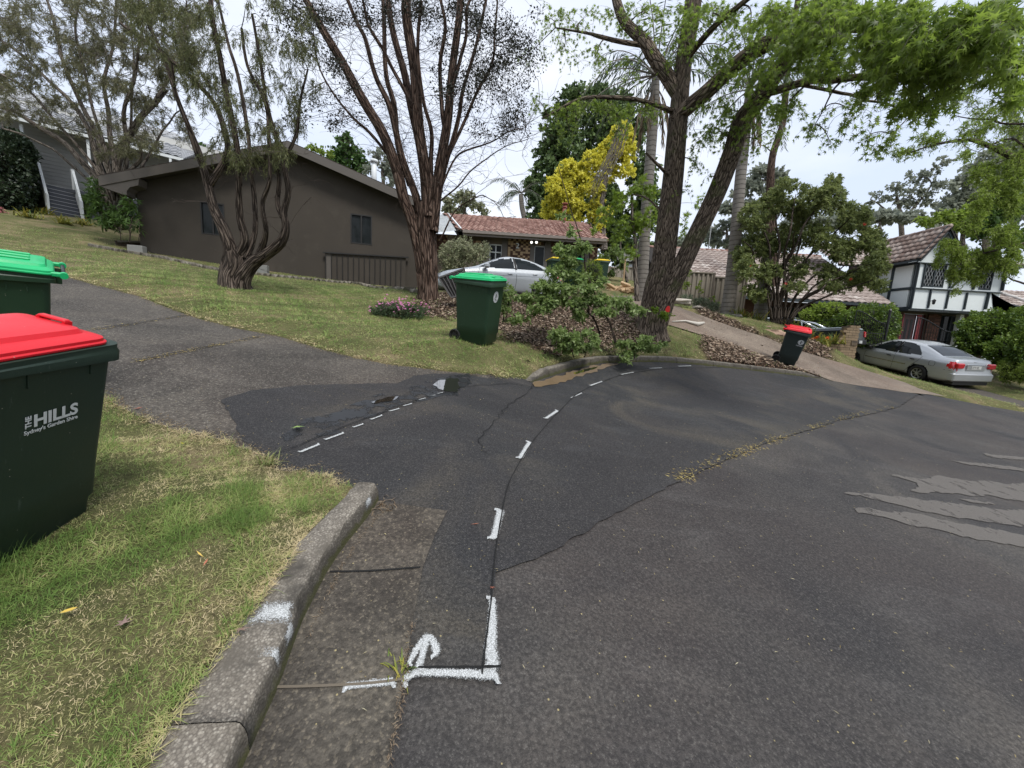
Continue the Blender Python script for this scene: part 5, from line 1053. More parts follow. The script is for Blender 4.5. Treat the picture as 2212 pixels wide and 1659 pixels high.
def bar_px(a, c, w_=.13): i_[0] += 1; tim(W3.P(*T(*a)), W3.P(*T(*c)), w_, .024 + .0012 * i_[0])
tim((-.02, zb3 + .0), (aE, zb3 + .0), .2, .03); tim((0, zm3), (aE, zm3), .13, .027); tim((0, zt3), (gr_, zt3), .13, .0265); tim((0.03, zb3), (0.03, zt3), .2, .032)
for a, c, w_ in (((1230, 715), (1180, 1040), .12), ((930, 1055), (885, 1310), .12), ((1175, 1075), (1125, 1320), .12), ((1425, 1100), (1378, 1330), .12), ((1712, 1100), (1660, 1330), .2), ((1325, 920), (1200, 1035), .12), ((1100, 330), (1012, 690), .13), ((1560, 760), (1500, 1060), .12), ((1935, 800), (1888, 1075), .2), ((860, 700), (805, 1025), .07)):
 bar_px(a, c, w_)
mb = MB()
for s_, a1 in ((-1, glF[0]), (1, 2 * ap[0] - glF[0])):
 zz = ap[1] - (ap[1] - zt3) * (abs(a1 - ap[0])) / half; mb.beam(V3(W3.w(a1, zz - .05, .42)), V3(W3.w(ap[0], ap[1] - .04, .42)), .05, .26, up=(0, 0, 1))
H3.mb(mb, 'barge_board', M_TIM)
mb = MB(); mb.add([W3.w(gl, zt3 - .03, .4), W3.w(ap[0], ap[1] - .2, .4), W3.w(ap[0], ap[1] - .2, .0), W3.w(gl, zt3 - .03, 0)], [(0, 1, 2, 3), (3, 2, 1, 0)]).add([W3.w(gr_, zt3 - .03, .4), W3.w(ap[0], ap[1] - .2, .4), W3.w(ap[0], ap[1] - .2, .0), W3.w(gr_, zt3 - .03, 0)], [(0, 1, 2, 3), (3, 2, 1, 0)]); H3.mb(mb, 'soffit', M_PANEL)
def lattice(a0, a1, z0, z1):
 f = window(H3, W3, a0, a1, z0, z1, 0, M_TIM, M_GLASS, mull=(.5,), fw=.06); mb = MB(); n_ = 3; w_ = (a1 - a0) / 2
 for h in (0, 1):
  x0, x1 = a0 + h * w_ + .04, a0 + (h + 1) * w_ - .04; hh = z1 - z0 - .1
  for k in range(-2, 4):
   for sg in (1, -1):
    pa, pb = None, None; st_ = (x1 - x0) * 2.6; zc = z0 + .05 + k * hh / 2.6
    P0_, P1_ = (x0 if sg > 0 else x1, zc), (x1 if sg > 0 else x0, zc + st_)
    def clip(p, q):
     (x_a, y_a), (x_b, y_b) = p, q; lo, hi = z0 + .05, z1 - .05
     if y_b < lo or y_a > hi: return None
     if y_a < lo: x_a += (x_b - x_a) * (lo - y_a) / (y_b - y_a); y_a = lo
     if y_b > hi: x_b = x_a + (x_b - x_a) * (hi - y_a) / (y_b - y_a); y_b = hi
     return (x_a, y_a), (x_b, y_b)
    c_ = clip(P0_, P1_)
    if c_ and c_[1][1] - c_[0][1] > .05: W3.bar(mb, c_[0], c_[1], .022, -.02 - .002 * (sg > 0), .012)
 mb.build('leading', M_ALU, f)
lattice(*wh3[0]); lattice(*wh3[1])
SX = W3.O[0] - .012
mb = MB()
for z, w_ in ((zb3, .2), (zm3, .13), (zt3, .13)): mb.box(SX - .02, SX + .01, Y3 - .02, Y3 + 6.4, z - w_ / 2, z + w_ / 2)
H3.mb(mb, 'side_band', M_TIM)
for y in (1.15, 2.0, 3.3, 4.6):
 mb = MB(); mb.box(SX - .03, SX + .0, Y3 + y - .07, Y3 + y + .07, zb3 + .1, zt3 - .07); H3.mb(mb, 'timber', M_TIM)
mb = MB(); mb.box(SX - .018, SX + .004, Y3 + 2.1, Y3 + 3.2, zm3 + .07, zt3 - .1); H3.mb(mb, 'side_window', M_GLASS)
yb = 3.6; ov = gl - glF[0]; G = lambda a, z, d: W3.w(a, z, d)
mb = MB(); el = gl - ov; er = gr_ + ov; zel = ap[1] - sl_ * (ap[0] - el)
slab(mb, [G(el, zel, .5), G(ap[0], ap[1], .5), G(ap[0], ap[1], -yb - 1.5), G(el, zel, -yb)][::-1], .06); slab(mb, [G(ap[0], ap[1], .5), G(er, zel, .5), G(er, zel, -yb), G(ap[0], ap[1], -yb - 1.5)][::-1], .06)
rf3 = H3.mb(mb, 'gable_roof', M_UNDER)
vv = V3(G(ap[0], ap[1], 0)) - V3(G(el, zel, 0)); tiles(rf3, G(el, zel, -yb), [0, -1, 0], vv, yb + .5, vv.length, None, M_TILEB, tw=.3, tl=.31)
vv2 = V3(G(ap[0], ap[1], 0)) - V3(G(er, zel, 0)); tiles(rf3, G(er, zel, .5), [0, 1, 0], vv2, yb + .5, vv2.length, None, M_TILEB, tw=.3, tl=.31, lim=60)
ridge_caps(rf3, G(ap[0], ap[1] + .02, .5), G(ap[0], ap[1] + .02, -yb - 1), M_TILEB)
mb = MB(); mb.box(el - .06, el + .04, .0, yb, zel - .13, zel - .02, M=W3.mat() @ Matrix.Translation((0, -.4, 0))); H3.mb(mb, 'gutter', M_TIM)
zm_e = zt3 + .02; Lx0, Lx1 = -2.6, aE + .55; rzm = ap[1] + .02; dep = 4.2
fr0, fr1 = G(Lx0, zm_e, -1.6), G(Lx1, zm_e, .45); mb = MB()
Pm = [G(gr_ - .2, zm_e, .45), G(Lx1, zm_e, .45), G(Lx1 - 3.2, rzm, -dep + .5), G(ap[0] - .5, rzm, -dep + .5)]; slab(mb, Pm, .06)
Ph = [G(Lx1, zm_e, .45), G(Lx1, zm_e, -8.5), G(Lx1 - 3.2, rzm, -dep + .5)]; slab(mb, Ph, .06)
Pl = [G(Lx0, zm_e, -1.6), G(el + 1.2, zm_e, -1.6), G(ap[0] - .3, rzm, -dep), G(Lx0 + 1.8, rzm, -dep)]; slab(mb, Pl, .06)
rfm = H3.mb(mb, 'main_roof', M_UNDER)
vv = V3(Pm[2]) - V3(G(Lx1 - 3.2, zm_e, .45)); A_ = Lx1 - gr_ + 1.6; tiles(rfm, G(gr_ - 1.4, zm_e, .45), W3.X, vv, A_, vv.length, lambda a, b_: (a + gr_ - 1.4) < Lx1 - 3.2 * b_ / vv.length and (a + gr_ - 1.4) > gr_ - .15 - (gr_ - ap[0]) * b_ / vv.length, M_TILEG, tw=.3, tl=.31)
vv5 = V3(G(0, rzm, -dep)) - V3(G(0, zm_e, -1.6)); tiles(rfm, G(Lx0, zm_e, -1.6), W3.X, vv5, el + 1.5 - Lx0, vv5.length, None, M_TILEG, tw=.3, tl=.31, lim=150)
M_HIP = simple('white_pointing', (.5, .48, .46), .8); ridge_caps(rfm, G(Lx1, zm_e + .03, .45), G(Lx1 - 3.2, rzm, -dep + .5), M_HIP, r=.11)
mb = MB(); mb.beam(V3(G(gr_ + .3, zm_e - .05, .5)), V3(G(Lx1, zm_e - .05, .5)), .11, .12); H3.mb(mb, 'gutter', M_TIM)
mb = MB(); mb.beam(V3(G(el + .1, zel + .06, -2.4)), V3(G(ap[0] - .9, ap[1] - sl_ * .9 + .08, -4.2)), .16, .03); H3.mb(mb, 'valley_flashing', M_HIP)
rwL = W3.P(*T(1740, 1095)); rwR = (rwL[0] + 4.5, rwL[1]); mb = MB(); zW = rwL[1];
Pw = [G(rwL[0] + 1.9, zb3 - .05, .9), G(rwL[0] + 6, zb3 - .05, .9), G(rwL[0] + 6, zW + 1.0, -2.2), G(rwL[0] + .3, zW + .9, -2.2)]; Pw = [G(rwL[0] + 2.3, zb3 - .1, .6), G(rwL[0] + 7, zb3 - .1, .6), G(rwL[0] + 7, zW + .5, -2.4), G(rwL[0] + .0, zW + .5, -2.4)]
slab(mb, Pw, .07); rfw = H3.mb(mb, 'wing_roof', M_UNDER); vv = V3(G(0, zW + .5, -2.4)) - V3(G(0, zb3 - .1, .6)); tiles(rfw, G(rwL[0], zb3 - .1, .6), W3.X, vv, 7, vv.length, lambda a, b_: a > 2.3 * (1 - b_ / vv.length), M_TILEG, tw=.3, tl=.31, lim=150)
ridge_caps(rfw, G(rwL[0] + 2.3, zb3 - .03, .62), G(rwL[0] + .1, zW + .53, -2.3), M_TIM, r=.08); ridge_caps(rfw, G(rwL[0] + 3.6, zb3 - .0, .6), G(rwL[0] + 2.5, zW + .55, -2.3), M_HIP, r=.09)
mb = MB(); mb.add([G(aE - .1, zb3 - .1, .02), G(rwL[0] + 2.6, zb3 - .1, .02), G(rwL[0] + .1, zW - .03, .02)], [(0, 1, 2), (2, 1, 0)]); mb.box(aE - .1, aE + 6, -.0, .12, gnd3, zb3 - .1, M=W3.mat()); H3.mb(mb, 'wing_wall', M_PANEL)
z0g = gnd3 - .6; zc = zb3 - .1; GF = W3.off(-.9)
def gp(u, v=695): return GF.P(u, v)[0]
gw = [(gp(1946), gp(2000), gnd3 - .5, zc - .05), (gp(2028), gp(2075), gnd3 + .1, zc - .05)]
H3.mb(wall(GF, gp(1928), gp(2190), z0g, lambda a: zc, gw), 'lower_wall', M_MORT)
for u0, u1, sd2 in ((1929, 1945.5, 3), (2000.5, 2027.5, 5)):
 pn = H3.mb(MB().box(gp(u0), gp(u1), -.04, -.003, z0g, zc - .01, M=GF.mat()), 'brick_panel', M_MORT); brickwork(pn, GF, gp(u0), gp(u1), gnd3 + .2, zc - .02, .05, [M_BRR, M_BRD, M_BRR], seed=sd2)
M_REDP = simple('red_gloss_paint', (.38, .012, .018), .35, var=.1); M_DKRED = simple('dark_red_door', (.07, .012, .012), .4)
for u0, u1, mm, nm, d in ((1946, 1953, M_REDP, 'door_frame', -.02), (1953, 1981, M_DKRED, 'door', -.08), (1981, 1990, M_REDP, 'door_frame', -.02), (1990, 2000, M_DKRED, 'sidelight', -.07)):
 mb = MB(); GF.box(mb, gp(u0) + .003, gp(u1) - .003, gnd3 - .5, zc - .08, d - .05, d); dd = H3.mb(mb, nm, mm)
 if nm == 'door':
  for uu in (1960, 1970): mb = MB(); GF.box(mb, gp(uu), gp(uu + 5), gnd3 + .9, zc - .35, d, d + .006); mb.build('pane', M_GLASS, dd)
M_CURT = simple('grey_curtain', (.28, .29, .29), .9, var=.2, scale=9)
window(H3, GF, *gw[1], 0, M_TIM, M_GLASS, mull=(.55,)); mb = MB(); GF.box(mb, gp(2030), gp(2045), gnd3 + .15, zc - .1, -.16, -.13); H3.mb(mb, 'curtain', M_CURT)
mb = MB(); GF.box(mb, gp(2049), gp(2057), z0g, zc, .3, .5); H3.mb(mb, 'porch_post', M_WHITE)
mb = MB(); mb.box(-.05, aE, -.0, .9, zc - .0, zc + .02, M=W3.mat()); H3.mb(mb, 'jetty_soffit', M_TIM)
mb = MB(); q = W3.P(*T(930, 1235)); c_ = V3(W3.w(q[0], q[1], .16)); mb.tube([c_ + Vector((0, 0, z)) for z in (-.1, -.07, .07, .1, .17)], [.03, .06, .075, .09, .01], 6).beam(c_ + Vector((0, 0, .08)), V3(W3.w(q[0], q[1] + .08, 0)), .02); H3.mb(mb, 'lantern', M_BLACK)
e1 = W3.P(1925, 660); zlw = e1[1]; LWp = W3.off(.3); xl0 = LWp.P(1446, 640)[0]; xl1 = LWp.P(1925, 660)[0] + .2; rid = W3.off(-5.2); rz2 = rid.P(1600, 545)[1]; xr0 = rid.P(1448, 533)[0]
mb = MB(); slab(mb, [LWp.w(xl0, zlw), LWp.w(xl1, zlw), rid.w(xl1, rz2), rid.w(min(xr0, xl0), rz2)], .07); slab(mb, [rid.w(xl1, rz2), rid.w(xl1, rz2, 0), W3.off(-10.5).w(xl1, zlw), W3.off(-10.5).w(xl0, zlw), rid.w(min(xr0, xl0), rz2)][1:], .07); rfl = H3.mb(mb, 'low_roof', M_UNDER)
vv = V3(rid.w(0, rz2)) - V3(LWp.w(0, zlw)); xa = min(xr0, xl0); tiles(rfl, LWp.w(xa, zlw), W3.X, vv, xl1 - xa, vv.length, lambda a, b_: a + xa > xl0 + (xr0 - xl0) * b_ / vv.length - .1, M_TILEG, tw=.32, tl=.36)
ridge_caps(rfl, rid.w(xa, rz2), rid.w(xl1, rz2), M_TILEP, step=.45)
mb = MB(); mb.beam(V3(LWp.w(xl0, zlw - .06, .06)), V3(LWp.w(xl1, zlw - .06, .06)), .12, .12); H3.mb(mb, 'gutter', M_TIM)
mb = MB(); mb.box(xl0 + .3, xl1, .0, .15, gnd3 - .8, zlw - .05, M=W3.off(-.5).mat()).box(xl0 + .3, xl0 + .45, .15, 9, gnd3 - .8, zlw + .1, M=W3.off(-.5).mat()); H3.mb(mb, 'low_wall', M_BRR)
for uu in (1640, 1700, 1765, 1880):
 a_ = W3.off(-.35).P(uu, 670)[0]; mb = MB(); W3.off(-.35).box(mb, a_, a_ + 1.2, zlw - 1.7, zlw - .35, -.02, .03); H3.mb(mb, 'dark_window', M_GLASS)
mm_ = rid.P(1530, 540); mb = MB(); top_ = rid.P(1535, 446)[1]; mb.tube([rid.w(mm_[0], rz2), rid.w(mm_[0], top_)], .025, 6)
for k in range(6): z = top_ - .1 - k * .22; mb.tube([rid.w(mm_[0] - .35 + .03 * k, z), rid.w(mm_[0] + .35 - .03 * k, z)], .012, 5)
H3.mb(mb, 'aerial', M_ALU)
hs = at(1366, 556, 29); Hs = Bld('shed', (hs[0], 29, hs[2] - 3), 'small grey tiled outbuilding glimpsed behind the palm trunk', 'shed'); ws_ = WP([at(1345, 560, 29)[0], 29, 0], [1, 0]); z0_ = ws_.P(1360, 566)[1]; zr_ = ws_.off(-2).P(1360, 541)[1]
mb = MB(); slab(mb, [ws_.w(-.3, z0_), ws_.w(1.4, z0_), ws_.off(-2).w(.9, zr_), ws_.off(-2).w(.4 - .7, zr_)], .06); slab(mb, [ws_.w(1.4, z0_), ws_.off(-4).w(1.4, z0_), ws_.off(-2).w(.9, zr_)], .06); rs = Hs.mb(mb, 'roof', M_UNDER); vv = V3(ws_.off(-2).w(0, zr_)) - V3(ws_.w(0, z0_)); tiles(rs, ws_.w(-.3, z0_), ws_.X, vv, 1.7, vv.length, None, tilemat('grey_tile', (.16, .16, .15), (.22, .22, .21), (.3, .3, .29)), tw=.3, tl=.34)
mb = MB(); mb.box(0, 1.2, .2, 3.8, z0_ - 3, z0_, M=ws_.mat()); Hs.mb(mb, 'wall', M_WHITE)
B0 = onground(143, 469); B0 = at(143, 469, 19.2); Tt = None
for Yt in np.arange(19.5, 24, .05):
 q = at(125, 404, Yt)
 if q[2] - B0[2] >= 1.42: Tt = q; break
if Tt is None: Tt = at(125, 404, 21)
sdv = V3(Tt - B0); sdv.z = 0; run_ = sdv.length; sdv.normalize(); px_ = Vector((-sdv.y, sdv.x, 0)) * -1   # px_: to the right when looking up the stairs
M_STEP = simple('slate_paint', (.035, .040, .052), .6); M_NOSE = simple('step_nosing', (.3, .31, .33), .6); M_BOARD = simple('pale_weatherboard', (.5, .5, .48), .8, var=.1)  # boards in an even pale grey paint
ST = Bld('staircase', B0, 'dark timber steps with white balustrades up to the deck at far left', 'stairs'); wst = .50
nst = 8
for i in range(nst):
 c_ = V3(B0) + sdv * (run_ * i / nst); h_ = (Tt[2] - B0[2]) * (i + 1) / nst; m_ = Matrix((px_, sdv, Vector((0, 0, 1)))).transposed().to_4x4(); m_.translation = c_
 mb = MB(); mb.box(-wst, wst, 0, run_ / nst + .02, h_ - .26, h_, M=m_); sp_ = ST.mb(mb, 'step', M_STEP); mb = MB(); mb.box(-wst, wst, -.015, .012, h_ - .012, h_ + .006, M=m_); mb.build('nosing', M_NOSE, sp_)
for s_ in (-1, 1):
 mb = MB(); a0 = V3(B0) + px_ * s_ * (wst + .05); a1 = V3(B0) + sdv * run_ + px_ * s_ * (wst + .05); zr = (Tt[2] - B0[2]) + .0
 pr = [a0 + Vector((0, 0, .0)), a1 + Vector((0, 0, zr)), a1 + Vector((0, 0, zr + .95)), a0 + Vector((0, 0, .85))]; th = px_ * .03
 mb.add([p + th for p in pr] + [p - th for p in pr], [(0, 1, 2, 3), (7, 6, 5, 4), (0, 4, 5, 1), (1, 5, 6, 2), (2, 6, 7, 3), (3, 7, 4, 0)]); ST.mb(mb, 'balustrade', M_WHITE)
 mb = MB(); mb.beam(a0 + Vector((0, 0, .88)), a1 + Vector((0, 0, zr + .98)), .09, .05).beam(a0 + Vector((0, 0, -.1)), a0 + Vector((0, 0, .9)), .09).beam(a1 + Vector((0, 0, zr - .1)), a1 + Vector((0, 0, zr + 1)), .09); ST.mb(mb, 'handrail', M_WHITE)
hx = Vector((.80, .60, 0)); hn = Vector((.60, -.80, 0)); D0 = V3(Tt) + sdv * .02
H4 = Bld('house', D0 + hn * -2, 'pale weatherboard house with a deck behind the trees at far left', 'house')
def hm(o_): m_ = Matrix((hx, -hn, Vector((0, 0, 1)))).transposed().to_4x4(); m_.translation = o_; return m_
Mh = hm(D0)
mb = MB(); mb.box(-4, 9, .0, 2.2, -.15, 0, M=Mh).box(-4, -.9, .05, .1, -2, -.15, M=Mh).box(1.0, 9, .05, .1, -2.2, -.15, M=Mh); H4.mb(mb, 'deck', M_STEP)
mb = MB(); mb.box(-4, 12, 2.2, 2.4, -2, 4.2, M=Mh); H4.mb(mb, 'wall', M_BOARD)
for k in range(22): mb = MB(); mb.box(-4, 12, 2.17, 2.2, .02 + k * .18, .165 + k * .18, M=Mh); H4.mb(mb, 'board', M_BOARD)
mb = MB(); mb.box(.9, 1.9, 2.12, 2.16, 1.0, 2.1, M=Mh); wv = H4.mb(mb, 'window', M_DARKWIN); mb = MB(); mb.box(.98, 1.82, 2.10, 2.118, 1.08, 2.02, M=Mh); mb.build('pane', M_GLASS, wv)
mb = MB(); mb.box(2.2, 3.2, 2.12, 2.16, 0, 2.1, M=Mh); H4.mb(mb, 'door', M_BOARD)
for a_ in (-.95, 1.15, 4.2, 7.5): mb = MB(); mb.box(a_ - .05, a_ + .05, .02, .12, 0, 2.5, M=Mh); H4.mb(mb, 'post', M_WHITE)
m, n, b, o = newmat('pale_shingle_roof'); t = NT(n); p = t.obj(); br = t.node('ShaderNodeTexBrick', {'Vector': p, 'Color1': (.30, .31, .33, 1), 'Color2': (.22, .23, .25, 1), 'Mortar': (.06, .06, .065, 1), 'Scale': 3.0, 'Mortar Size': .03}); t.set(b, 'Base Color', br.outputs[0]); b.inputs['Roughness'].default_value = .8; M_SHING2 = m
ea, eb = at(-120, 228, 17.5), at(395, 331, 22.5); ez = 9.9; ea[2] = eb[2] = (ea[2] + eb[2]) / 2; up_ = Vector((-.35, .94, 0)) * 5 + Vector((0, 0, 2.6))
mb = MB(); slab(mb, [ea, eb, V3(eb) + up_, V3(ea) + up_], .08); r4 = H4.mb(mb, 'roof', M_SHING2)
ud = (V3(eb) - V3(ea)); vl = up_.length; tiles(r4, ea, ud, up_, ud.length, vl, None, tilemat('grey_roof_tile', (.2, .21, .23), (.3, .31, .33), (.42, .43, .45)), tw=.33, tl=.36, lim=250)
mb = MB(); mb.beam(V3(ea) - Vector((0, 0, .08)), V3(eb) - Vector((0, 0, .08)), .13, .14); H4.mb(mb, 'gutter', M_WHITE)
tp = V3(at(128, 372, 21.6)); tz = D0.z; tp.z = tz
tb = empty('garden_table', tp, label='small black round table on the deck with white pots on it', cat='table')
MB().tube([(0, 0, .70), (0, 0, .725)], .42, 20).build('tabletop', M_BLACK, tb)
for k in range(3):
 a = k * 2.09; MB().tube([(0, 0, .70), (.04 * math.cos(a), .04 * math.sin(a), .35), (.3 * math.cos(a), .3 * math.sin(a), 0)], .018, 6).build('leg', M_BLACK, tb)
for k, (dx, dy, s_) in enumerate(((-.22, -.1, 1), (0.02, -.15, .9), (.2, -.05, 1.15))):
 o_ = MB().tube([(0, 0, 0), (0, 0, .12 * s_), (0, 0, .16 * s_)], [.07 * s_, .10 * s_, .105 * s_], 12).build('plant_pot', M_WHITE); o_.location = tp + Vector((dx, dy, .726)); tag(o_, ['left', 'middle', 'right'][k] + ' one of three white pots on the deck table', 'pot', 'pots on the deck table')
def chair_at(p, yaw, label):
 c_ = empty('garden_chair', p, (0, 0, yaw), label=label, cat='chair'); MB().box(-.22, .22, -.22, .22, .42, .45, bev=.01).build('seat', M_BLACK, c_)
 MB().tube([(-.2, .2, .44), (-.21, .24, .8), (0, .26, .9), (.21, .24, .8), (.2, .2, .44)], .014, 6).build('backrest', M_BLACK, c_)
 for x in (-.2, .2):
  for y in (-.2, .2): MB().tube([(x, y, .43), (x * 1.15, y * 1.15, 0)], .013, 6).build('leg', M_BLACK, c_)
chair_at(tp + Vector((-.85, -.5, 0)), 1.2, 'black metal chair to the left of the deck table'); chair_at(tp + Vector((.55, -.15, 0)), -1.9, 'black metal chair to the right of the deck table')
M_CB = simple('taupe_steel', (.27, .235, .19), .6, var=.1, dirt=(.2, .17, .13)); M_CBD = simple('taupe_post', (.14, .115, .09), .6)
def steel_fence(segs, Y, label, rib=.19):
 p0 = at(segs[0][0][0], segs[0][1][1], Y); B_ = Bld('steel_fence', p0, label, 'fence')
 for (t0, b0, t1, b1) in segs:
  wpf = WP([at(t0[0], t0[1], Y)[0], Y, 0], [1, 0]); a0, zt0 = wpf.P(*t0); a1, zt1 = wpf.P(*t1); zb0 = wpf.P(*b0)[1] - .3; zb1_ = wpf.P(*b1)[1] - .3; n_ = int((a1 - a0) / rib); vs = []
  for i in range(n_):
   for f, d in ((0, 0), (.38, 0), (.5, .05), (.88, .05)):
    q = (i + f) / n_; a = a0 + (a1 - a0) * q; vs += [wpf.w(a, zb0 + (zb1_ - zb0) * q, d), wpf.w(a, zt0 + (zt1 - zt0) * q - .02, d)]
  k = len(vs) // 2; o_ = pydata('panel', vs, [(2 * i, 2 * i + 2, 2 * i + 3, 2 * i + 1) for i in range(k - 1)], M_CB); B_.part(o_)
  mb = MB(); mb.beam(V3(wpf.w(a0, zt0, .025)), V3(wpf.w(a1, zt1, .025)), .09, .05); B_.mb(mb, 'top_rail', M_CB)
  mb = MB(); mb.beam(V3(wpf.w(a1, zb1_, .03)), V3(wpf.w(a1, zt1 + .03, .03)), .07, .09); B_.mb(mb, 'post', M_CBD)
steel_fence([((1462, 586.5), (1462, 645), (1542.6, 590.5), (1540, 664)), ((1543, 598.6), (1540, 664), (1612, 603), (1610, 680))], 16.4, 'taupe ribbed steel fence stepping down behind the ringed palm trunk')
steel_fence([((1290, 573.5), (1290, 602), (1318, 576), (1318, 604)), ((1318, 577), (1318, 604), (1350, 580), (1350, 607)), ((1350, 577), (1350, 604), (1392, 580), (1392, 607))], 24, 'distant taupe steel fence beyond the wood pile', rib=.25)
Yp = 13.1; WPp = WP([at(1832, 740, Yp)[0], Yp, 0], [1, .12]); cr = lambda x, y: (1620 + x * .1221, 648 + y * .1221)
zc0 = WPp.P(1845, 790)[1]; zt_p = WPp.P(1845, 703)[1]; a1p = WPp.P(1858, 703)[0]
LB = Bld('letterbox_pillar', WPp.w(.3, zc0), 'stepped sandstone-brick letterbox pillar with a low wall beside the red-lidded bin', 'pillar')
xl = WPp.P(1742, 742)[0]; tw_ = a1p - .0
def skipf(a, z):
 f = (a - 0); h = zt_p - z
 if a > a1p - .42: return False
 if a > WPp.P(1809, 727)[0]:
  t_ = (a - WPp.P(1809, 727)[0]) / (a1p - .42 - WPp.P(1809, 727)[0]); return z > WPp.P(1809, 727)[1] + (zt_p - WPp.P(1809, 727)[1]) * t_ ** 2.2
 if a > WPp.P(1791, 745)[0]: return z > WPp.P(1800, 743)[1]
 return z > WPp.P(1765, 746)[1]
core = MB()
for (a0, a1, z1) in ((a1p - .40, a1p - .02, zt_p - .03), (WPp.P(1815, 730)[0], a1p - .4, WPp.P(1815, 731)[1]), (WPp.P(1792, 745)[0], WPp.P(1815, 730)[0], WPp.P(1800, 746)[1]), (xl, WPp.P(1792, 745)[0], WPp.P(1765, 749)[1])): core.box(a0 + .015, a1 - .002, .02, .28, zc0 - .4, z1, M=WPp.mat())
co_ = LB.mb(core, 'mortar_core', M_MORT)
brickwork(co_, WPp, xl, a1p, zc0 - .15, zt_p, .0 - .04, [M_BRS, M_BRS, M_BRS], bl=.22, bh=.072, skip=skipf, depth=.13, lim=400)
rb = WP(WPp.w(a1p, 0, 0), [-.12, 1]); brickwork(co_, rb.off(0), 0.01, .3, zc0 - .15, zt_p, -.03, [M_BRS], bl=.22, bh=.072, depth=.10, seed=4)
q = WPp.P(1843, 741); mb = MB(); WPp.box(mb, q[0] - .11, q[0] + .11, q[1] - .08, q[1] + .07, .03, .05); lb = LB.mb(mb, 'letterbox', simple('bronze_plate', (.12, .085, .055), .5)); mb = MB(); WPp.box(mb, q[0] - .09, q[0] + .09, q[1] + .03, q[1] + .05, .051, .055); mb.build('slot', M_BLACK, lb)
def gate(p0, p1, pb, Yg, label, yaw=0):
 wg = WP([at(p0[0], p0[1], Yg)[0], Yg, 0], [math.cos(yaw), math.sin(yaw)]); a0, z0_ = wg.P(*p0); a1, z1_ = wg.P(*p1); zb_ = wg.P(*pb)[1]; B_ = Bld('iron_gate', wg.w(0, zb_), label, 'gate')
 n_ = 14; tp_ = lambda t_: z0_ + (z1_ - z0_) * (t_ * t_ * (3 - 2 * t_))
 mb = MB(); mb.tube([V3(wg.w(a0 + (a1 - a0) * i / 12, tp_(i / 12))) for i in range(13)], .022, 6); B_.mb(mb, 'top_rail', M_BLACK)
 for f in (.02, .52): mb = MB(); z_ = zb_ + (min(z0_, z1_) - zb_) * f; mb.beam(V3(wg.w(a0, z_)), V3(wg.w(a1, z_)), .035); B_.mb(mb, 'rail', M_BLACK)
 for i in range(n_ + 1):
  a = a0 + (a1 - a0) * i / n_; mb = MB(); mb.tube([V3(wg.w(a, zb_)), V3(wg.w(a, tp_(i / n_) + (.06 if i % 2 else 0)))], .02 if i in (0, n_) else .011, 6); B_.mb(mb, 'bar' if i not in (0, n_) else 'stile', M_BLACK)
gate((1851, 671), (1912, 699), (1900, 745), 16.6, 'black wrought-iron gate leaf standing in front of the clipped hedge'); gate((1983, 686), (2056, 718), (2040, 760), 17.5, 'black wrought-iron gate leaf in front of the timbered house porch')
mb = MB().tube([(0, 0, 0), (0, 0, 1.25)], .045, 8).tube([(0, 0, 1.25), (0, 0, 1.33)], [.06, .01], 8); o_ = mb.build('gate_post', M_BLACK); p = at(1911, 735, 16.6); o_.location = V3(p); tag(o_, 'short black post beside the hedge gate leaf', 'post')
# ================================================================== vegetation
def leafmat(name, cols, trans=.3, rough=.55, tcol=None, spec=.3):
 m, n, b, o = newmat(name); t = NT(n); r = t.attr('rnd').outputs['Fac']; k = len(cols)
 c = t.ramp(r, [(i / max(1, k - 1), q) for i, q in enumerate(cols)]); t.set(b, 'Base Color', c); b.inputs['Roughness'].default_value = rough; b.inputs['Specular IOR Level'].default_value = spec
 tr = t.node('ShaderNodeBsdfTranslucent'); t.set(tr, 'Color', t.mix(.5, c, tcol or tuple(min(1, x * 1.6) for x in cols[-1]))); mx_ = t.node('ShaderNodeMixShader'); mx_.inputs[0].default_value = trans
 n.links.new(b.outputs[0], mx_.inputs[1]); n.links.new(tr.outputs[0], mx_.inputs[2]); n.links.new(mx_.outputs[0], o.inputs[0]); return m
def barkmat(name, c0, c1, c2, sc=(22, 5), ridge=1.0, moss=None):
 m, n, b, o = newmat(name); t = NT(n); uv = t.uv(); q = t.scale(uv, (sc[0], sc[1], 1)); w_ = t.noise(q, 1.0, 6, .65, .8); v_ = t.vor(t.scale(uv, (sc[0] * .9, sc[1] * .55, 1)), 1.0, feature='DISTANCE_TO_EDGE')
 c = t.ramp(w_, [(.3, c0), (.5, c1), (.72, c2)]); c = t.mix(t.rampf(v_, .13, .02), c, tuple(x * .42 for x in c0))
 if moss: c = t.mix(t.math('MULTIPLY', t.rampf(t.noise(t.obj(), 2.2, 5, .7), .52, .66), .55), c, moss)
 t.set(b, 'Base Color', c); b.inputs['Roughness'].default_value = .95; b.inputs['Specular IOR Level'].default_value = .15
 t.set(b, 'Normal', t.bump(t.math('ADD', t.math('MULTIPLY', t.rampf(v_, .0, .2), 1.0), w_), ridge, .03)); return m
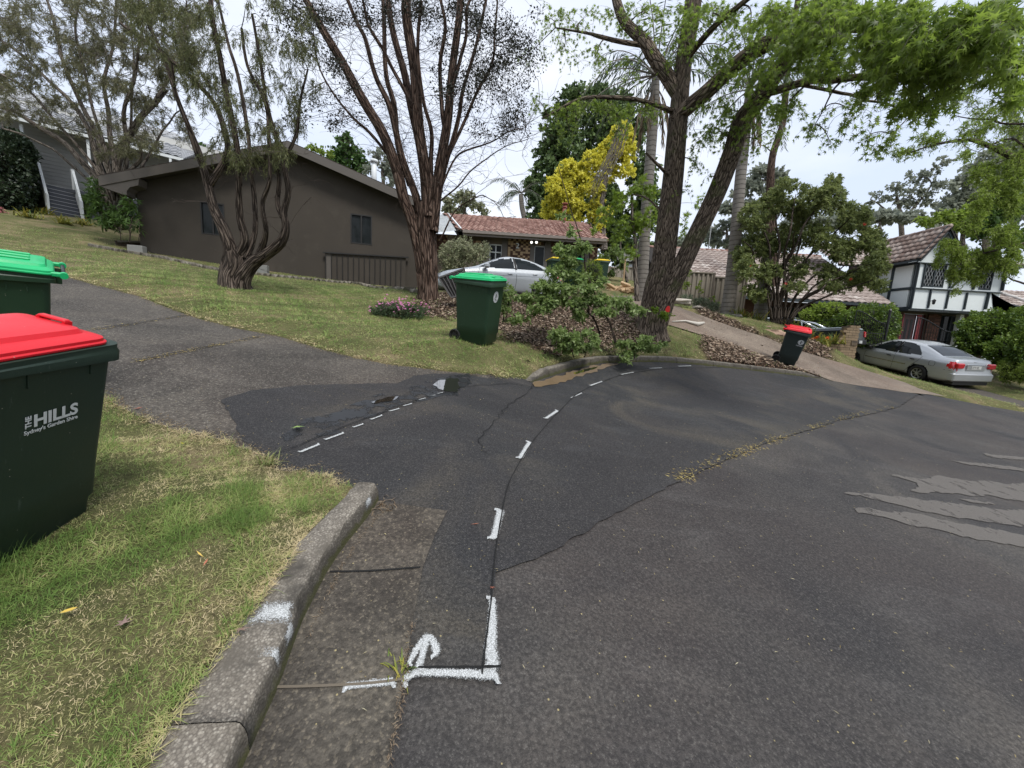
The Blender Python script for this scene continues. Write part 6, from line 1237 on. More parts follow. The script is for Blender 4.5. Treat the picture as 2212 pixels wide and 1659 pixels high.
LEAF = {
 'narrow': (np.array([(0, 0, 0), (.4, .075, .01), (1, 0, -.1), (.4, -.075, .01)], float), [(0, 1, 2, 3)]),
 'needle': (np.array([(0, 0, 0), (.5, .05, 0), (1, 0, 0), (.5, -.05, 0)], float), [(0, 1, 2, 3)]),
 'oval': (np.array([(0, 0, 0), (.3, .24, .05), (.7, .22, .04), (1, 0, -.06), (.7, -.22, .04), (.3, -.24, .05)], float), [(0, 1, 2, 3), (0, 3, 4, 5)]),
 'round': (np.array([(0, 0, 0), (.35, .38, .06), (1, 0, 0), (.35, -.38, .06)], float), [(0, 1, 2, 3)]),
}
_s = [(0, 0, 0)]; _ang = [(-150, .40), (-118, .22), (-80, .80), (-52, .30), (-28, .92), (-13, .38), (0, 1.1), (13, .38), (28, .92), (52, .30), (80, .80), (118, .22), (150, .40)]
_ang = [(-160, .30), (-125, .18), (-92, .78), (-66, .26), (-44, .95), (-20, .34), (0, 1.12), (20, .34), (44, .95), (66, .26), (92, .78), (125, .18), (160, .30)]
for a, r in _ang: _s.append((.28 + r * .62 * math.cos(math.radians(a)), r * .62 * math.sin(math.radians(a)), -.10 * r * r))
_s[0] = (.28, 0, .04)
LEAF['star'] = (np.array(_s, float), [(0, i, i + 1) for i in range(1, len(_s) - 1)] + [(0, len(_s) - 1, 1)])
def unit(a): return a / np.maximum(np.linalg.norm(a, axis=-1, keepdims=True), 1e-9)
def leaf_cloud(name, pos, dr, size, kind, mat, parent=None, rng=None, upbias=0.0, rnd=None, stuff=False, wide=1.0):
 rng = rng or RNG; pos = np.asarray(pos, float); N = len(pos);
 if N == 0: return None
 dr = unit(np.asarray(dr, float)); nr = rng.normal(size=(N, 3)); nr[:, 2] += upbias * 2; nr = unit(nr - dr * (nr * dr).sum(1, keepdims=True)); sd_ = np.cross(nr, dr)
 tv, tf = LEAF[kind]; sz = np.asarray(size, float).reshape(-1, 1, 1) if np.ndim(size) else np.full((N, 1, 1), size)
 co = pos[:, None] + sz * (tv[None, :, 0:1] * dr[:, None] + tv[None, :, 1:2] * wide * sd_[:, None] + tv[None, :, 2:3] * nr[:, None]); K = len(tv)
 ff = np.concatenate([np.array(f) for f in tf]); szs = np.array([len(f) for f in tf])
 F_ = (ff[None] + (np.arange(N) * K)[:, None]).ravel(); S_ = np.tile(szs, N); rnd = rng.random(N) if rnd is None else rnd
 o_ = npmesh(name, co.reshape(-1, 3), F_, S_, mat, parent, attrs={'rnd': np.repeat(np.clip(rnd, 0, 1), K)})
 if stuff: o_['kind'] = 'stuff'
 return o_
class Tubes:
 def __init__(s): s.co = []; s.f = []; s.uv = []; s.n = 0
 def tube(s, P_, R_, n=6, v0=0.0, ridge=0.0, seed=0):
  P_ = np.asarray(P_, float); R_ = np.asarray(R_, float); m_ = len(P_); T_ = unit(np.gradient(P_, axis=0)); x = np.cross(T_[0], [.3, .8, .1]); x /= np.linalg.norm(x); L_ = v0; rr = random.Random(seed)
  ph = [rr.uniform(0, 6) for _ in range(4)]
  for i in range(m_):
   t_ = T_[i]; x = x - t_ * x.dot(t_); x /= max(np.linalg.norm(x), 1e-9); y = np.cross(t_, x)
   if i: L_ += np.linalg.norm(P_[i] - P_[i - 1])
   a = np.linspace(0, 2 * math.pi, n + 1); r = R_[i] * (1 + ridge * (np.sin(a * 3 + ph[0] + L_ * .8) * .6 + np.sin(a * 5 + ph[1] - L_ * 1.7) * .4 + np.sin(a * 9 + ph[2]) * .25))
   r[-1] = r[0]; s.co.append(P_[i] + np.outer(np.cos(a) * r, x) + np.outer(np.sin(a) * r, y)); s.uv.append(np.stack([a / (2 * math.pi) * max(.15, R_[0] * 5.5), np.full(n + 1, L_)], -1))
  q = n + 1; i = np.arange(m_ - 1)[:, None]; k = np.arange(n)[None]; b_ = s.n
  s.f.append((b_ + np.stack([i * q + k, i * q + k + 1, (i + 1) * q + k + 1, (i + 1) * q + k], -1)).reshape(-1, 4)); s.n += m_ * q
 def build(s, name, mat, parent=None):
  F_ = np.concatenate(s.f); return npmesh(name, np.concatenate(s.co), F_.ravel(), np.full(len(F_), 4), mat, parent, uv=np.concatenate(s.uv), smooth=True)
def spline(P_, n): return np.array(smooth_line(P_, n))
class Tree:
 def __init__(s, name, base_px, Y, label, cat, bark, leafm, seed=0, group=None, base=None):
  s.rng = np.random.default_rng(seed); s.r = random.Random(seed); b_ = at(*base_px, Y) if base is None else np.array(base); s.root = empty(name, b_, label=label, cat=cat, group=group); s.b = b_
  s.trunk = Tubes(); s.br = Tubes(); s.tw = Tubes(); s.sk = []; s.bark = bark; s.lm = leafm; s.lp = []; s.ld = []; s.ls = []; s.lr = []
 def limb(s, pts, rad, kind='trunk', n=10, sm=6, ridge=.0, flare=0, wob_=0.0):
  wob_ = wob_ or getattr(s, 'wb', 0) * (len(pts) > 5)
  """pts: (u, v, Y) ; rad: radii in metres at the points"""
  P_ = spline([at(*p) if len(p) == 3 and p[0] > 30 or isinstance(p, tuple) else p for p in pts], sm); R_ = np.interp(np.linspace(0, 1, len(P_)), np.linspace(0, 1, len(rad)), rad)
  if wob_:
   k = len(P_); t_ = np.linspace(0, 9, k); ph = s.rng.uniform(0, 6, 3); P_ = P_ + np.stack([np.sin(t_ * 1.7 + ph[0]), np.sin(t_ * 2.1 + ph[1]), .3 * np.sin(t_ * 2.9 + ph[2])], -1) * wob_ * np.minimum(1, np.linspace(0, 3, k))[:, None]
  if flare:
   z = P_[:, 2] - P_[0, 2]; R_ = R_ * (1 + flare * np.exp(-np.maximum(z, 0) / .22))
  (s.trunk if kind == 'trunk' else s.br).tube(P_, R_, n, ridge=ridge, seed=s.r.randrange(999))
  for p, r in zip(P_[::2], R_[::2]): s.sk.append((p, r))
  return P_
 def curve(s, a, c, droop, bend, n):
  a = np.asarray(a, float); c = np.asarray(c, float); d = c - a; L_ = np.linalg.norm(d); side = np.cross(d, [0, 0, 1.0]); side = side / max(np.linalg.norm(side), 1e-6); k1, k2 = s.rng.normal() * bend * L_, s.rng.normal() * bend * L_; t_ = np.linspace(0, 1, n)[:, None]
  return a + d * t_ + side * np.sin(t_ * math.pi) * k1 + np.array([0, 0, 1.0]) * np.sin(t_ * math.pi) * (abs(k2) + droop * L_) + side * np.sin(t_ * 2 * math.pi) * k2 * .5
 def blob(s, u, v, Y, ru, rv, ry, twigs, leaves, lsize=.1, branch_r=.02, droop=.12, hang=.0, jitter=.35, bare=0.3, tr=.005, from_sk=True, rnd=(0, 1), segs=5, spread=.5, maxlen=None):
  c = at(u, v, Y); d = unit(ray(u, v)); ax = np.array([ru * Y / F0, 0, 0]); az = np.array([0, 0, rv * Y / F0])
  loc = []
  if from_sk and s.sk:
   D_ = [np.linalg.norm(p - c) + (.0 if p[2] < c[2] + .5 else .6) for p, r in s.sk]; p0 = s.sk[int(np.argmin(D_))]
   Pb = s.curve(p0[0], c, droop, .10, 8); s.br.tube(Pb, np.linspace(min(branch_r, p0[1] * .8), branch_r * .35, 8), 5, seed=s.r.randrange(999)); loc += list(Pb[3:])
   for p in Pb[2:]: s.sk.append((p, branch_r * .6))
  loc.append(c); loc = np.array(loc)
  for i in range(twigs):
   q = s.rng.normal(size=3); q = q / np.linalg.norm(q) * s.rng.random() ** .4; tgt = c + ax * q[0] + az * q[1] + d * ry * q[2]
   dd = np.linalg.norm(loc - tgt, axis=1) + s.rng.random(len(loc)) * .25 * np.linalg.norm(ax); a = loc[int(np.argmin(dd))]
   if maxlen:
    L_ = np.linalg.norm(tgt - a)
    if L_ > maxlen: a = tgt + (a - tgt) * maxlen / L_
   P_ = s.curve(a, tgt, droop * .5, jitter * .25, segs);
   if hang: P_[:, 2] -= hang * np.linspace(0, 1, segs) ** 2
   if Y < 18 or i % 3 == 0: s.tw.tube(P_, np.linspace(tr, tr * .35, segs), 3)
   if len(loc) < 60 and i % 3 == 0: loc = np.vstack([loc, P_[segs // 2]])
   m_ = s.rng.poisson(leaves)
   if m_ == 0: continue
   t_ = s.rng.uniform(bare, 1.02, m_) * (segs - 1); k = np.minimum(t_.astype(int), segs - 2); f_ = (t_ - k)[:, None]; pp = P_[k] * (1 - f_) + P_[k + 1] * f_; tg = unit(P_[k + 1] - P_[k])
   dr = tg * .8 + s.rng.normal(size=(m_, 3)) * spread; dr[:, 2] -= hang * .8 + .15
   s.lp.append(pp + s.rng.normal(size=(m_, 3)) * lsize * .15); s.ld.append(dr); s.ls.append(lsize * s.rng.uniform(.65, 1.2, m_)); s.lr.append(np.clip(s.rng.normal((rnd[0] + rnd[1]) / 2 + s.rng.normal() * .12, .22, m_), 0, 1))
  return c
 def bare_twigs(s, n, length, r=.006, up=.3, droop=.0, zmin=None, segs=7, fork=2, rmax=9, sel=None):
  sk = [q for q in s.sk if q[1] < rmax and (zmin is None or q[0][2] > zmin) and (sel is None or sel(q[0]))]
  for i in range(n):
   p, pr = sk[s.r.randrange(len(sk))]; d = s.rng.normal(size=3); d[2] = abs(d[2]) * up; d = unit(d); L_ = length * s.rng.uniform(.4, 1.3)
   P_ = s.curve(p, p + d * L_, -droop, .16, segs); P_ = P_ + s.rng.normal(size=P_.shape) * .02 * L_; s.tw.tube(P_, np.linspace(r, r * .25, segs), 3)
   for k in range(fork):
    j = s.r.randrange(2, segs - 1); d2 = unit(d + s.rng.normal(size=3) * .7); P2 = s.curve(P_[j], P_[j] + d2 * L_ * s.rng.uniform(.25, .6), -droop, .2, 5); s.tw.tube(P2, np.linspace(r * .6, r * .2, 5), 3)
 def done(s, leaf='oval', upbias=0., trunk_name='trunk', wide=1.0, parts=None, loc0=True, crown='crown', twig_mat=None):
  out_ = {}
  for nm, tb in (('trunk', s.trunk), ('branches', s.br), ('twigs', s.tw)):
   if tb.n:
    o_ = tb.build(nm, s.bark if nm != 'twigs' or twig_mat is None else twig_mat, s.root); o_.location = -s.root.location; out_[nm] = o_
    if nm == 'twigs': o_['kind'] = 'stuff'
  if s.lp:
   lp = np.concatenate(s.lp); ld = np.concatenate(s.ld); ls = np.concatenate(s.ls); lr = np.concatenate(s.lr); keep = np.ones(len(lp), bool)
   if parts:                     # the largest leaves in view become separate leaves
    n_, lab = parts; app = ls / np.linalg.norm(lp - EYE, axis=1); pr = np.array([proj(p) for p in lp]); inv = (pr[:, 0] > 0) & (pr[:, 0] < W0) & (pr[:, 1] > 0) & (pr[:, 1] < H0); app = np.where(inv, app, 0); ix = np.argsort(-app)[:n_]; keep[ix] = False
    tv, tf = LEAF[leaf]; protos = []
    for q in range(4):
     me = bpy.data.meshes.new(lab); me.from_pydata([tuple(v) for v in tv], [], tf); a = me.attributes.new('rnd', 'FLOAT', 'POINT'); a.data.foreach_set('value', [.15 + .23 * q] * len(tv)); me.materials.append(s.lm); protos.append(me)
    cr_ = None
    for j in ix:
     dd = V3(ld[j]).normalized(); nn_ = Vector(s.rng.normal(size=3).tolist()); nn_.z += upbias * 2; nn_ = (nn_ - dd * nn_.dot(dd)).normalized(); sd2 = nn_.cross(dd); m_ = (Matrix((dd, sd2, nn_)).transposed() * float(ls[j])).to_4x4(); m_.translation = V3(lp[j]) - s.root.location; inst(protos[j % 4], m_, s.root, lab)
   o_ = leaf_cloud(crown, lp[keep], ld[keep], ls[keep], leaf, s.lm, s.root, s.rng, upbias, lr[keep], wide=wide); o_.location = -s.root.location; out_['crown'] = o_
   s.n_leaves = len(lp)
  return out_
M_BK_CED = barkmat('stringy_brown_bark', (.060, .037, .028), (.125, .083, .064), (.21, .155, .125), (18, 4.0), 1.0)
M_BK_TW = barkmat('gnarled_bark', (.055, .042, .034), (.115, .09, .073), (.20, .165, .135), (20, 4.5), 1.0)
M_BK_LQ = barkmat('furrowed_grey_bark', (.105, .08, .062), (.185, .145, .113), (.27, .22, .177), (24, 8.0), 1.0, moss=(.10, .11, .05))
M_BK_PB = barkmat('pale_grey_bark', (.11, .09, .075), (.19, .163, .138), (.30, .265, .23), (14, 5), .7)
M_TWIG = simple('twig_brown', (.055, .04, .032), .95); M_TWIGG = simple('twig_grey', (.11, .095, .08), .95)
M_L_OLIVE = leafmat('olive_leaf', [(.045, .050, .022), (.09, .096, .042), (.15, .15, .075), (.22, .21, .13)], .35)
M_L_WEEP = leafmat('weeping_leaf', [(.040, .052, .018), (.08, .098, .035), (.135, .15, .058), (.2, .2, .09)], .35)
M_L_CED = leafmat('dark_cedar_leaf', [(.012, .012, .009), (.022, .024, .014), (.034, .038, .022)], .1)
M_L_LQ = leafmat('sweetgum_leaf', [(.075, .12, .022), (.13, .20, .036), (.20, .28, .055), (.30, .39, .10)], .55, .45, (.30, .42, .06), .4)
M_L_LQB = leafmat('bright_maple_leaf', [(.095, .165, .022), (.17, .26, .035), (.26, .36, .06)], .4, .5, (.32, .42, .05))
M_L_GOLD = leafmat('golden_leaf', [(.34, .36, .05), (.68, .63, .09), (.82, .78, .18)], .4, .6, (.9, .85, .1))
M_L_DARK = leafmat('dark_conifer_leaf', [(.038, .066, .024), (.085, .135, .045), (.15, .215, .075)], .15)
M_L_CON = leafmat('conifer_green_leaf', [(.03, .07, .018), (.06, .12, .03), (.10, .17, .045)], .2)
M_L_CALL = leafmat('bottlebrush_leaf', [(.05, .072, .025), (.105, .14, .045), (.18, .22, .072), (.28, .32, .11)], .35)
M_L_LIME = leafmat('lime_leaf', [(.11, .16, .028), (.20, .27, .048), (.31, .38, .085)], .4, .5, (.3, .45, .05))
M_L_MIDG = leafmat('mid_green_leaf', [(.03, .065, .016), (.06, .115, .025), (.10, .17, .04)], .3)
M_L_GUM = leafmat('hazed_gum_leaf', [(.13, .15, .12), (.20, .225, .18), (.27, .29, .23)], .45)  # gum green lightened; distance haze and backlight put into the colour
M_L_PALE = leafmat('variegated_leaf', [(.08, .10, .05), (.20, .22, .12), (.42, .42, .28)], .25)
M_L_SAP = leafmat('sapling_leaf', [(.11, .165, .055), (.19, .27, .095), (.28, .37, .145), (.38, .46, .22)], .5, .5, (.26, .36, .09))
M_L_HEDGE = leafmat('hedge_leaf', [(.02, .045, .010), (.055, .105, .018), (.115, .18, .028), (.2, .28, .05)], .25, .45)
M_L_DKHEDGE = leafmat('dark_hedge_leaf', [(.006, .012, .006), (.014, .028, .012), (.03, .05, .022), (.1, .13, .08)], .1, .4)
M_DEAD = leafmat('dead_frond', [(.10, .07, .045), (.19, .14, .095), (.3, .24, .17)], .2, .8)
M_PALM = leafmat('palm_leaflet', [(.022, .04, .018), (.045, .072, .03), (.085, .12, .06)], .2)
t1 = Tree('twisted_tree', (507, 624), 8.6, 'twisted multi-stemmed tree with gnarled trunk and drooping olive foliage, in front of the brown house', 'tree', M_BK_TW, M_L_WEEP, 11)
t1.wb = .014
def L3(pts, Y, dy=0.0): return [(u, v, Y + dy * i / max(1, len(pts) - 1)) for i, (u, v) in enumerate(pts)]
b_off = lambda pts: pts
t1.limb([(508, 632, 8.6), (503, 600, 8.6), (512, 570, 8.6), (506, 545, 8.6)], [.30, .25, .22, .17], n=16, ridge=.12, flare=.3)
t1.limb([(520, 630, 8.55), (524, 600, 8.55), (545, 570, 8.55), (576, 548, 8.5), (606, 524, 8.45), (617, 494, 8.45), (612, 458, 8.5), (622, 410, 8.5), (612, 350, 8.5), (595, 290, 8.5), (575, 220, 8.5), (560, 130, 8.4), (545, 30, 8.3)], [.19, .17, .14, .115, .10, .075, .065, .055, .045, .038, .032, .028, .022], n=14, ridge=.05)
t1.limb([(494, 630, 8.65), (490, 600, 8.65), (497, 565, 8.65), (500, 540, 8.6), (486, 500, 8.6), (462, 452, 8.7), (450, 405, 8.8), (440, 365, 8.8), (428, 322, 8.9), (387, 222, 9.0), (358, 136, 9.1), (311, 29, 9.3), (290, -30, 9.4)], [.15, .16, .15, .13, .115, .095, .08, .07, .055, .042, .036, .03, .024], n=14, ridge=.05)
t1.limb([(512, 560, 8.6), (528, 520, 8.55), (520, 470, 8.55), (515, 412, 8.5), (512, 322, 8.4), (490, 200, 8.3), (476, 125, 8.2), (458, 36, 8.1), (455, -20, 8.1)], [.12, .08, .07, .06, .055, .05, .045, .04, .035], n=12, ridge=.05)
t1.limb([(530, 560, 8.6), (551, 500, 8.8), (548, 440, 8.9), (545, 380, 9.0), (537, 304, 9.1), (512, 161, 9.2), (494, 93, 9.3), (470, 0, 9.4)], [.09, .055, .05, .045, .04, .035, .03, .025], n=10, ridge=.05)
t1.limb([(560, 552, 8.55), (575, 500, 8.3), (565, 440, 8.2), (585, 380, 8.1), (580, 286, 8.1), (569, 215, 8.0), (537, 143, 8.0), (520, 60, 7.9)], [.08, .05, .042, .038, .034, .03, .026, .022], n=9, ridge=.05)
t1.limb([(450, 405, 8.8), (487, 340, 8.9), (487, 286, 9.0), (462, 222, 9.1), (397, 154, 9.2), (344, 111, 9.3), (258, 50, 9.4)], [.07, .06, .055, .05, .04, .035, .025], 'br', n=8)
t1.limb([(440, 365, 8.8), (425, 330, 8.7), (405, 270, 8.6), (380, 200, 8.5), (372, 140, 8.4)], [.05, .045, .04, .03, .02], 'br', n=7)
t1.limb([(612, 350, 8.5), (640, 290, 8.4), (648, 220, 8.3), (665, 150, 8.2)], [.04, .03, .025, .015], 'br', n=6)
t1.limb([(617, 480, 8.45), (600, 440, 8.6), (603, 380, 8.7), (585, 330, 8.8)], [.06, .05, .04, .03], 'br', n=7)
rq = random.Random(31)
for k in range(170):
 u = rq.uniform(270, 690); v = rq.uniform(-15, 330 if 440 < u < 650 else 190)
 if u < 430 and v > 60 + (u - 270) * .9: continue
 if u > 650 and v > 260: continue
 t1.blob(u, v, 8.6 + rq.uniform(-1.3, 1.0), 22, 24, .4, rq.choice((7, 10, 14)), 20, lsize=.075, branch_r=.008, droop=.1, hang=.16, tr=.003, spread=.45)
for (u, v, n_) in ((520, 345, 26), (580, 350, 18), (455, 325, 8), (545, 325, 26), (500, 318, 18), (600, 330, 16)): t1.blob(u, v, 8.5, 34, 20, .5, n_, 26, lsize=.08, branch_r=.01, droop=.05, hang=.2, tr=.003, spread=.4)
t1.bare_twigs(70, .9, .005, up=.4, droop=-.1, fork=2); t1.bare_twigs(26, .8, .005, up=-.3, droop=.15, sel=lambda p: p[2] < at(450, 330, 8.6)[2])
t1.done('narrow', twig_mat=M_TWIG)
t2 = Tree('cedar_tree', (925, 648), 10.0, 'tall stringy-barked tree with many stems fanning up from one thick trunk and sparse dark tufts', 'tree', M_BK_CED, M_L_CED, 12)
t2.limb([(925, 660, 10), (926, 620, 10), (924, 560, 10), (920, 500, 10), (922, 440, 10)], [.27, .24, .235, .24, .19], n=20, ridge=.07, flare=.22)
t2.limb([(915, 655, 9.95), (912, 600, 9.95), (905, 540, 9.95), (888, 470, 9.95), (873, 430, 9.95), (855, 358, 10), (826, 286, 10), (783, 215, 10.1), (740, 136, 10.2), (697, 64, 10.3), (665, 7, 10.4), (640, -40, 10.5)], [.13, .14, .14, .135, .13, .13, .12, .11, .10, .09, .075, .06], n=14, ridge=.05)
for pts, rad, nn_ in (([(905, 470), (898, 422), (869, 340), (841, 233), (816, 172), (791, 90), (769, 47), (745, -20)], [.13, .12, .10, .085, .07, .06, .055, .05], 10), ([(885, 400), (862, 322), (851, 233), (837, 172), (830, 90), (826, -20)], [.09, .085, .08, .07, .065, .055], 10),
                      ([(920, 480), (919, 412), (902, 286), (877, 179), (855, 90), (835, -20)], [.17, .15, .125, .11, .095, .08], 12), ([(926, 470), (923, 412), (916, 340), (902, 250), (894, 143), (880, 36), (877, -30)], [.19, .17, .16, .155, .145, .13, .12], 14),
                      ([(935, 500), (944, 412), (962, 286), (973, 197), (987, 72), (995, -30)], [.17, .155, .135, .115, .10, .085], 12), ([(940, 470), (962, 358), (991, 250), (1005, 179), (1034, 72), (1058, -30)], [.09, .075, .065, .055, .045, .04], 8),
                      ([(930, 450), (932, 358), (930, 286), (916, 215), (901, 107), (912, 0)], [.08, .07, .06, .05, .045, .04], 8), ([(962, 350), (1016, 233), (1059, 143), (1070, 72), (1073, -10)], [.05, .045, .04, .03, .025], 7),
                      ([(855, 358), (798, 286), (755, 247), (719, 200), (683, 125), (676, 60)], [.05, .045, .035, .03, .022, .015], 7), ([(945, 430), (984, 340), (1041, 315), (1098, 286), (1134, 275)], [.035, .03, .022, .015, .01], 6),
                      ([(945, 440), (990, 400), (1040, 350), (1090, 318), (1140, 300)], [.03, .025, .02, .014, .01], 6), ([(950, 520), (985, 455), (1030, 425), (1060, 430), (1090, 470)], [.03, .022, .018, .012, .008], 6), ([(902, 250), (850, 150), (800, 60), (780, -10)], [.06, .05, .04, .03], 7), ([(962, 286), (950, 180), (960, 60), (950, -20)], [.07, .06, .05, .04], 8), ([(973, 197), (1000, 110), (1010, 20), (1020, -20)], [.06, .05, .04, .03], 7)):
 dy = RNG.uniform(-.9, .9); t2.limb([(u, v, 10 + dy * i / len(pts) + (.1 if i == 0 else 0) * np.sign(dy)) for i, (u, v) in enumerate(pts)], [q * .8 for q in rad], 'trunk', n=nn_, ridge=.05, wob_=.02)
t2.bare_twigs(230, 1.5, .007, up=.55, droop=.12, zmin=at(925, 430, 10)[2], rmax=.14, fork=3, segs=8); t2.bare_twigs(150, 1.1, .005, up=.2, droop=.1, zmin=at(925, 430, 10)[2], fork=3)
t2.bare_twigs(40, .8, .006, up=-.4, droop=.15, sel=lambda p: at(900, 470, 10)[2] < p[2] < at(900, 330, 10)[2], fork=2)
def tufts(tr, regions, n_tuft, leaves, R_, ls):
 for (u, v, ru, rv, w_) in regions:
  for i in range(int(n_tuft * w_)):
   q = tr.rng.normal(size=2) * .6; c = at(u + q[0] * ru, v + q[1] * rv, 10 + tr.rng.normal() * .7); m_ = int(leaves * tr.rng.uniform(.4, 1.4)); off = tr.rng.normal(size=(m_, 3)) * R_ * np.array([1, 1, .8])
   j = int(np.argmin([np.linalg.norm(p - c) for p, r in tr.sk])); P_ = tr.curve(tr.sk[j][0], c, -.1, .15, 6); tr.tw.tube(P_, np.linspace(.007, .003, 6), 3)
   tr.lp.append(c + off); tr.ld.append(off + tr.rng.normal(size=(m_, 3)) * .05); tr.ls.append(ls * tr.rng.uniform(.6, 1.3, m_)); tr.lr.append(tr.rng.random(m_))
tufts(t2, [(1090, 170, 35, 60, 1.2), (1130, 110, 22, 60, .9), (1110, 240, 25, 30, .5), (1030, 150, 40, 50, .9), (1060, 60, 45, 40, 1.0), (990, 30, 45, 30, .9), (900, 20, 60, 25, 1.0), (800, 30, 50, 25, .6), (700, 40, 40, 30, .8), (650, 60, 20, 40, .5), (720, 130, 40, 30, .5), (650, 230, 25, 40, .5), (760, 190, 40, 35, .35), (980, 110, 35, 60, .5), (1010, 190, 30, 40, .6), (1070, 290, 28, 20, .4), (950, 200, 30, 60, .25), (730, 260, 20, 20, .3), (620, 30, 20, 30, .5)], 26, 60, .085, .045)
t2.done('round', twig_mat=M_TWIG)
t3 = Tree('sweetgum_tree', (1405, 722), 9.3, 'large twin-trunked tree with furrowed grey bark and bright green star-shaped leaves beside the curved kerb', 'tree', M_BK_LQ, M_L_LQ, 13)
t3.wb = .012
t3.limb([(1404, 735, 9.3), (1408, 690, 9.3), (1420, 620, 9.3), (1433, 560, 9.3), (1448, 450, 9.3), (1455, 380, 9.3), (1462, 280, 9.3), (1470, 200, 9.3), (1480, 120, 9.3), (1492, 40, 9.3), (1500, -40, 9.3)], [.36, .31, .29, .255, .235, .22, .205, .18, .17, .17, .165], n=26, ridge=.035, flare=.32, sm=8)
t3.limb([(1418, 700, 9.25), (1440, 640, 9.2), (1470, 580, 9.15), (1503, 510, 9.1), (1545, 420, 9.0), (1580, 330, 8.9), (1605, 260, 8.8), (1640, 215, 8.5), (1690, 140, 8.1), (1760, 60, 7.7), (1860, -30, 7.3)], [.25, .22, .205, .195, .19, .185, .185, .17, .145, .12, .10], n=24, ridge=.035, sm=8)
t3.limb([(1455, 262, 9.3), (1490, 228, 9.1), (1530, 195, 8.9), (1590, 140, 8.6), (1660, 92, 8.2), (1740, 60, 7.8), (1850, 30, 7.2)], [.14, .16, .155, .15, .14, .11, .07], 'br', n=14, ridge=.03)
t3.limb([(1466, 205, 9.3), (1440, 165, 9.4), (1415, 125, 9.5), (1392, 93, 9.6), (1356, 54, 9.8), (1335, 15, 9.9), (1325, -30, 10)], [.15, .15, .145, .13, .11, .10, .09], 'br', n=12, ridge=.03)
t3.limb([(1392, 98, 9.6), (1340, 90, 9.7), (1295, 79, 9.8), (1270, 72, 9.9), (1200, 60, 10)], [.06, .05, .045, .03, .015], 'br', n=8)
t3.limb([(1450, 240, 9.2), (1420, 228, 9.0), (1388, 218, 8.8), (1331, 211, 8.6), (1266, 211, 8.4), (1215, 232, 8.3), (1170, 255, 8.2)], [.06, .05, .045, .04, .032, .024, .012], 'br', n=8)
t3.limb([(1622, 235, 8.6), (1650, 205, 8.2), (1684, 193, 7.8), (1745, 175, 7.2), (1792, 172, 6.7), (1849, 168, 6.2), (1956, 172, 5.6), (2080, 140, 5.0)], [.09, .075, .07, .06, .055, .045, .03, .015], 'br', n=9)
t3.limb([(1720, 182, 7.4), (1790, 195, 7.0), (1831, 204, 6.8), (1870, 215, 6.6), (1928, 229, 6.4), (1964, 247, 6.2)], [.03, .028, .024, .02, .015, .01], 'br', n=6)
t3.limb([(1760, 60, 7.7), (1880, 60, 6.6), (2000, 90, 5.6), (2120, 100, 4.8), (2240, 130, 4.3)], [.09, .07, .05, .035, .02], 'br', n=8)
t3.limb([(1740, 60, 7.8), (1800, 0, 6.8), (1900, -60, 5.8), (2050, -60, 4.8)], [.09, .07, .05, .03], 'br', n=8)
t3.limb([(1480, 130, 9.3), (1540, 60, 8.6), (1600, 10, 8.0), (1660, -40, 7.4)], [.08, .06, .05, .04], 'br', n=8)
t3.limb([(1445, 380, 9.2), (1415, 350, 9.0), (1395, 330, 8.9)], [.04, .03, .015], 'br', n=6); t3.limb([(1440, 470, 9.2), (1400, 430, 9.5), (1365, 420, 9.8)], [.03, .02, .012], 'br', n=6)
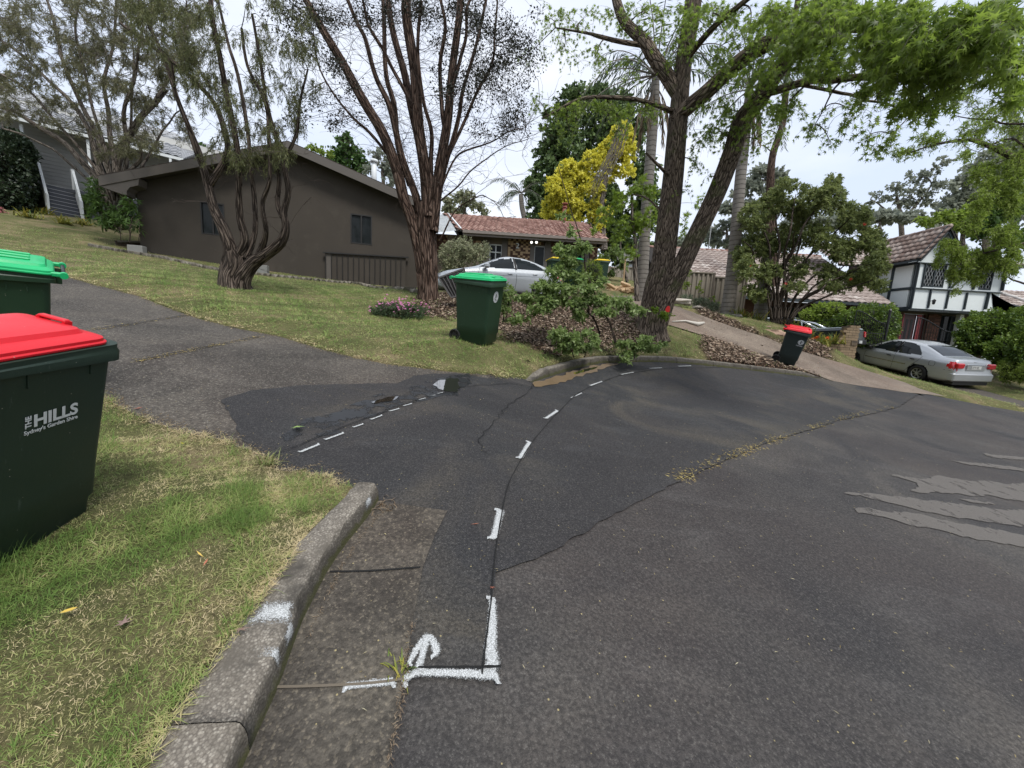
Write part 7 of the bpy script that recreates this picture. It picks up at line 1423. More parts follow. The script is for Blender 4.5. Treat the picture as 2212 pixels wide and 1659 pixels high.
LQ = [(2190, 190, 4.6, 30, 30, .4, 10, 7, .14), (2050, 210, 5.2, 40, 34, .4, 12, 7, .14), (1760, 270, 6.8, 36, 26, .4, 7, 6, .12), (1930, 290, 6.0, 26, 26, .3, 5, 6, .12), (2140, 30, 4.4, 60, 40, .6, 26, 8, .15), (2060, 100, 4.8, 55, 40, .6, 26, 8, .15), (1950, 90, 5.0, 60, 45, .6, 24, 8, .15), (1760, 60, 6.4, 60, 40, .8, 26, 8, .14), (1480, 90, 9.0, 45, 40, .6, 14, 7, .12), (1440, 150, 9.4, 30, 30, .5, 6, 6, .12), (1540, 30, 8.4, 60, 30, .8, 26, 7, .13), (1620, 60, 8.0, 60, 45, .8, 34, 8, .13), (1700, 30, 7.0, 70, 35, .9, 40, 8, .14), (1800, 30, 6.0, 70, 35, .9, 40, 8, .145), (1900, 40, 5.2, 70, 45, .8, 40, 8, .15), (2000, 50, 4.6, 65, 50, .7, 34, 8, .15), (2090, 50, 4.3, 60, 50, .6, 30, 8, .15), (2170, 60, 4.0, 50, 50, .5, 24, 7, .15),
  (1560, 130, 8.4, 50, 40, .7, 24, 7, .13), (1640, 150, 7.8, 50, 40, .7, 30, 8, .13), (1720, 110, 7.0, 60, 45, .8, 40, 8, .14), (1800, 110, 6.2, 60, 45, .8, 40, 8, .14), (1880, 120, 5.6, 60, 45, .7, 38, 8, .145), (1960, 140, 5.2, 60, 45, .7, 34, 8, .15), (2030, 150, 4.9, 50, 45, .6, 26, 8, .15), (2110, 130, 4.6, 45, 35, .5, 16, 7, .15), (2185, 130, 4.3, 35, 30, .4, 10, 7, .15),
  (1520, 230, 8.9, 35, 20, .5, 9, 6, .12), (1570, 235, 8.7, 40, 28, .5, 16, 7, .12), (1640, 235, 8.3, 40, 35, .5, 20, 7, .12), (1700, 225, 7.4, 45, 30, .5, 20, 7, .13), (1560, 290, 8.8, 55, 30, .5, 20, 7, .12), (1510, 300, 9.0, 30, 25, .4, 8, 6, .11), (1630, 300, 8.6, 40, 35, .4, 11, 6, .12), (1680, 290, 8.0, 30, 22, .3, 7, 6, .12), (1840, 240, 6.4, 45, 40, .4, 9, 6, .13), (1880, 290, 6.2, 35, 35, .3, 7, 6, .125), (1790, 300, 6.6, 20, 25, .3, 3, 6, .12), (1900, 200, 5.9, 45, 30, .4, 12, 7, .14), (1960, 230, 5.7, 40, 35, .4, 14, 7, .14), (2010, 220, 5.3, 40, 40, .4, 12, 7, .14),
  (1400, 30, 9.8, 55, 30, .9, 18, 7, .125), (1330, 40, 10, 50, 35, .9, 18, 7, .12), (1260, 40, 10.1, 50, 35, .9, 14, 6, .12), (1190, 40, 10.2, 45, 35, .9, 12, 6, .12), (1220, 100, 10.1, 50, 35, .8, 12, 6, .12), (1150, 110, 10.2, 30, 40, .6, 6, 5, .11), (1290, 130, 9.9, 45, 35, .8, 13, 6, .12), (1370, 150, 9.7, 40, 35, .7, 9, 6, .12), (1420, 80, 9.6, 40, 30, .6, 10, 6, .12), (1470, 20, 9.2, 30, 20, .5, 8, 6, .12),
  (1390, 235, 8.9, 45, 18, .4, 16, 7, .11), (1320, 235, 8.6, 45, 25, .5, 20, 7, .11), (1260, 225, 8.4, 40, 22, .5, 16, 7, .11), (1200, 240, 8.3, 35, 25, .5, 12, 6, .11), (1160, 215, 8.2, 20, 20, .4, 5, 6, .11), (1230, 280, 8.5, 30, 25, .4, 7, 6, .11), (1340, 275, 8.7, 40, 20, .4, 10, 6, .11), (1500, 350, 9.0, 25, 25, .3, 5, 6, .11), (1530, 380, 8.9, 25, 25, .3, 4, 5, .10), (1480, 410, 9.1, 22, 28, .3, 4, 5, .10)]
for (u, v, Y, ru, rv, ry, tw_, lv, ls) in LQ: t3.blob(u, v, Y, ru * 1.15, rv * 1.25, ry, int(tw_ * (2.1 if u > 1580 else 2.4)), lv, lsize=ls * .82, branch_r=.018, droop=.06, hang=.14, tr=.0035, spread=.8, bare=.2)
t3.bare_twigs(60, .6, .004, up=.2, droop=.1, rmax=.09)
t3.done('star', upbias=.55, parts=(280, 'leaf'), twig_mat=M_TWIGG)
redm = simple('red_spray_dot', (.65, .02, .015), .6); q = at(1441, 668, 9.0)
mb = MB(); c_ = V3(at(1443, 670, 8.95)); xd, zd = Vector((.85, -.3, 0)).normalized(), Vector((.12, 0, 1)); mb.add([c_ + xd * x * .05 + zd * z * .1 + Vector((-.01, -.0, 0)) for x, z in disc(1, 12)], [tuple(range(12))]); o_ = mb.build('red_mark', redm, t3.root); o_.location = -t3.root.location
t4 = Tree('paperbark_tree', (245, 492), 15.6, 'spreading pale-limbed tree with thin olive foliage at the left corner of the brown house', 'tree', M_BK_PB, M_L_OLIVE, 14)
for pts, rad in (([(243, 495), (240, 450), (215, 400), (190, 360), (150, 322), (100, 283), (40, 245), (-20, 225)], [.24, .2, .18, .16, .13, .11, .09, .07]), ([(250, 495), (238, 440), (222, 380), (205, 310), (165, 240), (125, 190), (60, 130), (-10, 80)], [.2, .16, .14, .12, .10, .08, .07, .05]),
     ([(256, 495), (248, 440), (235, 370), (215, 300), (175, 230), (140, 140), (120, 60), (95, -20)], [.2, .16, .13, .12, .10, .08, .07, .05]), ([(262, 495), (256, 430), (255, 380), (258, 337), (297, 265), (333, 222), (362, 197)], [.24, .22, .2, .18, .15, .12, .10]),
     ([(258, 495), (252, 420), (245, 330), (235, 250), (225, 180), (245, 90), (255, -10)], [.18, .15, .12, .1, .08, .06, .05]), ([(270, 495), (264, 430), (280, 380), (302, 335), (312, 290)], [.14, .12, .1, .07, .05]), ([(262, 420), (275, 330), (270, 230), (300, 130), (310, 20)], [.12, .1, .08, .06, .04]), ([(333, 222), (370, 150), (390, 80), (400, 0)], [.08, .06, .05, .03]), ([(246, 470), (225, 400), (180, 330), (110, 250), (40, 180), (-20, 150)], [.09, .08, .07, .06, .05, .04]), ([(252, 470), (240, 390), (225, 310), (190, 200), (170, 90), (165, 0)], [.09, .08, .07, .06, .05, .03]), ([(266, 470), (262, 380), (275, 290), (290, 180), (280, 60)], [.09, .08, .06, .05, .03]), ([(270, 480), (290, 400), (330, 320), (360, 270), (390, 240)], [.08, .07, .06, .04, .03]), ([(240, 480), (215, 420), (150, 350), (70, 300), (0, 275)], [.08, .07, .06, .05, .04])):
 dy = RNG.uniform(-1.2, 1.2); t4.limb([(u, v, 15.6 + dy * i / len(pts)) for i, (u, v) in enumerate(pts)], [q * .72 for q in rad], n=9, ridge=.06, wob_=.05)
rq = random.Random(37)
for k in range(340):
 u = rq.uniform(-20, 425); v = rq.uniform(-15, 335)
 if v > 250 + max(0, (u - 60)) * .35 and u < 200: continue
 if u > 340 and v > 300: continue
 t4.blob(u, v, 15.6 + rq.uniform(-2.2, 2.2), 26, 20, .6, rq.choice((7, 11, 16)), 20, lsize=.13, branch_r=.012, droop=.04, hang=.09, tr=.005, spread=.6)
t4.bare_twigs(160, 1.8, .010, up=.6, droop=.05, rmax=.16, fork=3); t4.done('narrow', twig_mat=M_TWIGG)
def mass_tree(name, label, base_uv, Y, stems, blobs, leafm, kind='round', ls=.3, bark=M_BK_PB, seed=1, cat='tree', group=None, dens=1.0, upbias=0, ry=2.0, tw_r=.015, spread=.9, hang=.05, wide=1.0, bY=None, nleaf=12, twig_mat=None):
 t_ = Tree(name, base_uv, Y, label, cat, bark, leafm, seed, group)
 for pts, rad in stems: t_.limb([(u, v, Y) for u, v in pts], rad, n=8, ridge=.04, wob_=.03)
 for b_ in blobs:
  u, v, ru, rv = b_[:4]; w_ = b_[4] if len(b_) > 4 else 1; t_.blob(u, v, (b_[5] if len(b_) > 5 else Y) + t_.rng.uniform(-.3, .3) * ry, ru, rv, ry * .6, max(3, int(ru * rv / 28 * dens * w_)), nleaf, lsize=ls, branch_r=max(.01, tw_r * 2.5), droop=.05, hang=hang, tr=tw_r, spread=spread)
 t_.done(kind, upbias=upbias, wide=wide, twig_mat=twig_mat); return t_
mass_tree('cypress_tree', 'tall dark green columnar tree behind the pink tiled roof, left of the golden tree', (1240, 560), 31, [([(1240, 560), (1238, 400), (1250, 220)], [.4, .3, .1])], [(1180, 470, 45, 55, 1.2), (1170, 400, 38, 45), (1190, 340, 40, 45), (1210, 280, 45, 45), (1250, 225, 50, 40), (1300, 210, 40, 35), (1340, 240, 40, 40), (1230, 350, 50, 50), (1290, 290, 50, 50), (1380, 290, 30, 40), (1210, 430, 40, 60), (1330, 500, 60, 50), (1400, 450, 40, 60), (1390, 380, 35, 50), (1290, 440, 60, 60), (1340, 550, 50, 30), (1385, 540, 35, 40)], M_L_DARK, ls=.30, seed=21, ry=2.5, dens=2.6, kind='round')
mass_tree('golden_tree', 'golden yellow tree behind the pink tiled roof', (1300, 520), 27, [([(1305, 540), (1300, 430), (1330, 300)], [.25, .2, .08])], [(1345, 285, 24, 24, 1.2), (1325, 320, 34, 26, 1.3), (1285, 345, 32, 24, 1.2), (1240, 370, 38, 26, 1.3), (1205, 405, 32, 28, 1.2), (1190, 455, 24, 34, 1.2), (1235, 430, 36, 30, 1.2), (1280, 395, 32, 30, 1.1), (1355, 320, 24, 36, 1.1), (1320, 365, 26, 26, .9), (1355, 370, 20, 20, .8), (1290, 455, 34, 26, .7), (1230, 470, 32, 22, .8), (1300, 490, 20, 24, .5), (1190, 495, 16, 16, .7)], M_L_GOLD, ls=.17, seed=22, ry=1.2, dens=4.6, nleaf=14, kind='round')
vb = Tree('dead_vine', (1320, 420), 26, 'grey dead creeper hanging in front of the golden tree', 'vine', M_TWIGG, M_DEAD, 5)
for k in range(24):
 a = vb.rng.normal() * 12; P_ = [at(1345 + a * .7, 270 + vb.rng.uniform(-10, 20), 25.4), at(1325 + a, 330, 25.3), at(1300 + a * 1.1, 380, 25.2), at(1285 + a * 1.2, 400 + vb.rng.uniform(-15, 40), 25.2)]; vb.br.tube(spline(P_, 3) + vb.rng.normal(size=(10, 3)) * .04, np.linspace(.022, .008, 10), 4)
vb.done()
mass_tree('background_tree', 'pale grey-green tree just right of the stringy trunk, above the pink ridge', (1000, 500), 36, [([(1000, 500), (1005, 430)], [.2, .1])], [(975, 440, 24, 22, 1), (1005, 430, 26, 22, 1), (1030, 445, 20, 18, .8), (985, 460, 30, 14, 1), (1050, 462, 14, 10, .5)], M_L_PALE, ls=.28, seed=23, ry=2, dens=2.6)
mass_tree('round_conifer', 'bushy bright-green conifer poking above the brown gable roof', (745, 420), 34, [([(745, 420), (745, 320)], [.3, .1])], [(745, 312, 22, 22, 1.4), (725, 335, 26, 22, 1.3), (765, 335, 26, 22, 1.3), (745, 355, 40, 24, 1.3), (715, 355, 20, 16, 1), (780, 360, 20, 24, 1.1), (745, 295, 12, 12, 1)], M_L_CON, ls=.26, seed=24, ry=1.6, dens=2.4, kind='round')
mass_tree('background_tree', 'dull green tree behind the white roof flue', (830, 430), 33, [([(830, 430), (825, 350)], [.2, .08])], [(815, 340, 26, 20, 1.2), (840, 370, 22, 26, 1.1), (800, 365, 16, 18, 1), (850, 395, 16, 16, 1)], M_L_GUM, ls=.24, seed=25, ry=1.6, dens=1.8)
mass_tree('background_tree', 'small yellow-green treetop between the gable ridge and the round conifer', (695, 400), 30, [([(695, 400), (693, 330)], [.1, .05])], [(690, 323, 18, 7, 1.2), (672, 318, 12, 6, 1), (708, 330, 14, 8, 1)], M_L_LIME, ls=.2, seed=26, ry=1, dens=3)
mass_tree('background_tree', 'dark shrubby tree filling the gap behind the left end of the brown roof', (400, 420), 26, [([(400, 420), (400, 350)], [.15, .08])], [(330, 350, 40, 22, 1), (390, 340, 40, 18, .9), (290, 360, 30, 24, 1), (440, 330, 30, 16, .5)], M_L_MIDG, ls=.22, seed=27, ry=1.5, dens=2.4)
mass_tree('background_tree', 'bright leafy tree low behind the right-hand end of the pink roof', (1350, 600), 21, [([(1355, 610), (1345, 560), (1340, 520)], [.08, .06, .03])], [(1330, 545, 22, 18, 1), (1300, 560, 16, 18, 1), (1345, 575, 14, 16, .8), (1320, 590, 14, 12, .8)], M_L_SAP, ls=.14, seed=28, ry=.8, dens=3)
mass_tree('young_maple', 'small bright-green maple seen left of and between the twin trunks', (1376, 600), 13, [([(1376, 655), (1372, 560), (1368, 480), (1360, 400)], [.09, .07, .05, .02])], [(1390, 400, 34, 28, .8), (1345, 430, 34, 30, 1), (1310, 465, 26, 26, .8), (1365, 480, 34, 30, 1.1), (1400, 470, 24, 34, .8), (1330, 510, 22, 22, .9), (1360, 540, 22, 22, .9), (1285, 490, 16, 16, .4), (1520, 440, 18, 40, .3), (1480, 480, 16, 30, .35)], M_L_LQB, kind='star', ls=.17, seed=29, ry=.9, dens=1.0, nleaf=9, upbias=.4, hang=.1, tw_r=.006, bark=M_BK_PB, twig_mat=M_TWIGG)
mass_tree('feathery_tree', 'lime-green feathery tree hanging in from the right edge over the timbered house', (2390, 700), 12.5, [([(2400, 780), (2380, 600), (2330, 480), (2260, 400), (2214, 358), (2121, 311), (2089, 301), (2014, 315), (1960, 330)], [.3, .25, .2, .12, .09, .06, .045, .03, .012]), ([(2330, 480), (2230, 520), (2150, 540), (2080, 560)], [.08, .05, .03, .015]), ([(2330, 480), (2250, 300), (2180, 180), (2100, 90)], [.1, .07, .05, .03]), ([(2360, 540), (2260, 620), (2180, 600)], [.06, .04, .02])],
 [(1960, 325, 34, 18, .7), (2010, 300, 36, 22, .8), (2085, 335, 26, 18, .6), (2110, 280, 40, 30, .7), (2170, 250, 40, 40, .5), (2120, 370, 40, 28, .9), (2180, 350, 35, 35, .8), (2190, 430, 30, 35, 1.1), (2130, 430, 35, 28, 1), (2100, 480, 35, 25, .7), (2170, 500, 40, 30, 1.2), (2050, 530, 30, 20, 1.2), (2090, 550, 40, 26, 1.5), (2140, 560, 40, 30, 1.5), (2070, 590, 34, 22, 1.3), (2110, 600, 26, 18, 1.0), (2180, 570, 30, 30, .9), (2200, 380, 30, 30, .9), (2150, 400, 34, 26, .9), (2195, 540, 24, 30, 1), (2030, 560, 20, 18, .9), (2065, 625, 20, 10, .6)], M_L_LIME, kind='narrow', ls=.10, seed=31, ry=.9, dens=2.4, nleaf=22, hang=.12, tw_r=.005, bark=M_BK_TW, twig_mat=M_TWIG, wide=1.5)
mass_tree('background_tree', 'darker grey-green tree massed behind the hipped roof at the right edge', (2150, 560), 32, [([(2150, 560), (2160, 400)], [.3, .1])], [(2190, 440, 40, 40, 1.2), (2140, 470, 40, 34, 1.1), (2200, 370, 30, 40, .9), (2110, 500, 34, 26, 1), (2190, 520, 40, 34, 1.2)], M_L_MIDG, ls=.25, seed=32, ry=2, dens=2.6)
mass_tree('background_tree', 'bright lime treetop just above the timbered gable', (2080, 560), 30, [([(2080, 560), (2080, 480)], [.2, .1])], [(2050, 470, 34, 20, 1.2), (2100, 460, 34, 24, 1.2), (2000, 478, 24, 12, 1), (2080, 490, 40, 16, 1.2)], M_L_LIME, ls=.22, seed=33, ry=1.6, dens=3.2)
def gum(label, base_uv, Y, stems, blobs, seed, ls=.5, dens=2.6): return mass_tree('gum_tree', label, base_uv, Y, stems, blobs, M_L_GUM, ls=ls, seed=seed, ry=2.5, dens=dens, group='gum trees on the skyline', tw_r=.04, nleaf=12, kind='round')
gum('distant flat-topped gum tree on the skyline left of the feathery tree', (1950, 520), 62, [([(1950, 540), (1945, 470), (1935, 410)], [.4, .3, .1]), ([(1945, 480), (1990, 430), (2020, 390)], [.25, .15, .08]), ([(1950, 490), (1910, 450), (1880, 430)], [.2, .12, .06])], [(1900, 425, 30, 12, .7), (1880, 440, 22, 9, .7), (1935, 405, 32, 14, .7), (1975, 385, 32, 16, .7), (2010, 370, 28, 14, .7), (1990, 415, 38, 14, .7), (2030, 400, 28, 16, .7), (1950, 440, 40, 12, .7), (2010, 440, 38, 12, .7), (1925, 462, 34, 10, .7), (2040, 350, 24, 14, .6), (1965, 425, 50, 24, .3)], 41, ls=.38)
gum('pale distant gum tree seen between the palm trunk and the bottlebrush', (1650, 520), 52, [([(1655, 540), (1650, 440), (1660, 380)], [.4, .3, .1])], [(1650, 372, 30, 14, 1.3), (1680, 385, 24, 18, 1.2), (1625, 395, 26, 12, 1.2), (1660, 410, 36, 14, 1.1), (1600, 420, 26, 12, 1.1), (1575, 450, 24, 14, 1.1), (1625, 445, 34, 14, 1.1)], 42)
gum('low distant gum tree behind the lichened roof, right of the twin trunks', (1570, 540), 55, [([(1570, 545), (1570, 490)], [.3, .1])], [(1540, 500, 26, 14, 1.3), (1580, 485, 30, 14, 1.3), (1620, 490, 30, 18, 1.3), (1500, 515, 30, 10, 1.3), (1600, 520, 34, 14, 1.3), (1550, 525, 34, 10, 1.2), (1470, 525, 20, 10, 1.1)], 43)
gum('dark rounded gum tree crowns behind the ridge of the timbered house', (1900, 500), 48, [([(1900, 510), (1900, 480)], [.3, .1])], [(1870, 472, 34, 12, 1.5), (1920, 468, 34, 14, 1.5), (1965, 468, 30, 12, 1.4), (1840, 485, 30, 14, 1.4), (1800, 480, 40, 16, 1.2), (1730, 490, 50, 16, 1.1), (2010, 478, 26, 8, 1)], 44)
gum('tall hazy grey-green trees filling the skyline above the right-hand roofs', (2130, 540), 50, [([(2130, 560), (2130, 400)], [.4, .2]), ([(2060, 540), (2070, 440)], [.3, .1])], [(2060, 440, 34, 22, 1.1), (2110, 420, 36, 26, 1.1), (2160, 390, 36, 30, 1.1), (2205, 360, 34, 34, 1.1), (2130, 460, 44, 24, 1.1), (2195, 450, 36, 34, 1.2), (2040, 475, 30, 14, 1.2), (2100, 370, 24, 20, .7), (2170, 330, 26, 22, .6), (2200, 300, 30, 30, .6), (2080, 400, 30, 26, .8), (2140, 350, 34, 26, .8), (2050, 460, 40, 16, 1)], 46)
gl_t = Tree('gum_tree', (1664, 560), 21, 'slender dark gum trunk rising behind the bottlebrush bush', 'tree', M_BK_CED, M_L_MIDG, 45, group=None)
gl_t.limb([(1668, 640, 21), (1665, 500, 21), (1664, 420, 21), (1668, 340, 21), (1690, 270, 21), (1697, 200, 21), (1705, 120, 21), (1720, 20, 21), (1730, -40, 21)], [.3, .25, .19, .16, .15, .14, .13, .12, .1], n=12, ridge=.05)
gl_t.limb([(1668, 330, 21), (1650, 315, 21), (1630, 316, 21)], [.03, .02, .01], 'br'); gl_t.blob(1705, 170, 21, 30, 40, .8, 14, 10, lsize=.14); gl_t.blob(1715, 60, 21, 40, 40, .8, 16, 10, lsize=.14); gl_t.done('narrow', twig_mat=M_TWIG)
feath2 = mass_tree('feathery_tree', 'thin dark twiggy tree with sparse light leaves hanging down the right frame edge', (2420, 600), 10.5, [([(2420, 700), (2380, 420), (2300, 260), (2230, 190), (2150, 200)], [.2, .15, .08, .04, .015]), ([(2300, 260), (2220, 270), (2140, 260), (2060, 250)], [.05, .03, .018, .008]), ([(2340, 320), (2250, 330), (2180, 300), (2110, 330)], [.05, .03, .018, .008]), ([(2300, 260), (2240, 130), (2170, 60)], [.05, .03, .015])],
 [(2190, 200, 34, 30, .5), (2130, 240, 40, 26, .5), (2190, 280, 34, 30, .6), (2090, 220, 34, 22, .4), (2150, 310, 40, 24, .5), (2200, 150, 30, 30, .5), (2070, 300, 30, 20, .3), (2200, 230, 26, 40, .8), (2205, 330, 26, 40, .8), (2160, 170, 34, 26, .6), (2100, 180, 34, 26, .4)], M_L_LIME, kind='narrow', ls=.09, seed=36, ry=.6, dens=2.2, nleaf=9, hang=.1, tw_r=.0045, bark=M_BK_TW, twig_mat=M_TWIG, wide=1.6)
for k, (x, y, h, r_) in enumerate(((-13, -11, 9, 4.5), (-4, -17, 11, 5), (6, -19, 10, 5), (16, -14, 11, 5.5), (25, -4, 10, 5), (-20, -3, 9, 4))):  # unseen trees, there to be mirrored darkly in windows and car bodies
 rg = np.random.default_rng(200 + k); b_ = np.array([x, y, base1(x, y)]); t_ = Tree('street_tree', None, 0, ['dense tree far left across the road', 'leafy tree straight across the road, left of centre', 'leafy tree straight across the road, right of centre', 'wide tree across the road to the right', 'tree beside the road far to the right', 'tree at the far left end across the road'][k] + ' behind the viewpoint', 'tree', M_BK_LQ, M_L_MIDG, 200 + k, 'trees across the road behind the viewpoint', base=b_)
 P_ = np.array([b_ + np.array([0, 0, z]) for z in (-.3, h * .3, h * .6)]); t_.trunk.tube(P_, [.35, .28, .15], 8); n_ = 5200; q = unit(rg.normal(size=(n_, 3))) * (rg.random((n_, 1)) ** .4) * r_ * np.array([1, 1, .75]); lump = 1 + .25 * np.sin(q[:, :1] * 1.3) * np.cos(q[:, 1:2] * 1.7)
 t_.lp = [b_ + np.array([0, 0, h * .68]) + q * lump]; t_.ld = [rg.normal(size=(n_, 3))]; t_.ls = [rg.uniform(.3, .6, n_)]; t_.lr = [rg.random(n_)]; t_.done('round')
def ringed(name):
 m, n, b, o = newmat(name); t = NT(n); uv = t.uv(); sy = t.node('ShaderNodeSeparateXYZ', {0: uv}).outputs[1]; w_ = t.math('FRACT', t.math('MULTIPLY', t.math('ADD', sy, t.math('MULTIPLY', t.noise(uv, 4, 3), .06)), 6.5)); rg = t.rampf(w_, .0, .16)
 c = t.mix(t.noise(t.obj(), 5, 6, .7), (.12, .105, .09), (.26, .24, .215)); c = t.mix(rg, (.05, .042, .036), c); t.set(b, 'Base Color', c); b.inputs['Roughness'].default_value = .9; t.set(b, 'Normal', t.bump(rg, .6, .02)); return m
M_PTR = ringed('ringed_palm_trunk')
def frond(tb, lv, c, az, el, L_, rng, droop=1.0, dead=False, leaflet=.45, n=26):
 d = np.array([math.cos(az) * math.cos(el), math.sin(az) * math.cos(el), math.sin(el)]); k = 12; P_ = [np.array(c, float)]; q = d.copy()
 for i in range(k): q = q + np.array([0, 0, -.16 * droop * (i + 1) / k * 1.6]); q /= np.linalg.norm(q); P_.append(P_[-1] + q * L_ / k)
 P_ = np.array(P_); tb.tube(P_, np.linspace(.025, .006, len(P_)), 4)
 for i in range(n * 2):
  t_ = (.18 + .82 * i / (n * 2)) * k; j = min(int(t_), k - 1); p = P_[j] + (P_[j + 1] - P_[j]) * (t_ - j); tg = unit(P_[j + 1] - P_[j]); sd_ = np.cross(tg, [0, 0, 1]); sd_ /= max(np.linalg.norm(sd_), 1e-6); sg = 1 if i % 2 else -1
  dr = tg * .5 + sd_ * sg * (.6 if not dead else .25) + rng.normal(size=3) * .12; dr[2] -= .75 if not dead else 1.2; lv.append((p, dr, leaflet * (1 - .45 * abs(2 * t_ / k - 1)) * rng.uniform(.8, 1.15)))
def palm(label, pts, Y, rad, crown_n, L_, seed, deadn=6, show_dead=True):
 t_ = Tree('palm_tree', (pts[0][0], pts[0][1]), Y, label, 'palm', M_PTR, M_PALM, seed, group='ringed palms behind the twin-trunked tree'); t_.limb([(u, v, Y) for u, v in pts], rad, n=18, ridge=.0, sm=6, flare=.25)
 c = at(pts[-1][0], pts[-1][1], Y); lv, dv_ = [], []; fr = Tubes()
 for i in range(crown_n): frond(t_.br, lv, c + np.array([0, 0, .1]), i * 2.399 + t_.rng.normal() * .15, t_.rng.uniform(-.1, 1.25), L_ * t_.rng.uniform(.8, 1.1), t_.rng)
 for i in range(deadn): frond(fr, dv_, c - np.array([0, 0, .2]), i * 2.399 + 1, -.9, L_ * .6, t_.rng, 1.5, True, .5)
 t_.lp = [np.array([q[0] for q in lv])]; t_.ld = [np.array([q[1] for q in lv])]; t_.ls = [np.array([q[2] for q in lv])]; t_.lr = [t_.rng.random(len(lv))]
 t_.done('needle');
 if dv_:
  o_ = fr.build('dead_frond', M_TWIGG, t_.root); o_.location = -t_.root.location
  o_ = leaf_cloud('dead_leaflets', [q[0] for q in dv_], [q[1] for q in dv_], np.array([q[2] for q in dv_]), 'needle', M_DEAD, t_.root, t_.rng); o_.location = -t_.root.location; o_['kind'] = 'stuff'
 return t_
palm('ringed palm partly hidden by the twin trunks, its fronds spread above them', [(1382, 668), (1388, 600), (1393, 500), (1400, 400), (1408, 300), (1414, 215), (1416, 170)], 14, [.20, .19, .18, .175, .165, .15, .12], 26, 3.0, 51)
palm('ringed palm with a clear trunk standing in front of the taupe fence', [(1570, 690), (1580, 600), (1590, 500), (1600, 380), (1612, 270), (1620, 200)], 14.3, [.24, .20, .19, .175, .16, .14], 16, 2.6, 52, 9)
palm('far palm crown drooping above the pink roof', [(1140, 500), (1128, 450), (1125, 420)], 30, [.2, .18, .15], 16, 2.8, 53, 0)
t_ = Tree('palm_stump', (1648, 692), 14.4, 'short pale ringed trunk at the left foot of the bottlebrush', 'tree', M_PTR, M_PALM, 54); t_.limb([(1640, 695, 14.6), (1646, 650, 14.6), (1652, 600, 14.6), (1658, 540, 14.6)], [.26, .22, .19, .17], n=14); t_.done()
cb = Tree('bottlebrush', (1680, 706), 13.5, 'large multi-stemmed bottlebrush bush with a few red flowers beside the brown driveway', 'tree', M_BK_TW, M_L_CALL, 55)
for k, (ue, ve) in enumerate(((1610, 520), (1640, 440), (1680, 400), (1720, 420), (1760, 440), (1800, 400), (1840, 470), (1870, 520), (1880, 570), (1830, 590), (1650, 560), (1770, 530), (1720, 500), (1900, 600), (1850, 560))):
 ub = 1668 + (k % 5) * 6 + (20 if k in (7, 8, 9, 13, 14) else 0) * .6; cb.limb([(ub, 706, 13.5), (ub + (ue - ub) * .18, 706 + (ve - 706) * .4, 13.4), (ub + (ue - ub) * .6, 706 + (ve - 706) * .75, 13.4 + cb.rng.normal() * .4), (ue, ve, 13.4 + cb.rng.normal() * .8)], [.055, .04, .026, .012], n=7, wob_=.04)
for (u, v, ru, rv, w_) in ((1630, 470, 36, 34, 1), (1680, 440, 40, 34, 1), (1730, 460, 40, 36, 1), (1790, 430, 40, 34, 1), (1800, 395, 24, 22, .8), (1745, 415, 26, 22, .7), (1840, 470, 38, 36, 1), (1880, 520, 34, 36, 1), (1640, 530, 40, 34, 1), (1700, 520, 44, 36, .9), (1770, 510, 40, 34, .9), (1820, 540, 40, 34, .9), (1890, 575, 34, 30, 1), (1610, 580, 26, 30, .9), (1660, 590, 36, 28, .8), (1720, 580, 40, 28, .6), (1790, 590, 40, 24, .6), (1850, 605, 40, 22, .9), (1900, 615, 24, 18, .8), (1630, 630, 30, 20, .6), (1700, 400, 30, 20, .7), (1870, 470, 20, 24, .7), (1650, 640, 30, 16, .5), (1600, 545, 24, 24, .9), (1720, 620, 34, 16, .4), (1800, 620, 40, 16, .6), (1900, 545, 24, 24, .9)):
 cb.blob(u, v, 13.5 + cb.rng.normal() * .5, ru, rv, 1.0, int(ru * rv / 5 * w_), 20, lsize=.088, branch_r=.015, droop=.05, hang=.02, tr=.005, spread=.7)
o_ = cb.done('round', wide=.6, twig_mat=M_TWIG)
fl = [(1868, 484), (1698, 612), (1838, 603), (1622, 575)];
M_REDF = simple('red_flower', (.65, .02, .02), .7)
for (u, v) in fl:
 c = at(u, v, 12.6); n_ = 60; dd = unit(RNG.normal(size=(n_, 3))); f_ = leaf_cloud('flower', np.repeat(c[None], n_, 0) + dd * .01, dd, .045, 'needle', M_REDF, cb.root); f_.location = -cb.root.location
# ================================================================== shrubs, hedges and small plants
def bush(name, label, cat, base_uv, Y, blobs, leafm, kind='oval', ls=.06, seed=1, dens=1.0, ry=.5, stems=(), tw_r=.004, nleaf=14, upbias=.2, wide=1.0, group=None, spread=.9, bark=None, hang=0.0, maxlen=.5):
 t_ = Tree(name, base_uv, Y, label, cat, bark or M_BK_TW, leafm, seed, group)
 for pts, rad in stems: t_.limb([(p[0], p[1], p[2] if len(p) > 2 else Y) for p in pts], rad, n=7, wob_=.01)
 for b_ in blobs:
  u, v, ru, rv = b_[:4]; w_ = b_[4] if len(b_) > 4 else 1; yy = b_[5] if len(b_) > 5 else Y; t_.blob(u, v, yy, ru, rv, ry, max(3, int(ru * rv / 14 * dens * w_)), nleaf, lsize=ls, branch_r=.008, droop=.1, hang=hang, tr=tw_r, spread=spread, from_sk=bool(stems), maxlen=maxlen)
 t_.done(kind, upbias=upbias, wide=wide, twig_mat=M_TWIG, crown='foliage'); return t_
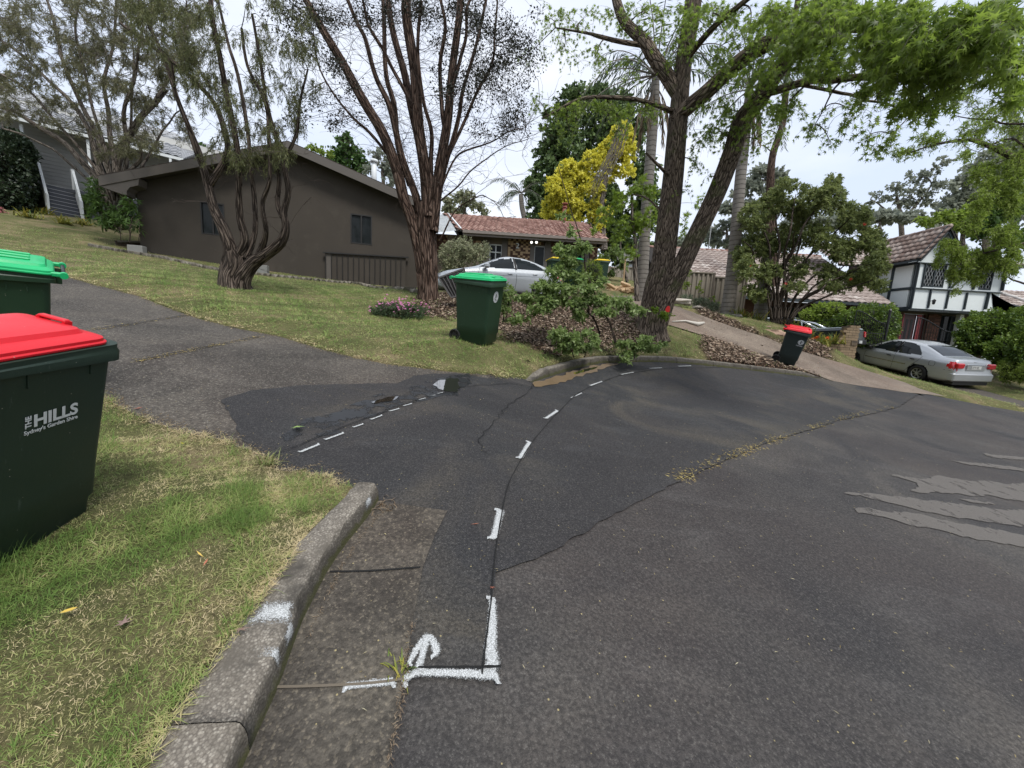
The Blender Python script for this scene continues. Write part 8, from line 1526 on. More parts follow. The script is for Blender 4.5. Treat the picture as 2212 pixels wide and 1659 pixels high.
def hedge(label, blobs, Y, leafm, seed, ls=.07, kind='round', dens=1.0, ry=.8, cat='hedge', name='hedge', upbias=.2, base=None):
 """dense clipped foliage: leaves crowd the surface of overlapping mounds; twigs and solid near-black cores fill the inside"""
 rng = np.random.default_rng(seed); u0 = np.mean([b_[0] for b_ in blobs]); v0 = max(b_[1] + b_[3] for b_ in blobs); b0 = at(u0, v0, Y) if base is None else base; root = empty(name, b0, label=label, cat=cat); lp, ld, ls_, lr = [], [], [], []; tb = Tubes()
 for b_ in blobs:
  u, v, ru, rv = b_[:4]; yy = b_[4] if len(b_) > 4 else Y; c = at(u, v, yy); d = unit(ray(u, v)); ax, az = ru * yy / F0, rv * yy / F0; n_ = int(ru * rv * dens * 1.1)
  q = unit(rng.normal(size=(n_, 3))); r_ = rng.uniform(.72, 1.06, (n_, 1)) * (1 + .08 * np.sin(q[:, :1] * 9 + q[:, 2:] * 7 + seed)); q2 = q * r_
  p = c + np.outer(q2[:, 0] * ax, [1, 0, 0]) + np.outer(q2[:, 2] * az, [0, 0, 1]) + np.outer(q2[:, 1] * ry, d); nn_ = np.outer(q[:, 0], [1, 0, 0]) + np.outer(q[:, 2], [0, 0, 1]) + np.outer(q[:, 1], d)
  lp.append(p); ld.append(nn_ * .7 + rng.normal(size=(n_, 3)) * .7); ls_.append(ls * rng.uniform(.6, 1.3, n_)); lr.append(np.clip(rng.normal(.42 + .18 * np.sin(p[:, 0] * 3 + p[:, 2] * 4) + .12 * q[:, 2], .22, n_), 0, 1))
  for k in range(int(n_ / 40)): tg = c + (p[k * 7 % n_] - c) * .85; tb.tube(np.array([c + (tg - c) * f_ + rng.normal(size=3) * .02 for f_ in (0, .4, .7, 1)]), [.012, .009, .006, .003], 3)
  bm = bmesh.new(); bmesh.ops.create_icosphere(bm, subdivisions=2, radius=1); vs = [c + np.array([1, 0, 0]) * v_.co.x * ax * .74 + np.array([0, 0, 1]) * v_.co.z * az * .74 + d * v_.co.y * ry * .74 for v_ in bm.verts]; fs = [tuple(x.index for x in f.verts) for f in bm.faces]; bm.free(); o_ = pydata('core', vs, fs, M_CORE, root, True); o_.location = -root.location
 o_ = leaf_cloud('foliage', np.concatenate(lp), np.concatenate(ld), np.concatenate(ls_), kind, leafm, root, rng, upbias, np.concatenate(lr)); o_.location = -root.location
 o_ = tb.build('twigs', M_TWIG, root); o_.location = -root.location; o_['kind'] = 'stuff'; return root
M_CORE = simple('dark_hedge_core', (.012, .014, .008), 1.0)  # plain near-black filler solid, not modelled twigs
hedge('tall dark clipped hedge beside the deck steps at far left', [(5, 340, 68, 52), (50, 380, 27, 70), (5, 410, 70, 46), (38, 335, 34, 40), (-50, 380, 60, 80)], 18.6, M_L_DKHEDGE, 61, ls=.13, dens=1.5, ry=1.4)
bush('flowering_shrub', 'low shrub with pink blossom at the left frame edge under the dark hedge', 'shrub', (8, 470), 16.8, [(5, 458, 14, 10, 2)], leafmat('pink_blossom', [(.25, .06, .07), (.5, .18, .2), (.1, .12, .04)], .2), ls=.08, seed=62)
hedge('clipped green hedge behind the black gate leaf', [(1875, 700, 44, 42, 17.8), (1915, 705, 30, 46, 17.6), (1835, 705, 36, 36, 18), (1790, 715, 40, 26, 18.5), (1895, 735, 44, 20, 17.4)], 17.6, M_L_HEDGE, 63, ls=.085, dens=2.2, ry=.8)
hedge('large rounded bright-green bush at the right edge behind the silver sedan', [(2140, 718, 72, 46, 17), (2205, 715, 50, 50, 16.5), (2105, 735, 44, 34, 17), (2185, 760, 60, 34, 16), (2230, 745, 50, 60, 14.6)], 15.2, M_L_HEDGE, 64, ls=.10, dens=2.0, ry=.9, name='bush', cat='bush')
hedge('fresh lime-green ferny ground plants below the rounded bush', [(2185, 795, 32, 18, 14.6), (2210, 812, 30, 14, 14.2), (2175, 815, 18, 10, 14.6), (2240, 800, 40, 26, 14)], 13.4, M_L_LIME, 65, ls=.12, kind='narrow', dens=2.2, ry=.6, name='fern_bed', cat='ferns')
hedge('yellow-green shrub behind the chrome roll bar of the utility', [(1775, 672, 26, 16, 18.5), (1800, 668, 24, 14, 18.6), (1750, 680, 22, 12, 18.4)], 18.5, M_L_LIME, 66, ls=.10, dens=2.2, ry=.5, name='shrub', cat='shrub')
bush('variegated_shrub', 'pale variegated shrub in front of the brick house, behind the sedan bonnet', 'shrub', (1000, 600), 16.8, [(1000, 535, 42, 26, 1.3), (975, 560, 34, 28, 1.3), (1025, 555, 36, 26, 1.3), (1000, 585, 46, 24, 1.2), (965, 590, 22, 20, 1), (1045, 540, 18, 18, .8), (960, 540, 18, 14, .8)], M_L_PALE, ls=.085, seed=67, dens=1.5, ry=1.0, stems=[([(1000, 620), (990, 560)], [.04, .02]), ([(1010, 620), (1030, 555)], [.04, .02])], spread=.9)
hedge('bright-green clumping shrub behind the background green-lidded bin', [(1278, 590, 22, 26, 16), (1262, 600, 20, 18, 15.8), (1290, 605, 14, 14, 15.8)], 16, M_L_LIME, 68, ls=.11, kind='narrow', dens=2.6, ry=.5, name='shrub', cat='shrub')
bush('oleander_shrub', 'leafy oleander with long dark leaves below the pale-limbed tree', 'shrub', (270, 500), 15.2, [(205, 430, 24, 30, 1), (215, 465, 30, 26, 1), (250, 470, 34, 28, .9), (290, 480, 22, 22, 1), (280, 440, 24, 26, .8), (200, 400, 18, 22, .7)], M_L_MIDG, kind='narrow', ls=.22, seed=69, dens=.7, ry=.8, stems=[([(230, 500), (215, 440)], [.03, .02]), ([(280, 500), (270, 440)], [.03, .02])], wide=1.4, nleaf=12, spread=.7)
bush('bare_shrub', 'thin reddish leafless shrub on the left lawn above the stone edging', 'shrub', (275, 520), 12.6, [(255, 495, 24, 14, .5), (290, 492, 22, 16, .5), (300, 478, 16, 10, .4)], M_L_OLIVE, ls=.05, seed=70, dens=.6, ry=.4, stems=[([(262, 522), (258, 490)], [.015, .006]), ([(280, 524), (283, 480), (290, 465)], [.02, .012, .004]), ([(300, 522), (302, 480)], [.015, .006])], nleaf=4, tw_r=.005)
db = bush('daisy_bush', 'low daisy bush covered in small pink flowers left of the stringy-barked trunk', 'bush', (862, 690), 8.3, [(835, 668, 34, 16, 1.2), (870, 668, 36, 16, 1.2), (905, 672, 26, 14, 1.1), (850, 682, 44, 12, 1.1), (895, 684, 34, 10, 1), (812, 672, 18, 12, .9)], leafmat('daisy_leaf', [(.04, .075, .035), (.075, .12, .055), (.12, .17, .08)], .2), kind='narrow', ls=.055, seed=71, dens=2.4, ry=.38, nleaf=16, wide=1.3)
M_PINK = simple('pink_petal', (.62, .22, .46), .7, var=.25, scale=20); M_EYE = simple('daisy_centre', (.45, .16, .22), .8)
fv, ff, ev, ef = [], [], [], []
pm_ = bpy.data.meshes.new('flower'); vs, fs = [(0, 0, 0)], []
for k in range(16): a = k * math.pi / 8; r_ = .022 if k % 2 == 0 else .010; vs.append((r_ * math.cos(a), r_ * math.sin(a), .004 if k % 2 else -.002))
fs = [(0, k + 1, (k + 1) % 16 + 1) for k in range(16)]; pm_.from_pydata(vs, [], fs); pm_.materials.append(M_PINK)
rr = np.random.default_rng(5)
for k in range(210):
 g = rr.normal(size=2); c = at(862 + np.clip(g[0], -2.1, 2.1) * 31, 662 + g[1] * 8 + abs(g[0]) * 4, 8.3 + rr.normal() * .22); dd = Vector((rr.normal() * .4, -.5 + rr.normal() * .3, 1)).normalized(); m_ = dd.to_track_quat('Z', 'Y').to_matrix().to_4x4() @ Matrix.Scale(float(rr.uniform(.8, 1.4)), 4); m_.translation = V3(c) + Vector((0, 0, .03)) - db.root.location; inst(pm_, m_, db.root, 'flower')
sp = Tree('sapling', (1326, 762), 7.0, 'tall thin green sapling arching over the mulch bank between the bin and the twin trunks', 'tree', M_BK_TW, M_L_SAP, 72)
sp.limb([(1330, 740, 7.0), (1318, 700, 7.0), (1304, 676, 7.0), (1290, 650, 7.0), (1272, 600, 7.05)], [.022, .018, .016, .012, .008], n=6); sp.limb([(1296, 722, 7.2), (1284, 690, 7.2), (1270, 674, 7.2), (1255, 650, 7.2)], [.02, .016, .012, .008], n=6)
sp.limb([(1272, 680, 7.3), (1267, 626, 7.3), (1261, 549, 7.3), (1245, 486, 7.3), (1237, 465, 7.3), (1216, 394, 7.3), (1198, 333, 7.3)], [.02, .016, .013, .01, .009, .007, .004], n=6)
for (u, v, ru, rv, Y, w_) in ((1238, 500, 18, 12, 7.3, .5), (1215, 540, 24, 14, 7.3, .9), (1255, 535, 26, 16, 7.2, .8), (1230, 565, 28, 16, 7.2, 1), (1205, 590, 34, 16, 7.1, 1), (1250, 600, 30, 14, 7.1, .7), (1180, 620, 36, 14, 7.0, 1.1), (1225, 625, 36, 14, 7.0, 1.1), (1270, 625, 30, 12, 7.0, .9), (1140, 645, 34, 14, 6.9, 1.1), (1190, 650, 40, 16, 6.9, 1.2), (1240, 655, 40, 14, 6.9, 1.1), (1295, 650, 36, 14, 7.0, 1.1), (1340, 655, 34, 14, 7.1, 1.1), (1375, 670, 24, 12, 7.2, 1), (1310, 675, 34, 12, 6.9, .9), (1160, 670, 34, 10, 6.8, .8), (1120, 690, 30, 10, 6.7, .7), (1250, 680, 22, 16, 6.9, .7), (1220, 470, 14, 8, 7.3, .3), (1300, 610, 20, 12, 7.1, .5)):
 sp.blob(u, v, Y + sp.rng.normal() * .1, ru, rv, .35, max(6, int(ru * rv / 11 * w_)), 12, lsize=.074, branch_r=.007, droop=.12, tr=.0025, spread=.8, maxlen=.5)
sp.done('oval', upbias=.9, twig_mat=M_TWIG, parts=(200, 'leaf'))
bush('green_shrub', 'bright-green oval-leaved shrub low on the mulch bank behind the kerb, left of the two', 'shrub', (1240, 768), 6.4, [(1205, 725, 24, 20, 1.1), (1235, 735, 30, 20, 1.1), (1255, 755, 28, 14, 1.1), (1215, 752, 24, 12, .9), (1285, 740, 22, 18, .7), (1270, 722, 20, 14, .6)], M_L_SAP, ls=.062, seed=73, dens=1.3, ry=.35, stems=[([(1240, 772), (1225, 735)], [.01, .005]), ([(1262, 772), (1275, 730)], [.01, .005])], upbias=.9, spread=.8)
bush('green_shrub', 'bright-green oval-leaved shrub spilling over the kerb at the foot of the twin trunks', 'shrub', (1370, 770), 7.1, [(1345, 745, 24, 12, 1), (1375, 745, 26, 14, 1.1), (1400, 752, 24, 12, 1), (1355, 765, 28, 9, 1), (1350, 778, 16, 10, 1.2, 6.9), (1395, 735, 22, 12, .9), (1425, 745, 18, 10, .8)], M_L_SAP, ls=.062, seed=74, dens=1.3, ry=.3, stems=[([(1370, 775), (1370, 745)], [.01, .005])], upbias=.9, spread=.8)
bush('green_shrub', 'small upright green shrub just right of the green-lidded bin', 'shrub', (1085, 692), 6.6, [(1085, 620, 16, 16, .8), (1095, 645, 20, 20, 1.2), (1088, 668, 18, 18, 1.1), (1105, 630, 16, 14, .8)], M_L_SAP, ls=.05, seed=75, dens=1.0, ry=.3, stems=[([(1088, 695), (1086, 640)], [.012, .006]), ([(1092, 695), (1100, 640)], [.01, .005])], upbias=.4)
bush('sprout', 'leafy shoots growing from the bark low on the twin trunk', 'shoots', (1440, 700), 8.8, [(1440, 683, 20, 8, 1.2, 8.75), (1415, 672, 14, 8, .9, 8.7)], M_L_LQB, ls=.07, seed=76, dens=1.2, ry=.15, stems=[([(1430, 700, 8.9), (1445, 682, 8.75)], [.006, .003])], upbias=.7)
bush('silver_groundcover', 'grey-green ground plants along the foot of the taupe steel fence', 'plants', (1530, 680), 14.6, [(1485, 645, 22, 10, 1.2), (1515, 652, 24, 12, 1.2), (1545, 664, 24, 12, 1.2), (1575, 680, 16, 8, 1)], leafmat('grey_green_leaf', [(.07, .10, .06), (.13, .17, .10), (.22, .26, .17)], .2), kind='narrow', ls=.12, seed=77, dens=1.6, ry=.4, nleaf=14)
bush('climbing_plant', 'thin yellow-green shoots climbing against the taupe steel fence', 'plant', (1500, 650), 15.9, [(1482, 612, 14, 18, .8), (1508, 625, 12, 18, .7), (1545, 650, 14, 12, .7), (1490, 590, 8, 10, .4)], M_L_LIME, ls=.10, seed=78, dens=.8, ry=.2, stems=[([(1490, 650), (1482, 600)], [.01, .005]), ([(1510, 655), (1508, 615)], [.01, .005])], nleaf=7)
def strap(name, label, u, v, Y, n_, L_, leafm, seed, cat='plant', w_=.04, flop=.6, spread=.5, flowers=None, group=None):
 rng = np.random.default_rng(seed); p0 = onground(u, v) if Y is None else at(u, v, Y); root = empty(name, p0, label=label, cat=cat, group=group); vs, fs, rn = [], [], []
 for i in range(n_):
  a = rng.uniform(0, 6.283); el = rng.uniform(.5, 1.35); d = np.array([math.cos(a) * math.cos(el), math.sin(a) * math.cos(el), math.sin(el)]); q = np.array([rng.normal() * spread * .3, rng.normal() * spread * .3, 0]); L2 = L_ * rng.uniform(.6, 1.1); k = 5; s_ = np.array([-math.sin(a), math.cos(a), 0]); b_ = len(vs); r_ = rng.random()
  for j in range(k + 1):
   w2 = w_ * (1 - (j / k) ** 2 * .95) * .5; vs += [q + s_ * w2, q - s_ * w2]; rn += [r_, r_]; d = d + np.array([0, 0, -flop / k * (1 + j * .4)]); d /= np.linalg.norm(d); q = q + d * L2 / k
  fs += [(b_ + 2 * j, b_ + 2 * j + 1, b_ + 2 * j + 3, b_ + 2 * j + 2) for j in range(k)]
 npmesh('blades', vs, [i for f in fs for i in f], [4] * len(fs), leafm, root, attrs={'rnd': rn})
 if flowers:
  for k in range(flowers[1]): c = rng.normal(size=3) * np.array([.18, .12, .06]) + np.array([0, -.1, L_ * .55]); dd = unit(rng.normal(size=(40, 3))); leaf_cloud('flower', np.repeat(c[None], 40, 0), dd, .07, 'narrow', flowers[0], root, rng)
 return root
M_STRAP = leafmat('strap_leaf', [(.05, .09, .02), (.11, .17, .03), (.25, .26, .05), (.35, .28, .06)], .25); M_ORANGE = simple('orange_flower', (.85, .16, .02), .6)
strap('orange_lily', 'strappy plant with orange flowers above the low brick wall', 1768, 747, 12.9, 90, .55, M_STRAP, 81, w_=.05, flowers=(M_ORANGE, 5)); strap('strappy_plant', 'yellow-tipped strappy plant behind the letterbox wall, right of the orange flowers', 1795, 742, 13.1, 60, .5, M_STRAP, 82, w_=.05)
for k, (u, v, Y, lb) in enumerate(((1705, 712, 13.6, 'strappy clump at the foot of the bottlebrush stems'), (1598, 690, 14, 'strappy clump at the right foot of the clear-trunked palm'), (1735, 724, 13.2, 'strappy clump between the bottlebrush and the utility'), (1625, 694, 14, 'strappy clump at the foot of the short pale trunk'))): strap('strappy_plant', lb, u, v, Y, 60, .55, M_STRAP, 83 + k, w_=.045, group='strappy clumps under the bottlebrush')
for k, (u, v) in enumerate(((60, 470), (140, 484), (180, 486), (395, 520), (95, 463))): strap('strappy_plant', ['strappy green clump under the dark hedge, left of the steps', 'strappy clump on the lawn at the foot of the steps', 'strappy clump below the right-hand balustrade', 'strappy tuft', 'dark strappy clump hard against the left balustrade'][k], u, v, None, 50, .5, M_STRAP, 90 + k, w_=.05) if k != 3 else None
strap('grass_tuft', 'green grass tuft growing in the gutter joint beside the painted arrow', 862, 1452, None, 26, .085, M_STRAP, 95, w_=.008, spread=.06, flop=.9, cat='weed'); strap('grass_tuft', 'small grass tuft at the driveway edge near the first painted dash', 575, 1000, None, 60, .11, leafmat('pale_tuft', [(.12, .17, .05), (.25, .26, .10)], .2), 96, w_=.006, spread=.12, flop=.7, cat='weed')
strap('grass_tuft', 'dry brown weed at the end of the near kerb', 822, 1096, None, 40, .09, M_DEAD, 97, w_=.008, spread=.12, flop=1.2, cat='weed')
# ================================================================== grass, straw, litter
M_BLADE = leafmat('grass_blade', [(.07, .14, .026), (.135, .235, .05), (.24, .32, .095), (.43, .39, .19), (.62, .52, .32)], .3, .75)
def slope(x, y):
 e = .15; return (base(x + e, y) - base(x - e, y)) / (2 * e), (base(x, y + e) - base(x, y - e)) / (2 * e)
def lie_on(d, x, y):
 a, b_ = slope(x, y); d = d.copy(); d[:, 2] += d[:, 0] * a + d[:, 1] * b_; return d
def lawn_ok(x, y, allow_mulch=False):
 dr = sdist(x, y, ROAD); dd = np.minimum(np.minimum(sdist(x, y, DRIVE), sdist(x, y, SIDE)), sdist(x, y, RIGHTDR)) + .05 * wob(x, y, 9) + .03 * wob(x, y, 25, 2)
 kn_ = seg_dist(x, y, KERB_NEAR, False); kf_ = seg_dist(x, y, KERB_FAR, False); ok = (dr > .03) & (dd > -.02) & (kn_ > kwid(y) - .06) & (kf_ > .11)
 m_ = mulch_at(x, y); return ok, m_
def scatter(n, rmin, rmax, a0, a1, rng, power=.5):
 """points spread over a sector of the ground, denser close by"""
 r = rmin + (rmax - rmin) * rng.random(n) ** (1 / power if power < 1 else power); a = rng.uniform(a0, a1, n); return r * np.sin(a), r * np.cos(a)
def grass(name, n, xs, ys, L_, W_, rng, lie=.6, label=None, straw=.35, up=1.0):
 ok, m_ = lawn_ok(xs, ys); ok &= rng.random(len(xs)) > m_ * .86; x, y = xs[ok], ys[ok]; N = len(x); z = base(x, y) + np.maximum(raise_at(x, y), 0)
 patch = wob(x, y, 2.1, .4) * .38 + wob(x, y, 5.3, 1.9) * .6 + wob(x, y, 13, 1.1) * .5 + rng.normal(size=N) * .28 + straw * 2 - .66
 dd = np.minimum(sdist(x, y, DRIVE), sdist(x, y, ROAD)); patch = patch + np.exp(-np.maximum(dd, 0) / .22) * .8
 tuft = np.clip(.5 + wob(x, y, 3.7, 5) * .9, .35, 1.3); L2 = L_ * tuft * rng.uniform(.5, 1.25, N) * np.clip(1.15 - patch * .25, .6, 1.35); az = rng.uniform(0, 6.283, N) + wob(x, y, 7) * 1.5; el = np.clip(rng.normal(.5 * up, .35, N) - np.clip(patch, -.3, .6) * .5, .03, 1.4)
 d = np.stack([np.cos(az) * np.cos(el), np.sin(az) * np.cos(el), np.sin(el)], -1); s_ = np.stack([-np.sin(az), np.cos(az), np.zeros(N)], -1); p = np.stack([x, y, z - .002], -1); sx_, sy_ = slope(x, y); d[:, 2] += d[:, 0] * sx_ + d[:, 1] * sy_
 tilt = rng.normal(size=(N, 1)) * .6; s_ = unit(s_ + np.array([0, 0, 1]) * tilt); w2 = (W_ * rng.uniform(.6, 1.2, N))[:, None]
 mid = p + d * L2[:, None] * .55; d2 = d.copy(); d2[:, 2] -= lie * rng.uniform(.2, 1.1, N); tip = mid + unit(d2) * L2[:, None] * .5; tip[:, 2] = np.maximum(tip[:, 2], z + .004 + (tip[:, 0] - x) * sx_ + (tip[:, 1] - y) * sy_)
 co = np.stack([p - s_ * w2 * .5, p + s_ * w2 * .5, mid + s_ * w2 * .42, mid - s_ * w2 * .42, tip], 1); rn = np.clip(.42 + patch * .55, 0, 1)
 fi = np.array([0, 1, 2, 3, 3, 2, 4]); F_ = (fi[None] + (np.arange(N) * 5)[:, None]).ravel(); o_ = npmesh(name, co.reshape(-1, 3), F_, np.tile([4, 3], N), M_BLADE, None, attrs={'rnd': np.repeat(rn, 5)}); o_['kind'] = 'stuff'
 if label: o_['label'] = label
 return N
g_ = np.random.default_rng(100)
def fan(n, r0, r1, a0, a1, pw): r = r0 + (r1 - r0) * g_.random(n) ** pw; a = g_.uniform(math.radians(a0), math.radians(a1), n); return r * np.sin(a), r * np.cos(a)
xs, ys = fan(200000, .85, 4.4, -80, -16, .85); grass('grass', 0, xs, ys, .068, .0023, g_, label='tangled green and straw-coloured grass of the near verge', straw=.46, up=.7)
xs, ys = fan(70000, .85, 4.4, -80, -18, .85); keep = (wob(xs, ys, 4.3, 2.2) * .7 + wob(xs, ys, 11, .2) * .9 > .34); grass('grass', 0, xs[keep], ys[keep], .095, .0028, g_, label='longer green tufts in the near verge', straw=.06, up=1.5)
n_ = 170000; xs = g_.uniform(-9, 4, n_); ys = 4.0 + g_.random(n_) ** 1.3 * 8; grass('grass', n_, xs, ys, .07, .0085, g_, label='mown grass between the driveway and the brown house', straw=.30, up=1.0)
n_ = 80000; th = g_.uniform(-1.05, -.15, n_); rr_ = 7 + 17 * g_.random(n_) ** .9; grass('grass', n_, rr_ * np.sin(th), rr_ * np.cos(th), .075, .011, g_, label='sloping lawn on the left rising to the deck steps', straw=.29, up=1.2)
n_ = 60000; th = g_.uniform(.25, 1.02, n_); rr_ = 9 + 15 * g_.random(n_); grass('grass', n_, rr_ * np.sin(th), rr_ * np.cos(th), .085, .010, g_, label='grass strips on the right beside the brown driveway', straw=.29, up=1.2)
M_LITTER = leafmat('leaf_litter', [(.055, .038, .026), (.12, .082, .058), (.20, .14, .10), (.30, .225, .165), (.38, .31, .24)], .1, .8)
def litter(n, xs, ys, ls, kind, mat, rng, off=.008, label='leaf litter', fil=None, rnd=None):
 if 'driveway edge' not in label: q_ = lawn_ok(xs, ys)[0]; q_ |= (rng.random(len(xs)) < .02) & (sdist(xs, ys, SIDE) < 0); xs, ys = xs[q_], ys[q_]
 if fil is not None: k = fil(xs, ys); xs, ys = xs[k], ys[k]
 z = base(xs, ys) + np.maximum(raise_at(xs, ys), 0) + off + rng.random(len(xs)) * .02; a = rng.uniform(0, 6.283, len(xs)); d = np.stack([np.cos(a), np.sin(a), rng.normal(size=len(xs)) * .25], -1); d = lie_on(d, xs, ys); o_ = leaf_cloud('leaf_litter', np.stack([xs, ys, z], -1), d, ls * rng.uniform(.5, 1.4, len(xs)), kind, mat, None, rng, 1.2, rnd);
 if o_: o_['kind'] = 'stuff'; o_['label'] = label
n_ = 52000; xs = g_.uniform(-3, 6, n_); ys = g_.uniform(5.2, 12, n_); litter(n_, xs, ys, .055, 'round', M_LITTER, g_, fil=lambda x, y: mulch_at(x, y) > g_.random(len(x)) * .9 + .23, label='brown leaf litter covering the garden bank')
n_ = 26000; xs = g_.uniform(4, 13, n_); ys = g_.uniform(8, 17, n_); litter(n_, xs, ys, .07, 'round', M_LITTER, g_, fil=lambda x, y: mulch_at(x, y) > g_.random(len(x)) * 1.2 + .19, label='leaf litter along the right-hand garden edge')
edge_fil = lambda x, y: (np.abs(np.minimum(sdist(x, y, DRIVE), 9) + .06 * wob(x, y, 9)) < .10 * g_.random(len(x)) + .02) & (sdist(x, y, ROAD) > .14)
n_ = 200000; xs = g_.uniform(-8, 1, n_); ys = g_.uniform(1.8, 8, n_); litter(n_, xs, ys, .022, 'narrow', leafmat('straw_litter', [(.12, .08, .045), (.26, .19, .10), (.42, .33, .18)], .1, .8), g_, fil=edge_fil, label='straw and crumbs along the driveway edge')
n_ = 900; th = g_.uniform(-.7, 1.1, n_); rr_ = 1.2 + 9 * g_.random(n_) ** .8; xs, ys = rr_ * np.sin(th), rr_ * np.cos(th)
def onroad(x, y): return sdist(x, y, ROAD) < -.1
k = onroad(xs, ys) | (sdist(xs, ys, DRIVE) < -.05); xs, ys = xs[k], ys[k]; z = base(xs, ys) + .018; a = g_.uniform(0, 6.283, len(xs)); o_ = leaf_cloud('crumbs', np.stack([xs, ys, z], -1), lie_on(np.stack([np.cos(a), np.sin(a), a * 0], -1), xs, ys), .016 * g_.uniform(.4, 1.8, len(xs)), 'narrow', leafmat('pale_crumb', [(.2, .15, .06), (.4, .33, .16), (.45, .42, .3)], .1), None, g_, 2); o_['kind'] = 'stuff'; o_['label'] = 'small twigs and seed husks scattered on the asphalt'
sm = np.array(smooth_line(line([(1470, 1040), (1500, 1022), (1545, 1003), (1590, 985), (1650, 962), (1700, 944), (1760, 925), (1810, 907), (1870, 892), (1930, 880)]), 8)); n_ = 1500; t_ = g_.random(n_) * (len(sm) - 1); i_0 = t_.astype(int); pp = sm[i_0] + (sm[np.minimum(i_0 + 1, len(sm) - 1)] - sm[i_0]) * (t_ - i_0)[:, None]; dens_ = (np.sin(t_ * .55) + np.sin(t_ * .21 + 2) > -.1) | (g_.random(n_) < .25); pp = pp[dens_] + g_.normal(size=(dens_.sum(), 2)) * [.05, .03]; a = g_.uniform(0, 6.283, len(pp)); o_ = leaf_cloud('seam_debris', np.stack([pp[:, 0], pp[:, 1], base(pp[:, 0], pp[:, 1]) + .022], -1), lie_on(np.stack([np.cos(a), np.sin(a), a * 0 + .1], -1), pp[:, 0], pp[:, 1]), .034 * g_.uniform(.4, 1.3, len(pp)), 'narrow', leafmat('yellow_catkin', [(.24, .16, .06), (.42, .32, .10), (.5, .42, .16)], .1), None, g_, 1); o_['kind'] = 'stuff'; o_['label'] = 'line of yellow catkin debris along the asphalt seam'
for (pl_, n_, w_, lb) in (([(293, 784), (420, 758), (561, 730)], 420, .05, 'straw debris caught in the driveway joint'), ([(195, 716), (300, 700), (420, 681)], 160, .05, 'faint straw line across the upper driveway'), ([(841, 1659), (860, 1560), (872, 1482), (890, 1354)], 260, .012, 'dry debris along the gutter edge'), ([(830, 1100), (790, 1135), (745, 1200), (700, 1275), (650, 1380)], 240, .012, 'crumbs at the foot of the near kerb')):
 sm = np.array(smooth_line(line(pl_), 8)); t_ = g_.random(n_) * (len(sm) - 1); i_0 = t_.astype(int); pp = sm[i_0] + (sm[np.minimum(i_0 + 1, len(sm) - 1)] - sm[i_0]) * (t_ - i_0)[:, None] + g_.normal(size=(n_, 2)) * w_ * .5 + (np.array([.03, 0]) if 'kerb' in lb else 0); a = g_.uniform(0, 6.283, n_)
 o_ = leaf_cloud('debris', np.stack([pp[:, 0], pp[:, 1], base(pp[:, 0], pp[:, 1]) + .02], -1), lie_on(np.stack([np.cos(a), np.sin(a), a * 0 + .1], -1), pp[:, 0], pp[:, 1]), (.016 if w_ < .03 else .028) * g_.uniform(.4, 1.4, n_), 'narrow', M_DEAD if w_ < .03 else bpy.data.materials['yellow_catkin'], None, g_, 1); o_['kind'] = 'stuff'; o_['label'] = lb
def fallen(u, v, ls, kind, col, label, seed, off=.02, curl=.3):
 p = onground(u, v); rng = np.random.default_rng(seed); a = rng.uniform(0, 6.28); tv, tf = LEAF[kind]; me = bpy.data.meshes.new('fallen_leaf'); v_ = tv.copy(); v_[:, 2] += curl * (v_[:, 0] - .5) ** 2; me.from_pydata([tuple(q) for q in v_ * ls], [], tf); at_ = me.attributes.new('rnd', 'FLOAT', 'POINT'); at_.data.foreach_set('value', [.5] * len(tv)); o_ = link('fallen_leaf', me, simple('fallen_%d' % seed, col, .7, var=.3, scale=30)); z = base1(p[0], p[1]) + max(0, float(raise_at(np.array([p[0]]), np.array([p[1]]))[0])); o_.location = (p[0], p[1], z + off); o_.rotation_euler = (rng.normal() * .15, rng.normal() * .15, a); tag(o_, label, 'leaf')
fallen(1036, 1138, .055, 'narrow', (.34, .12, .06), 'orange-brown leaf on the asphalt left of the painted dash', 1); fallen(290, 890, .08, 'narrow', (.55, .16, .10), 'salmon-pink narrow leaf at the driveway edge beside the red-lidded bin', 2); fallen(505, 1385, .06, 'star', (.2, .13, .10), 'crumpled brown star-shaped leaf lying on the near verge', 3, .03); fallen(425, 1205, .05, 'narrow', (.6, .42, .10), 'yellow narrow leaf in the middle of the near verge', 4, .03)
fallen(450, 1222, .05, 'narrow', (.42, .14, .08), 'reddish-brown leaf next to the yellow one on the near verge', 5, .03); fallen(398, 968, .022, 'round', (.8, .65, .02), 'tiny bright yellow petal on the near verge', 6, .03); fallen(170, 1330, .042, 'oval', (.6, .42, .08), 'yellow oval leaf near the bottom left of the verge', 7, .03); fallen(262, 1372, .06, 'star', (.22, .15, .13), 'grey-brown curled leaf on the lower verge', 8, .03)
fallen(640, 927, .11, 'star', (.2, .3, .08), 'fresh green star-shaped leaf on the dark driveway', 9); fallen(1058, 1275, .03, 'star', (.3, .10, .06), 'small reddish leaf scrap lying on the saw cut', 10); fallen(1976, 904, .05, 'round', (.01, .01, .012), 'small dark lump on the road surface near the seam end', 11, .02, 1.5); fallen(1140, 788, .11, 'star', (.03, .02, .015), 'dark lump of dug soil on the verge in front of the mulch bank', 12, .05, 1.5)
bush('clover_patch', 'low bright-green clover patch hugging the near kerb', 'weeds', (625, 1245), 1.75, [(612, 1205, 30, 24, 1.2, 1.86), (628, 1235, 28, 22, 1.2, 1.78), (600, 1240, 24, 18, .9, 1.8)], leafmat('clover_leaf', [(.06, .17, .02), (.12, .28, .04), (.2, .36, .07)], .35), kind='round', ls=.014, seed=120, dens=.42, ry=.05, nleaf=12, tw_r=.0008, upbias=1.0, maxlen=.05)
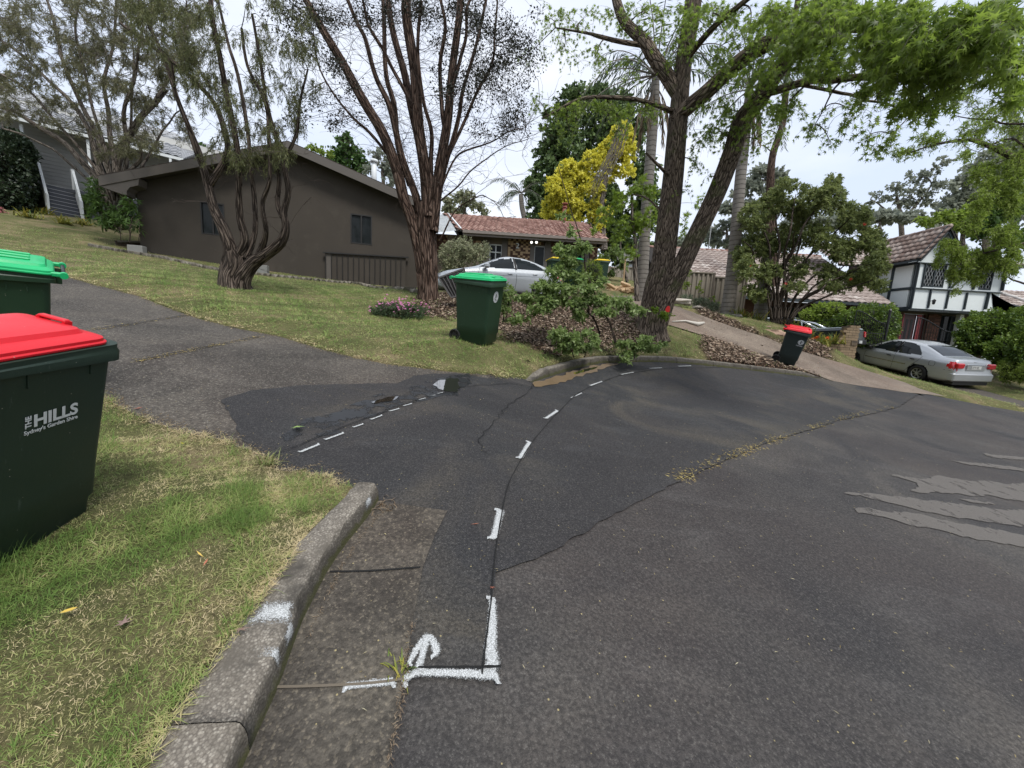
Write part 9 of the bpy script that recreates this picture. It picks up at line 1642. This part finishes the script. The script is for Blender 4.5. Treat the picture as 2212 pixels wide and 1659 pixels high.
# ================================================================== loose things
M_BAR = simple('galvanised_bar', (.09, .085, .085), .7, .1); M_MESHP = simple('dark_mesh_panel', (.04, .035, .033), .8)
pw = WP([at(950, 620, 9.2)[0], 9.2, 0], [1, -.1]); A_, B_, C_, D_ = [pw.w(*pw.P(u, v)) for u, v in ((948, 600), (1003, 580), (1012, 636), (975, 642))]
cr_ = empty('metal_gate', A_, label='old barred metal panel leaning against the stringy-barked trunk', cat='panel')
def W2L(m_, nm, mt): o_ = m_.build(nm, mt, cr_); o_.location = -cr_.location; return o_
for a, c in ((A_, B_), (B_, C_ ), (C_, D_), (D_, A_)): W2L(MB().beam(V3(a), V3(c), .035), 'frame_bar', M_BAR)
for i in range(1, 7): t_ = i / 7; W2L(MB().beam(V3(A_ + (B_ - A_) * t_), V3(D_ + (C_ - D_) * t_), .018), 'bar', M_BAR)
q = [V3(p) + Vector((0, .03, 0)) for p in (D_, C_, B_, A_)]; mm_ = MB()
for i in range(1, 26):
 t_ = i / 26
 a, c = q[0].lerp(q[1], t_), q[3].lerp(q[2], t_); mm_.beam(a, c, .014)
 a, c = q[0].lerp(q[3], t_), q[1].lerp(q[2], t_); mm_.beam(a, c, .014)
o_ = W2L(mm_, 'mesh', M_MESHP); o_['kind'] = 'stuff'
M_WOOD = simple('split_timber', (.55, .38, .22), .85, var=.35, scale=6, bump=.4, perobj=.5); p0 = onground(1345, 640); rr = random.Random(8)
for k in range(58):
 u, v = 1345 + rr.gauss(0, 17), 632 - abs(rr.gauss(0, 7)) ; p = at(u, v, 17.6 + rr.uniform(-.5, .5)); L_ = rr.uniform(.14, .26); o_ = MB().box(-L_, L_, -.07, .07, -.05, .06, bev=.02).build('firewood', M_WOOD); o_.location = V3(p); o_.rotation_euler = (rr.uniform(-.8, .8), rr.uniform(-.6, .6), rr.uniform(0, 3.1)); tag(o_, 'pale split log tumbled in the wood pile behind the twin trunks', 'log', 'logs in the split wood pile')
st = at(1347, 602, 18.5); o_ = MB().box(-.03, .03, -.03, .03, -.6, 1.0).build('timber_stake', M_WOOD); o_.location = V3(st); tag(o_, 'square timber stake standing behind the wood pile', 'stake')
for k, (u, v, Y, r_, lb, c_) in enumerate(((1473, 651, 13.0, (.38, .2, .13), 'pale flat rock at the top edge of the brown driveway', (.42, .38, .33)), (1505, 665, 12.8, (.25, .15, .1), 'grey rock beside the silver-green ground plants', (.25, .22, .19)), (1662, 722, 12.4, (.42, .26, .24), 'pinkish-brown boulder left of the right-hand red-lidded bin', (.33, .22, .16)), (1640, 708, 12.8, (.35, .2, .12), 'flat brown rock above the pinkish boulder', (.24, .17, .12)), (1592, 682, 13.8, (.2, .12, .08), 'small grey rock at the foot of the clear-trunked palm', (.3, .27, .24)))):
 tag(rock('rock', at(u, v, Y), r_, simple('rock_%d' % k, c_, .9, var=.3, scale=6, bump=.6, bscale=15), 300 + k, sub=3), lb, 'rock')
bk = MB(); P_ = [onground(1452, 697), onground(1480, 697), onground(1506, 705)]; o_ = MB().tube([V3(P_[0]) + Vector((0, 0, .03)), V3(P_[1]) + Vector((0, 0, .05)), V3(P_[2]) + Vector((0, 0, .06)), V3(onground(1520, 701)) + Vector((0, 0, .05))], [.02, .025, .06, .03], 7).build('fallen_branch', simple('bleached_wood', (.5, .47, .42), .9, bump=.4), None, True); tag(o_, 'bleached piece of fallen wood at the edge of the brown driveway', 'branch')
def far_bin(u, v, Y, yaw, lid, label):
 b_ = make_bin(240, lid, M_BIN2, label); b_['group'] = 'bins beside the brick house'; p = at(u, v, Y); b_.matrix_world = Matrix.Translation(V3(p)) @ Matrix.Rotation(yaw, 4, 'Z'); return b_
M_LIDY = plastic('yellow_lid_plastic', (.75, .55, .02), .4, .1)
far_bin(1236, 618, 15.8, -1.3, M_LIDG, 'green-lidded bin half hidden by the sapling, right of the pale silver sedan'); far_bin(1196, 616, 16.0, -1.3, M_LIDY, 'bin with a yellow lid just behind the tail of the pale silver sedan'); far_bin(1296, 612, 18.5, 0, M_LIDY, 'distant bin with a yellow lid near the far fence')
ut = empty('parked_utility', label='dark utility with a chrome roll bar and pale tray cover behind the letterbox pillar', cat='car', group='parked cars'); M_UTE = car_paint('dark_green_paint', (.018, .026, .026), .3, .2); M_COVER = simple('pale_tray_cover', (.45, .50, .54), .5)
MB().box(-2.3, .0, -.86, .86, .45, 1.02, bev=.06).build('tray', M_UTE, ut); MB().box(-2.22, -.05, -.78, .78, 1.02, 1.08, bev=.02).build('tray_cover', M_COVER, ut)
vs, fs = loft([rrect(.02, 1.75, -.84, .84, 1.0, .12), rrect(.08, 1.5, -.80, .80, 1.2, .12), rrect(.3, 1.15, -.64, .64, 1.58, .12), rrect(.38, 1.05, -.55, .55, 1.62, .1)]); shade(pydata('cab_glass', vs, fs, M_CGLASS, ut)); vs, fs = loft([rrect(.32, 1.13, -.63, .63, 1.57, .12), rrect(.38, 1.05, -.55, .55, 1.64, .1)]); shade(pydata('cab_roof', vs, fs, M_SILVER, ut))
MB().box(.0, 2.75, -.86, .86, .45, 1.0, bev=.1).build('body', M_UTE, ut); MB().box(-2.36, -2.26, -.84, .84, .42, .62, bev=.03).build('rear_bumper', M_TRIMB, ut)
for y in (-.72, .72): MB().box(-2.335, -2.29, y - .10, y + .10, .72, .96, bev=.02).build('tail_light', M_RED, ut)
MB().box(-2.38, -2.36, -.18, .18, .46, .57).build('number_plate', M_PLATE, ut)
for x in (-.10,): MB().tube([(x - .0, -.74, 1.05), (x, -.70, 1.42), (x, -.5, 1.58), (x, .5, 1.58), (x, .70, 1.42), (x, .74, 1.05)], .04, 10).build('roll_bar', M_CHROME, ut, True)
for y in (-.72, .72): MB().tube([(-1.15, y, 1.06), (-.6, y * .98, 1.38), (-.1, y * .97, 1.5)], .035, 10).build('roll_bar_stay', M_CHROME, ut, True)
for x in (-1.5, 1.75):
 for y in (-.78, .78): wh = MB().tube([(x, y - .1, .34), (x, y + .1, .34)], .34, 20).build('wheel', M_RUBBER, ut)
pu = at(1775, 752, 16.2); ut.matrix_world = Matrix.Translation(V3(pu) + Vector((-.4, 1.2, -.35))) @ Matrix.Rotation(math.radians(125), 4, 'Z') @ Matrix.Rotation(math.radians(4), 4, 'Y')
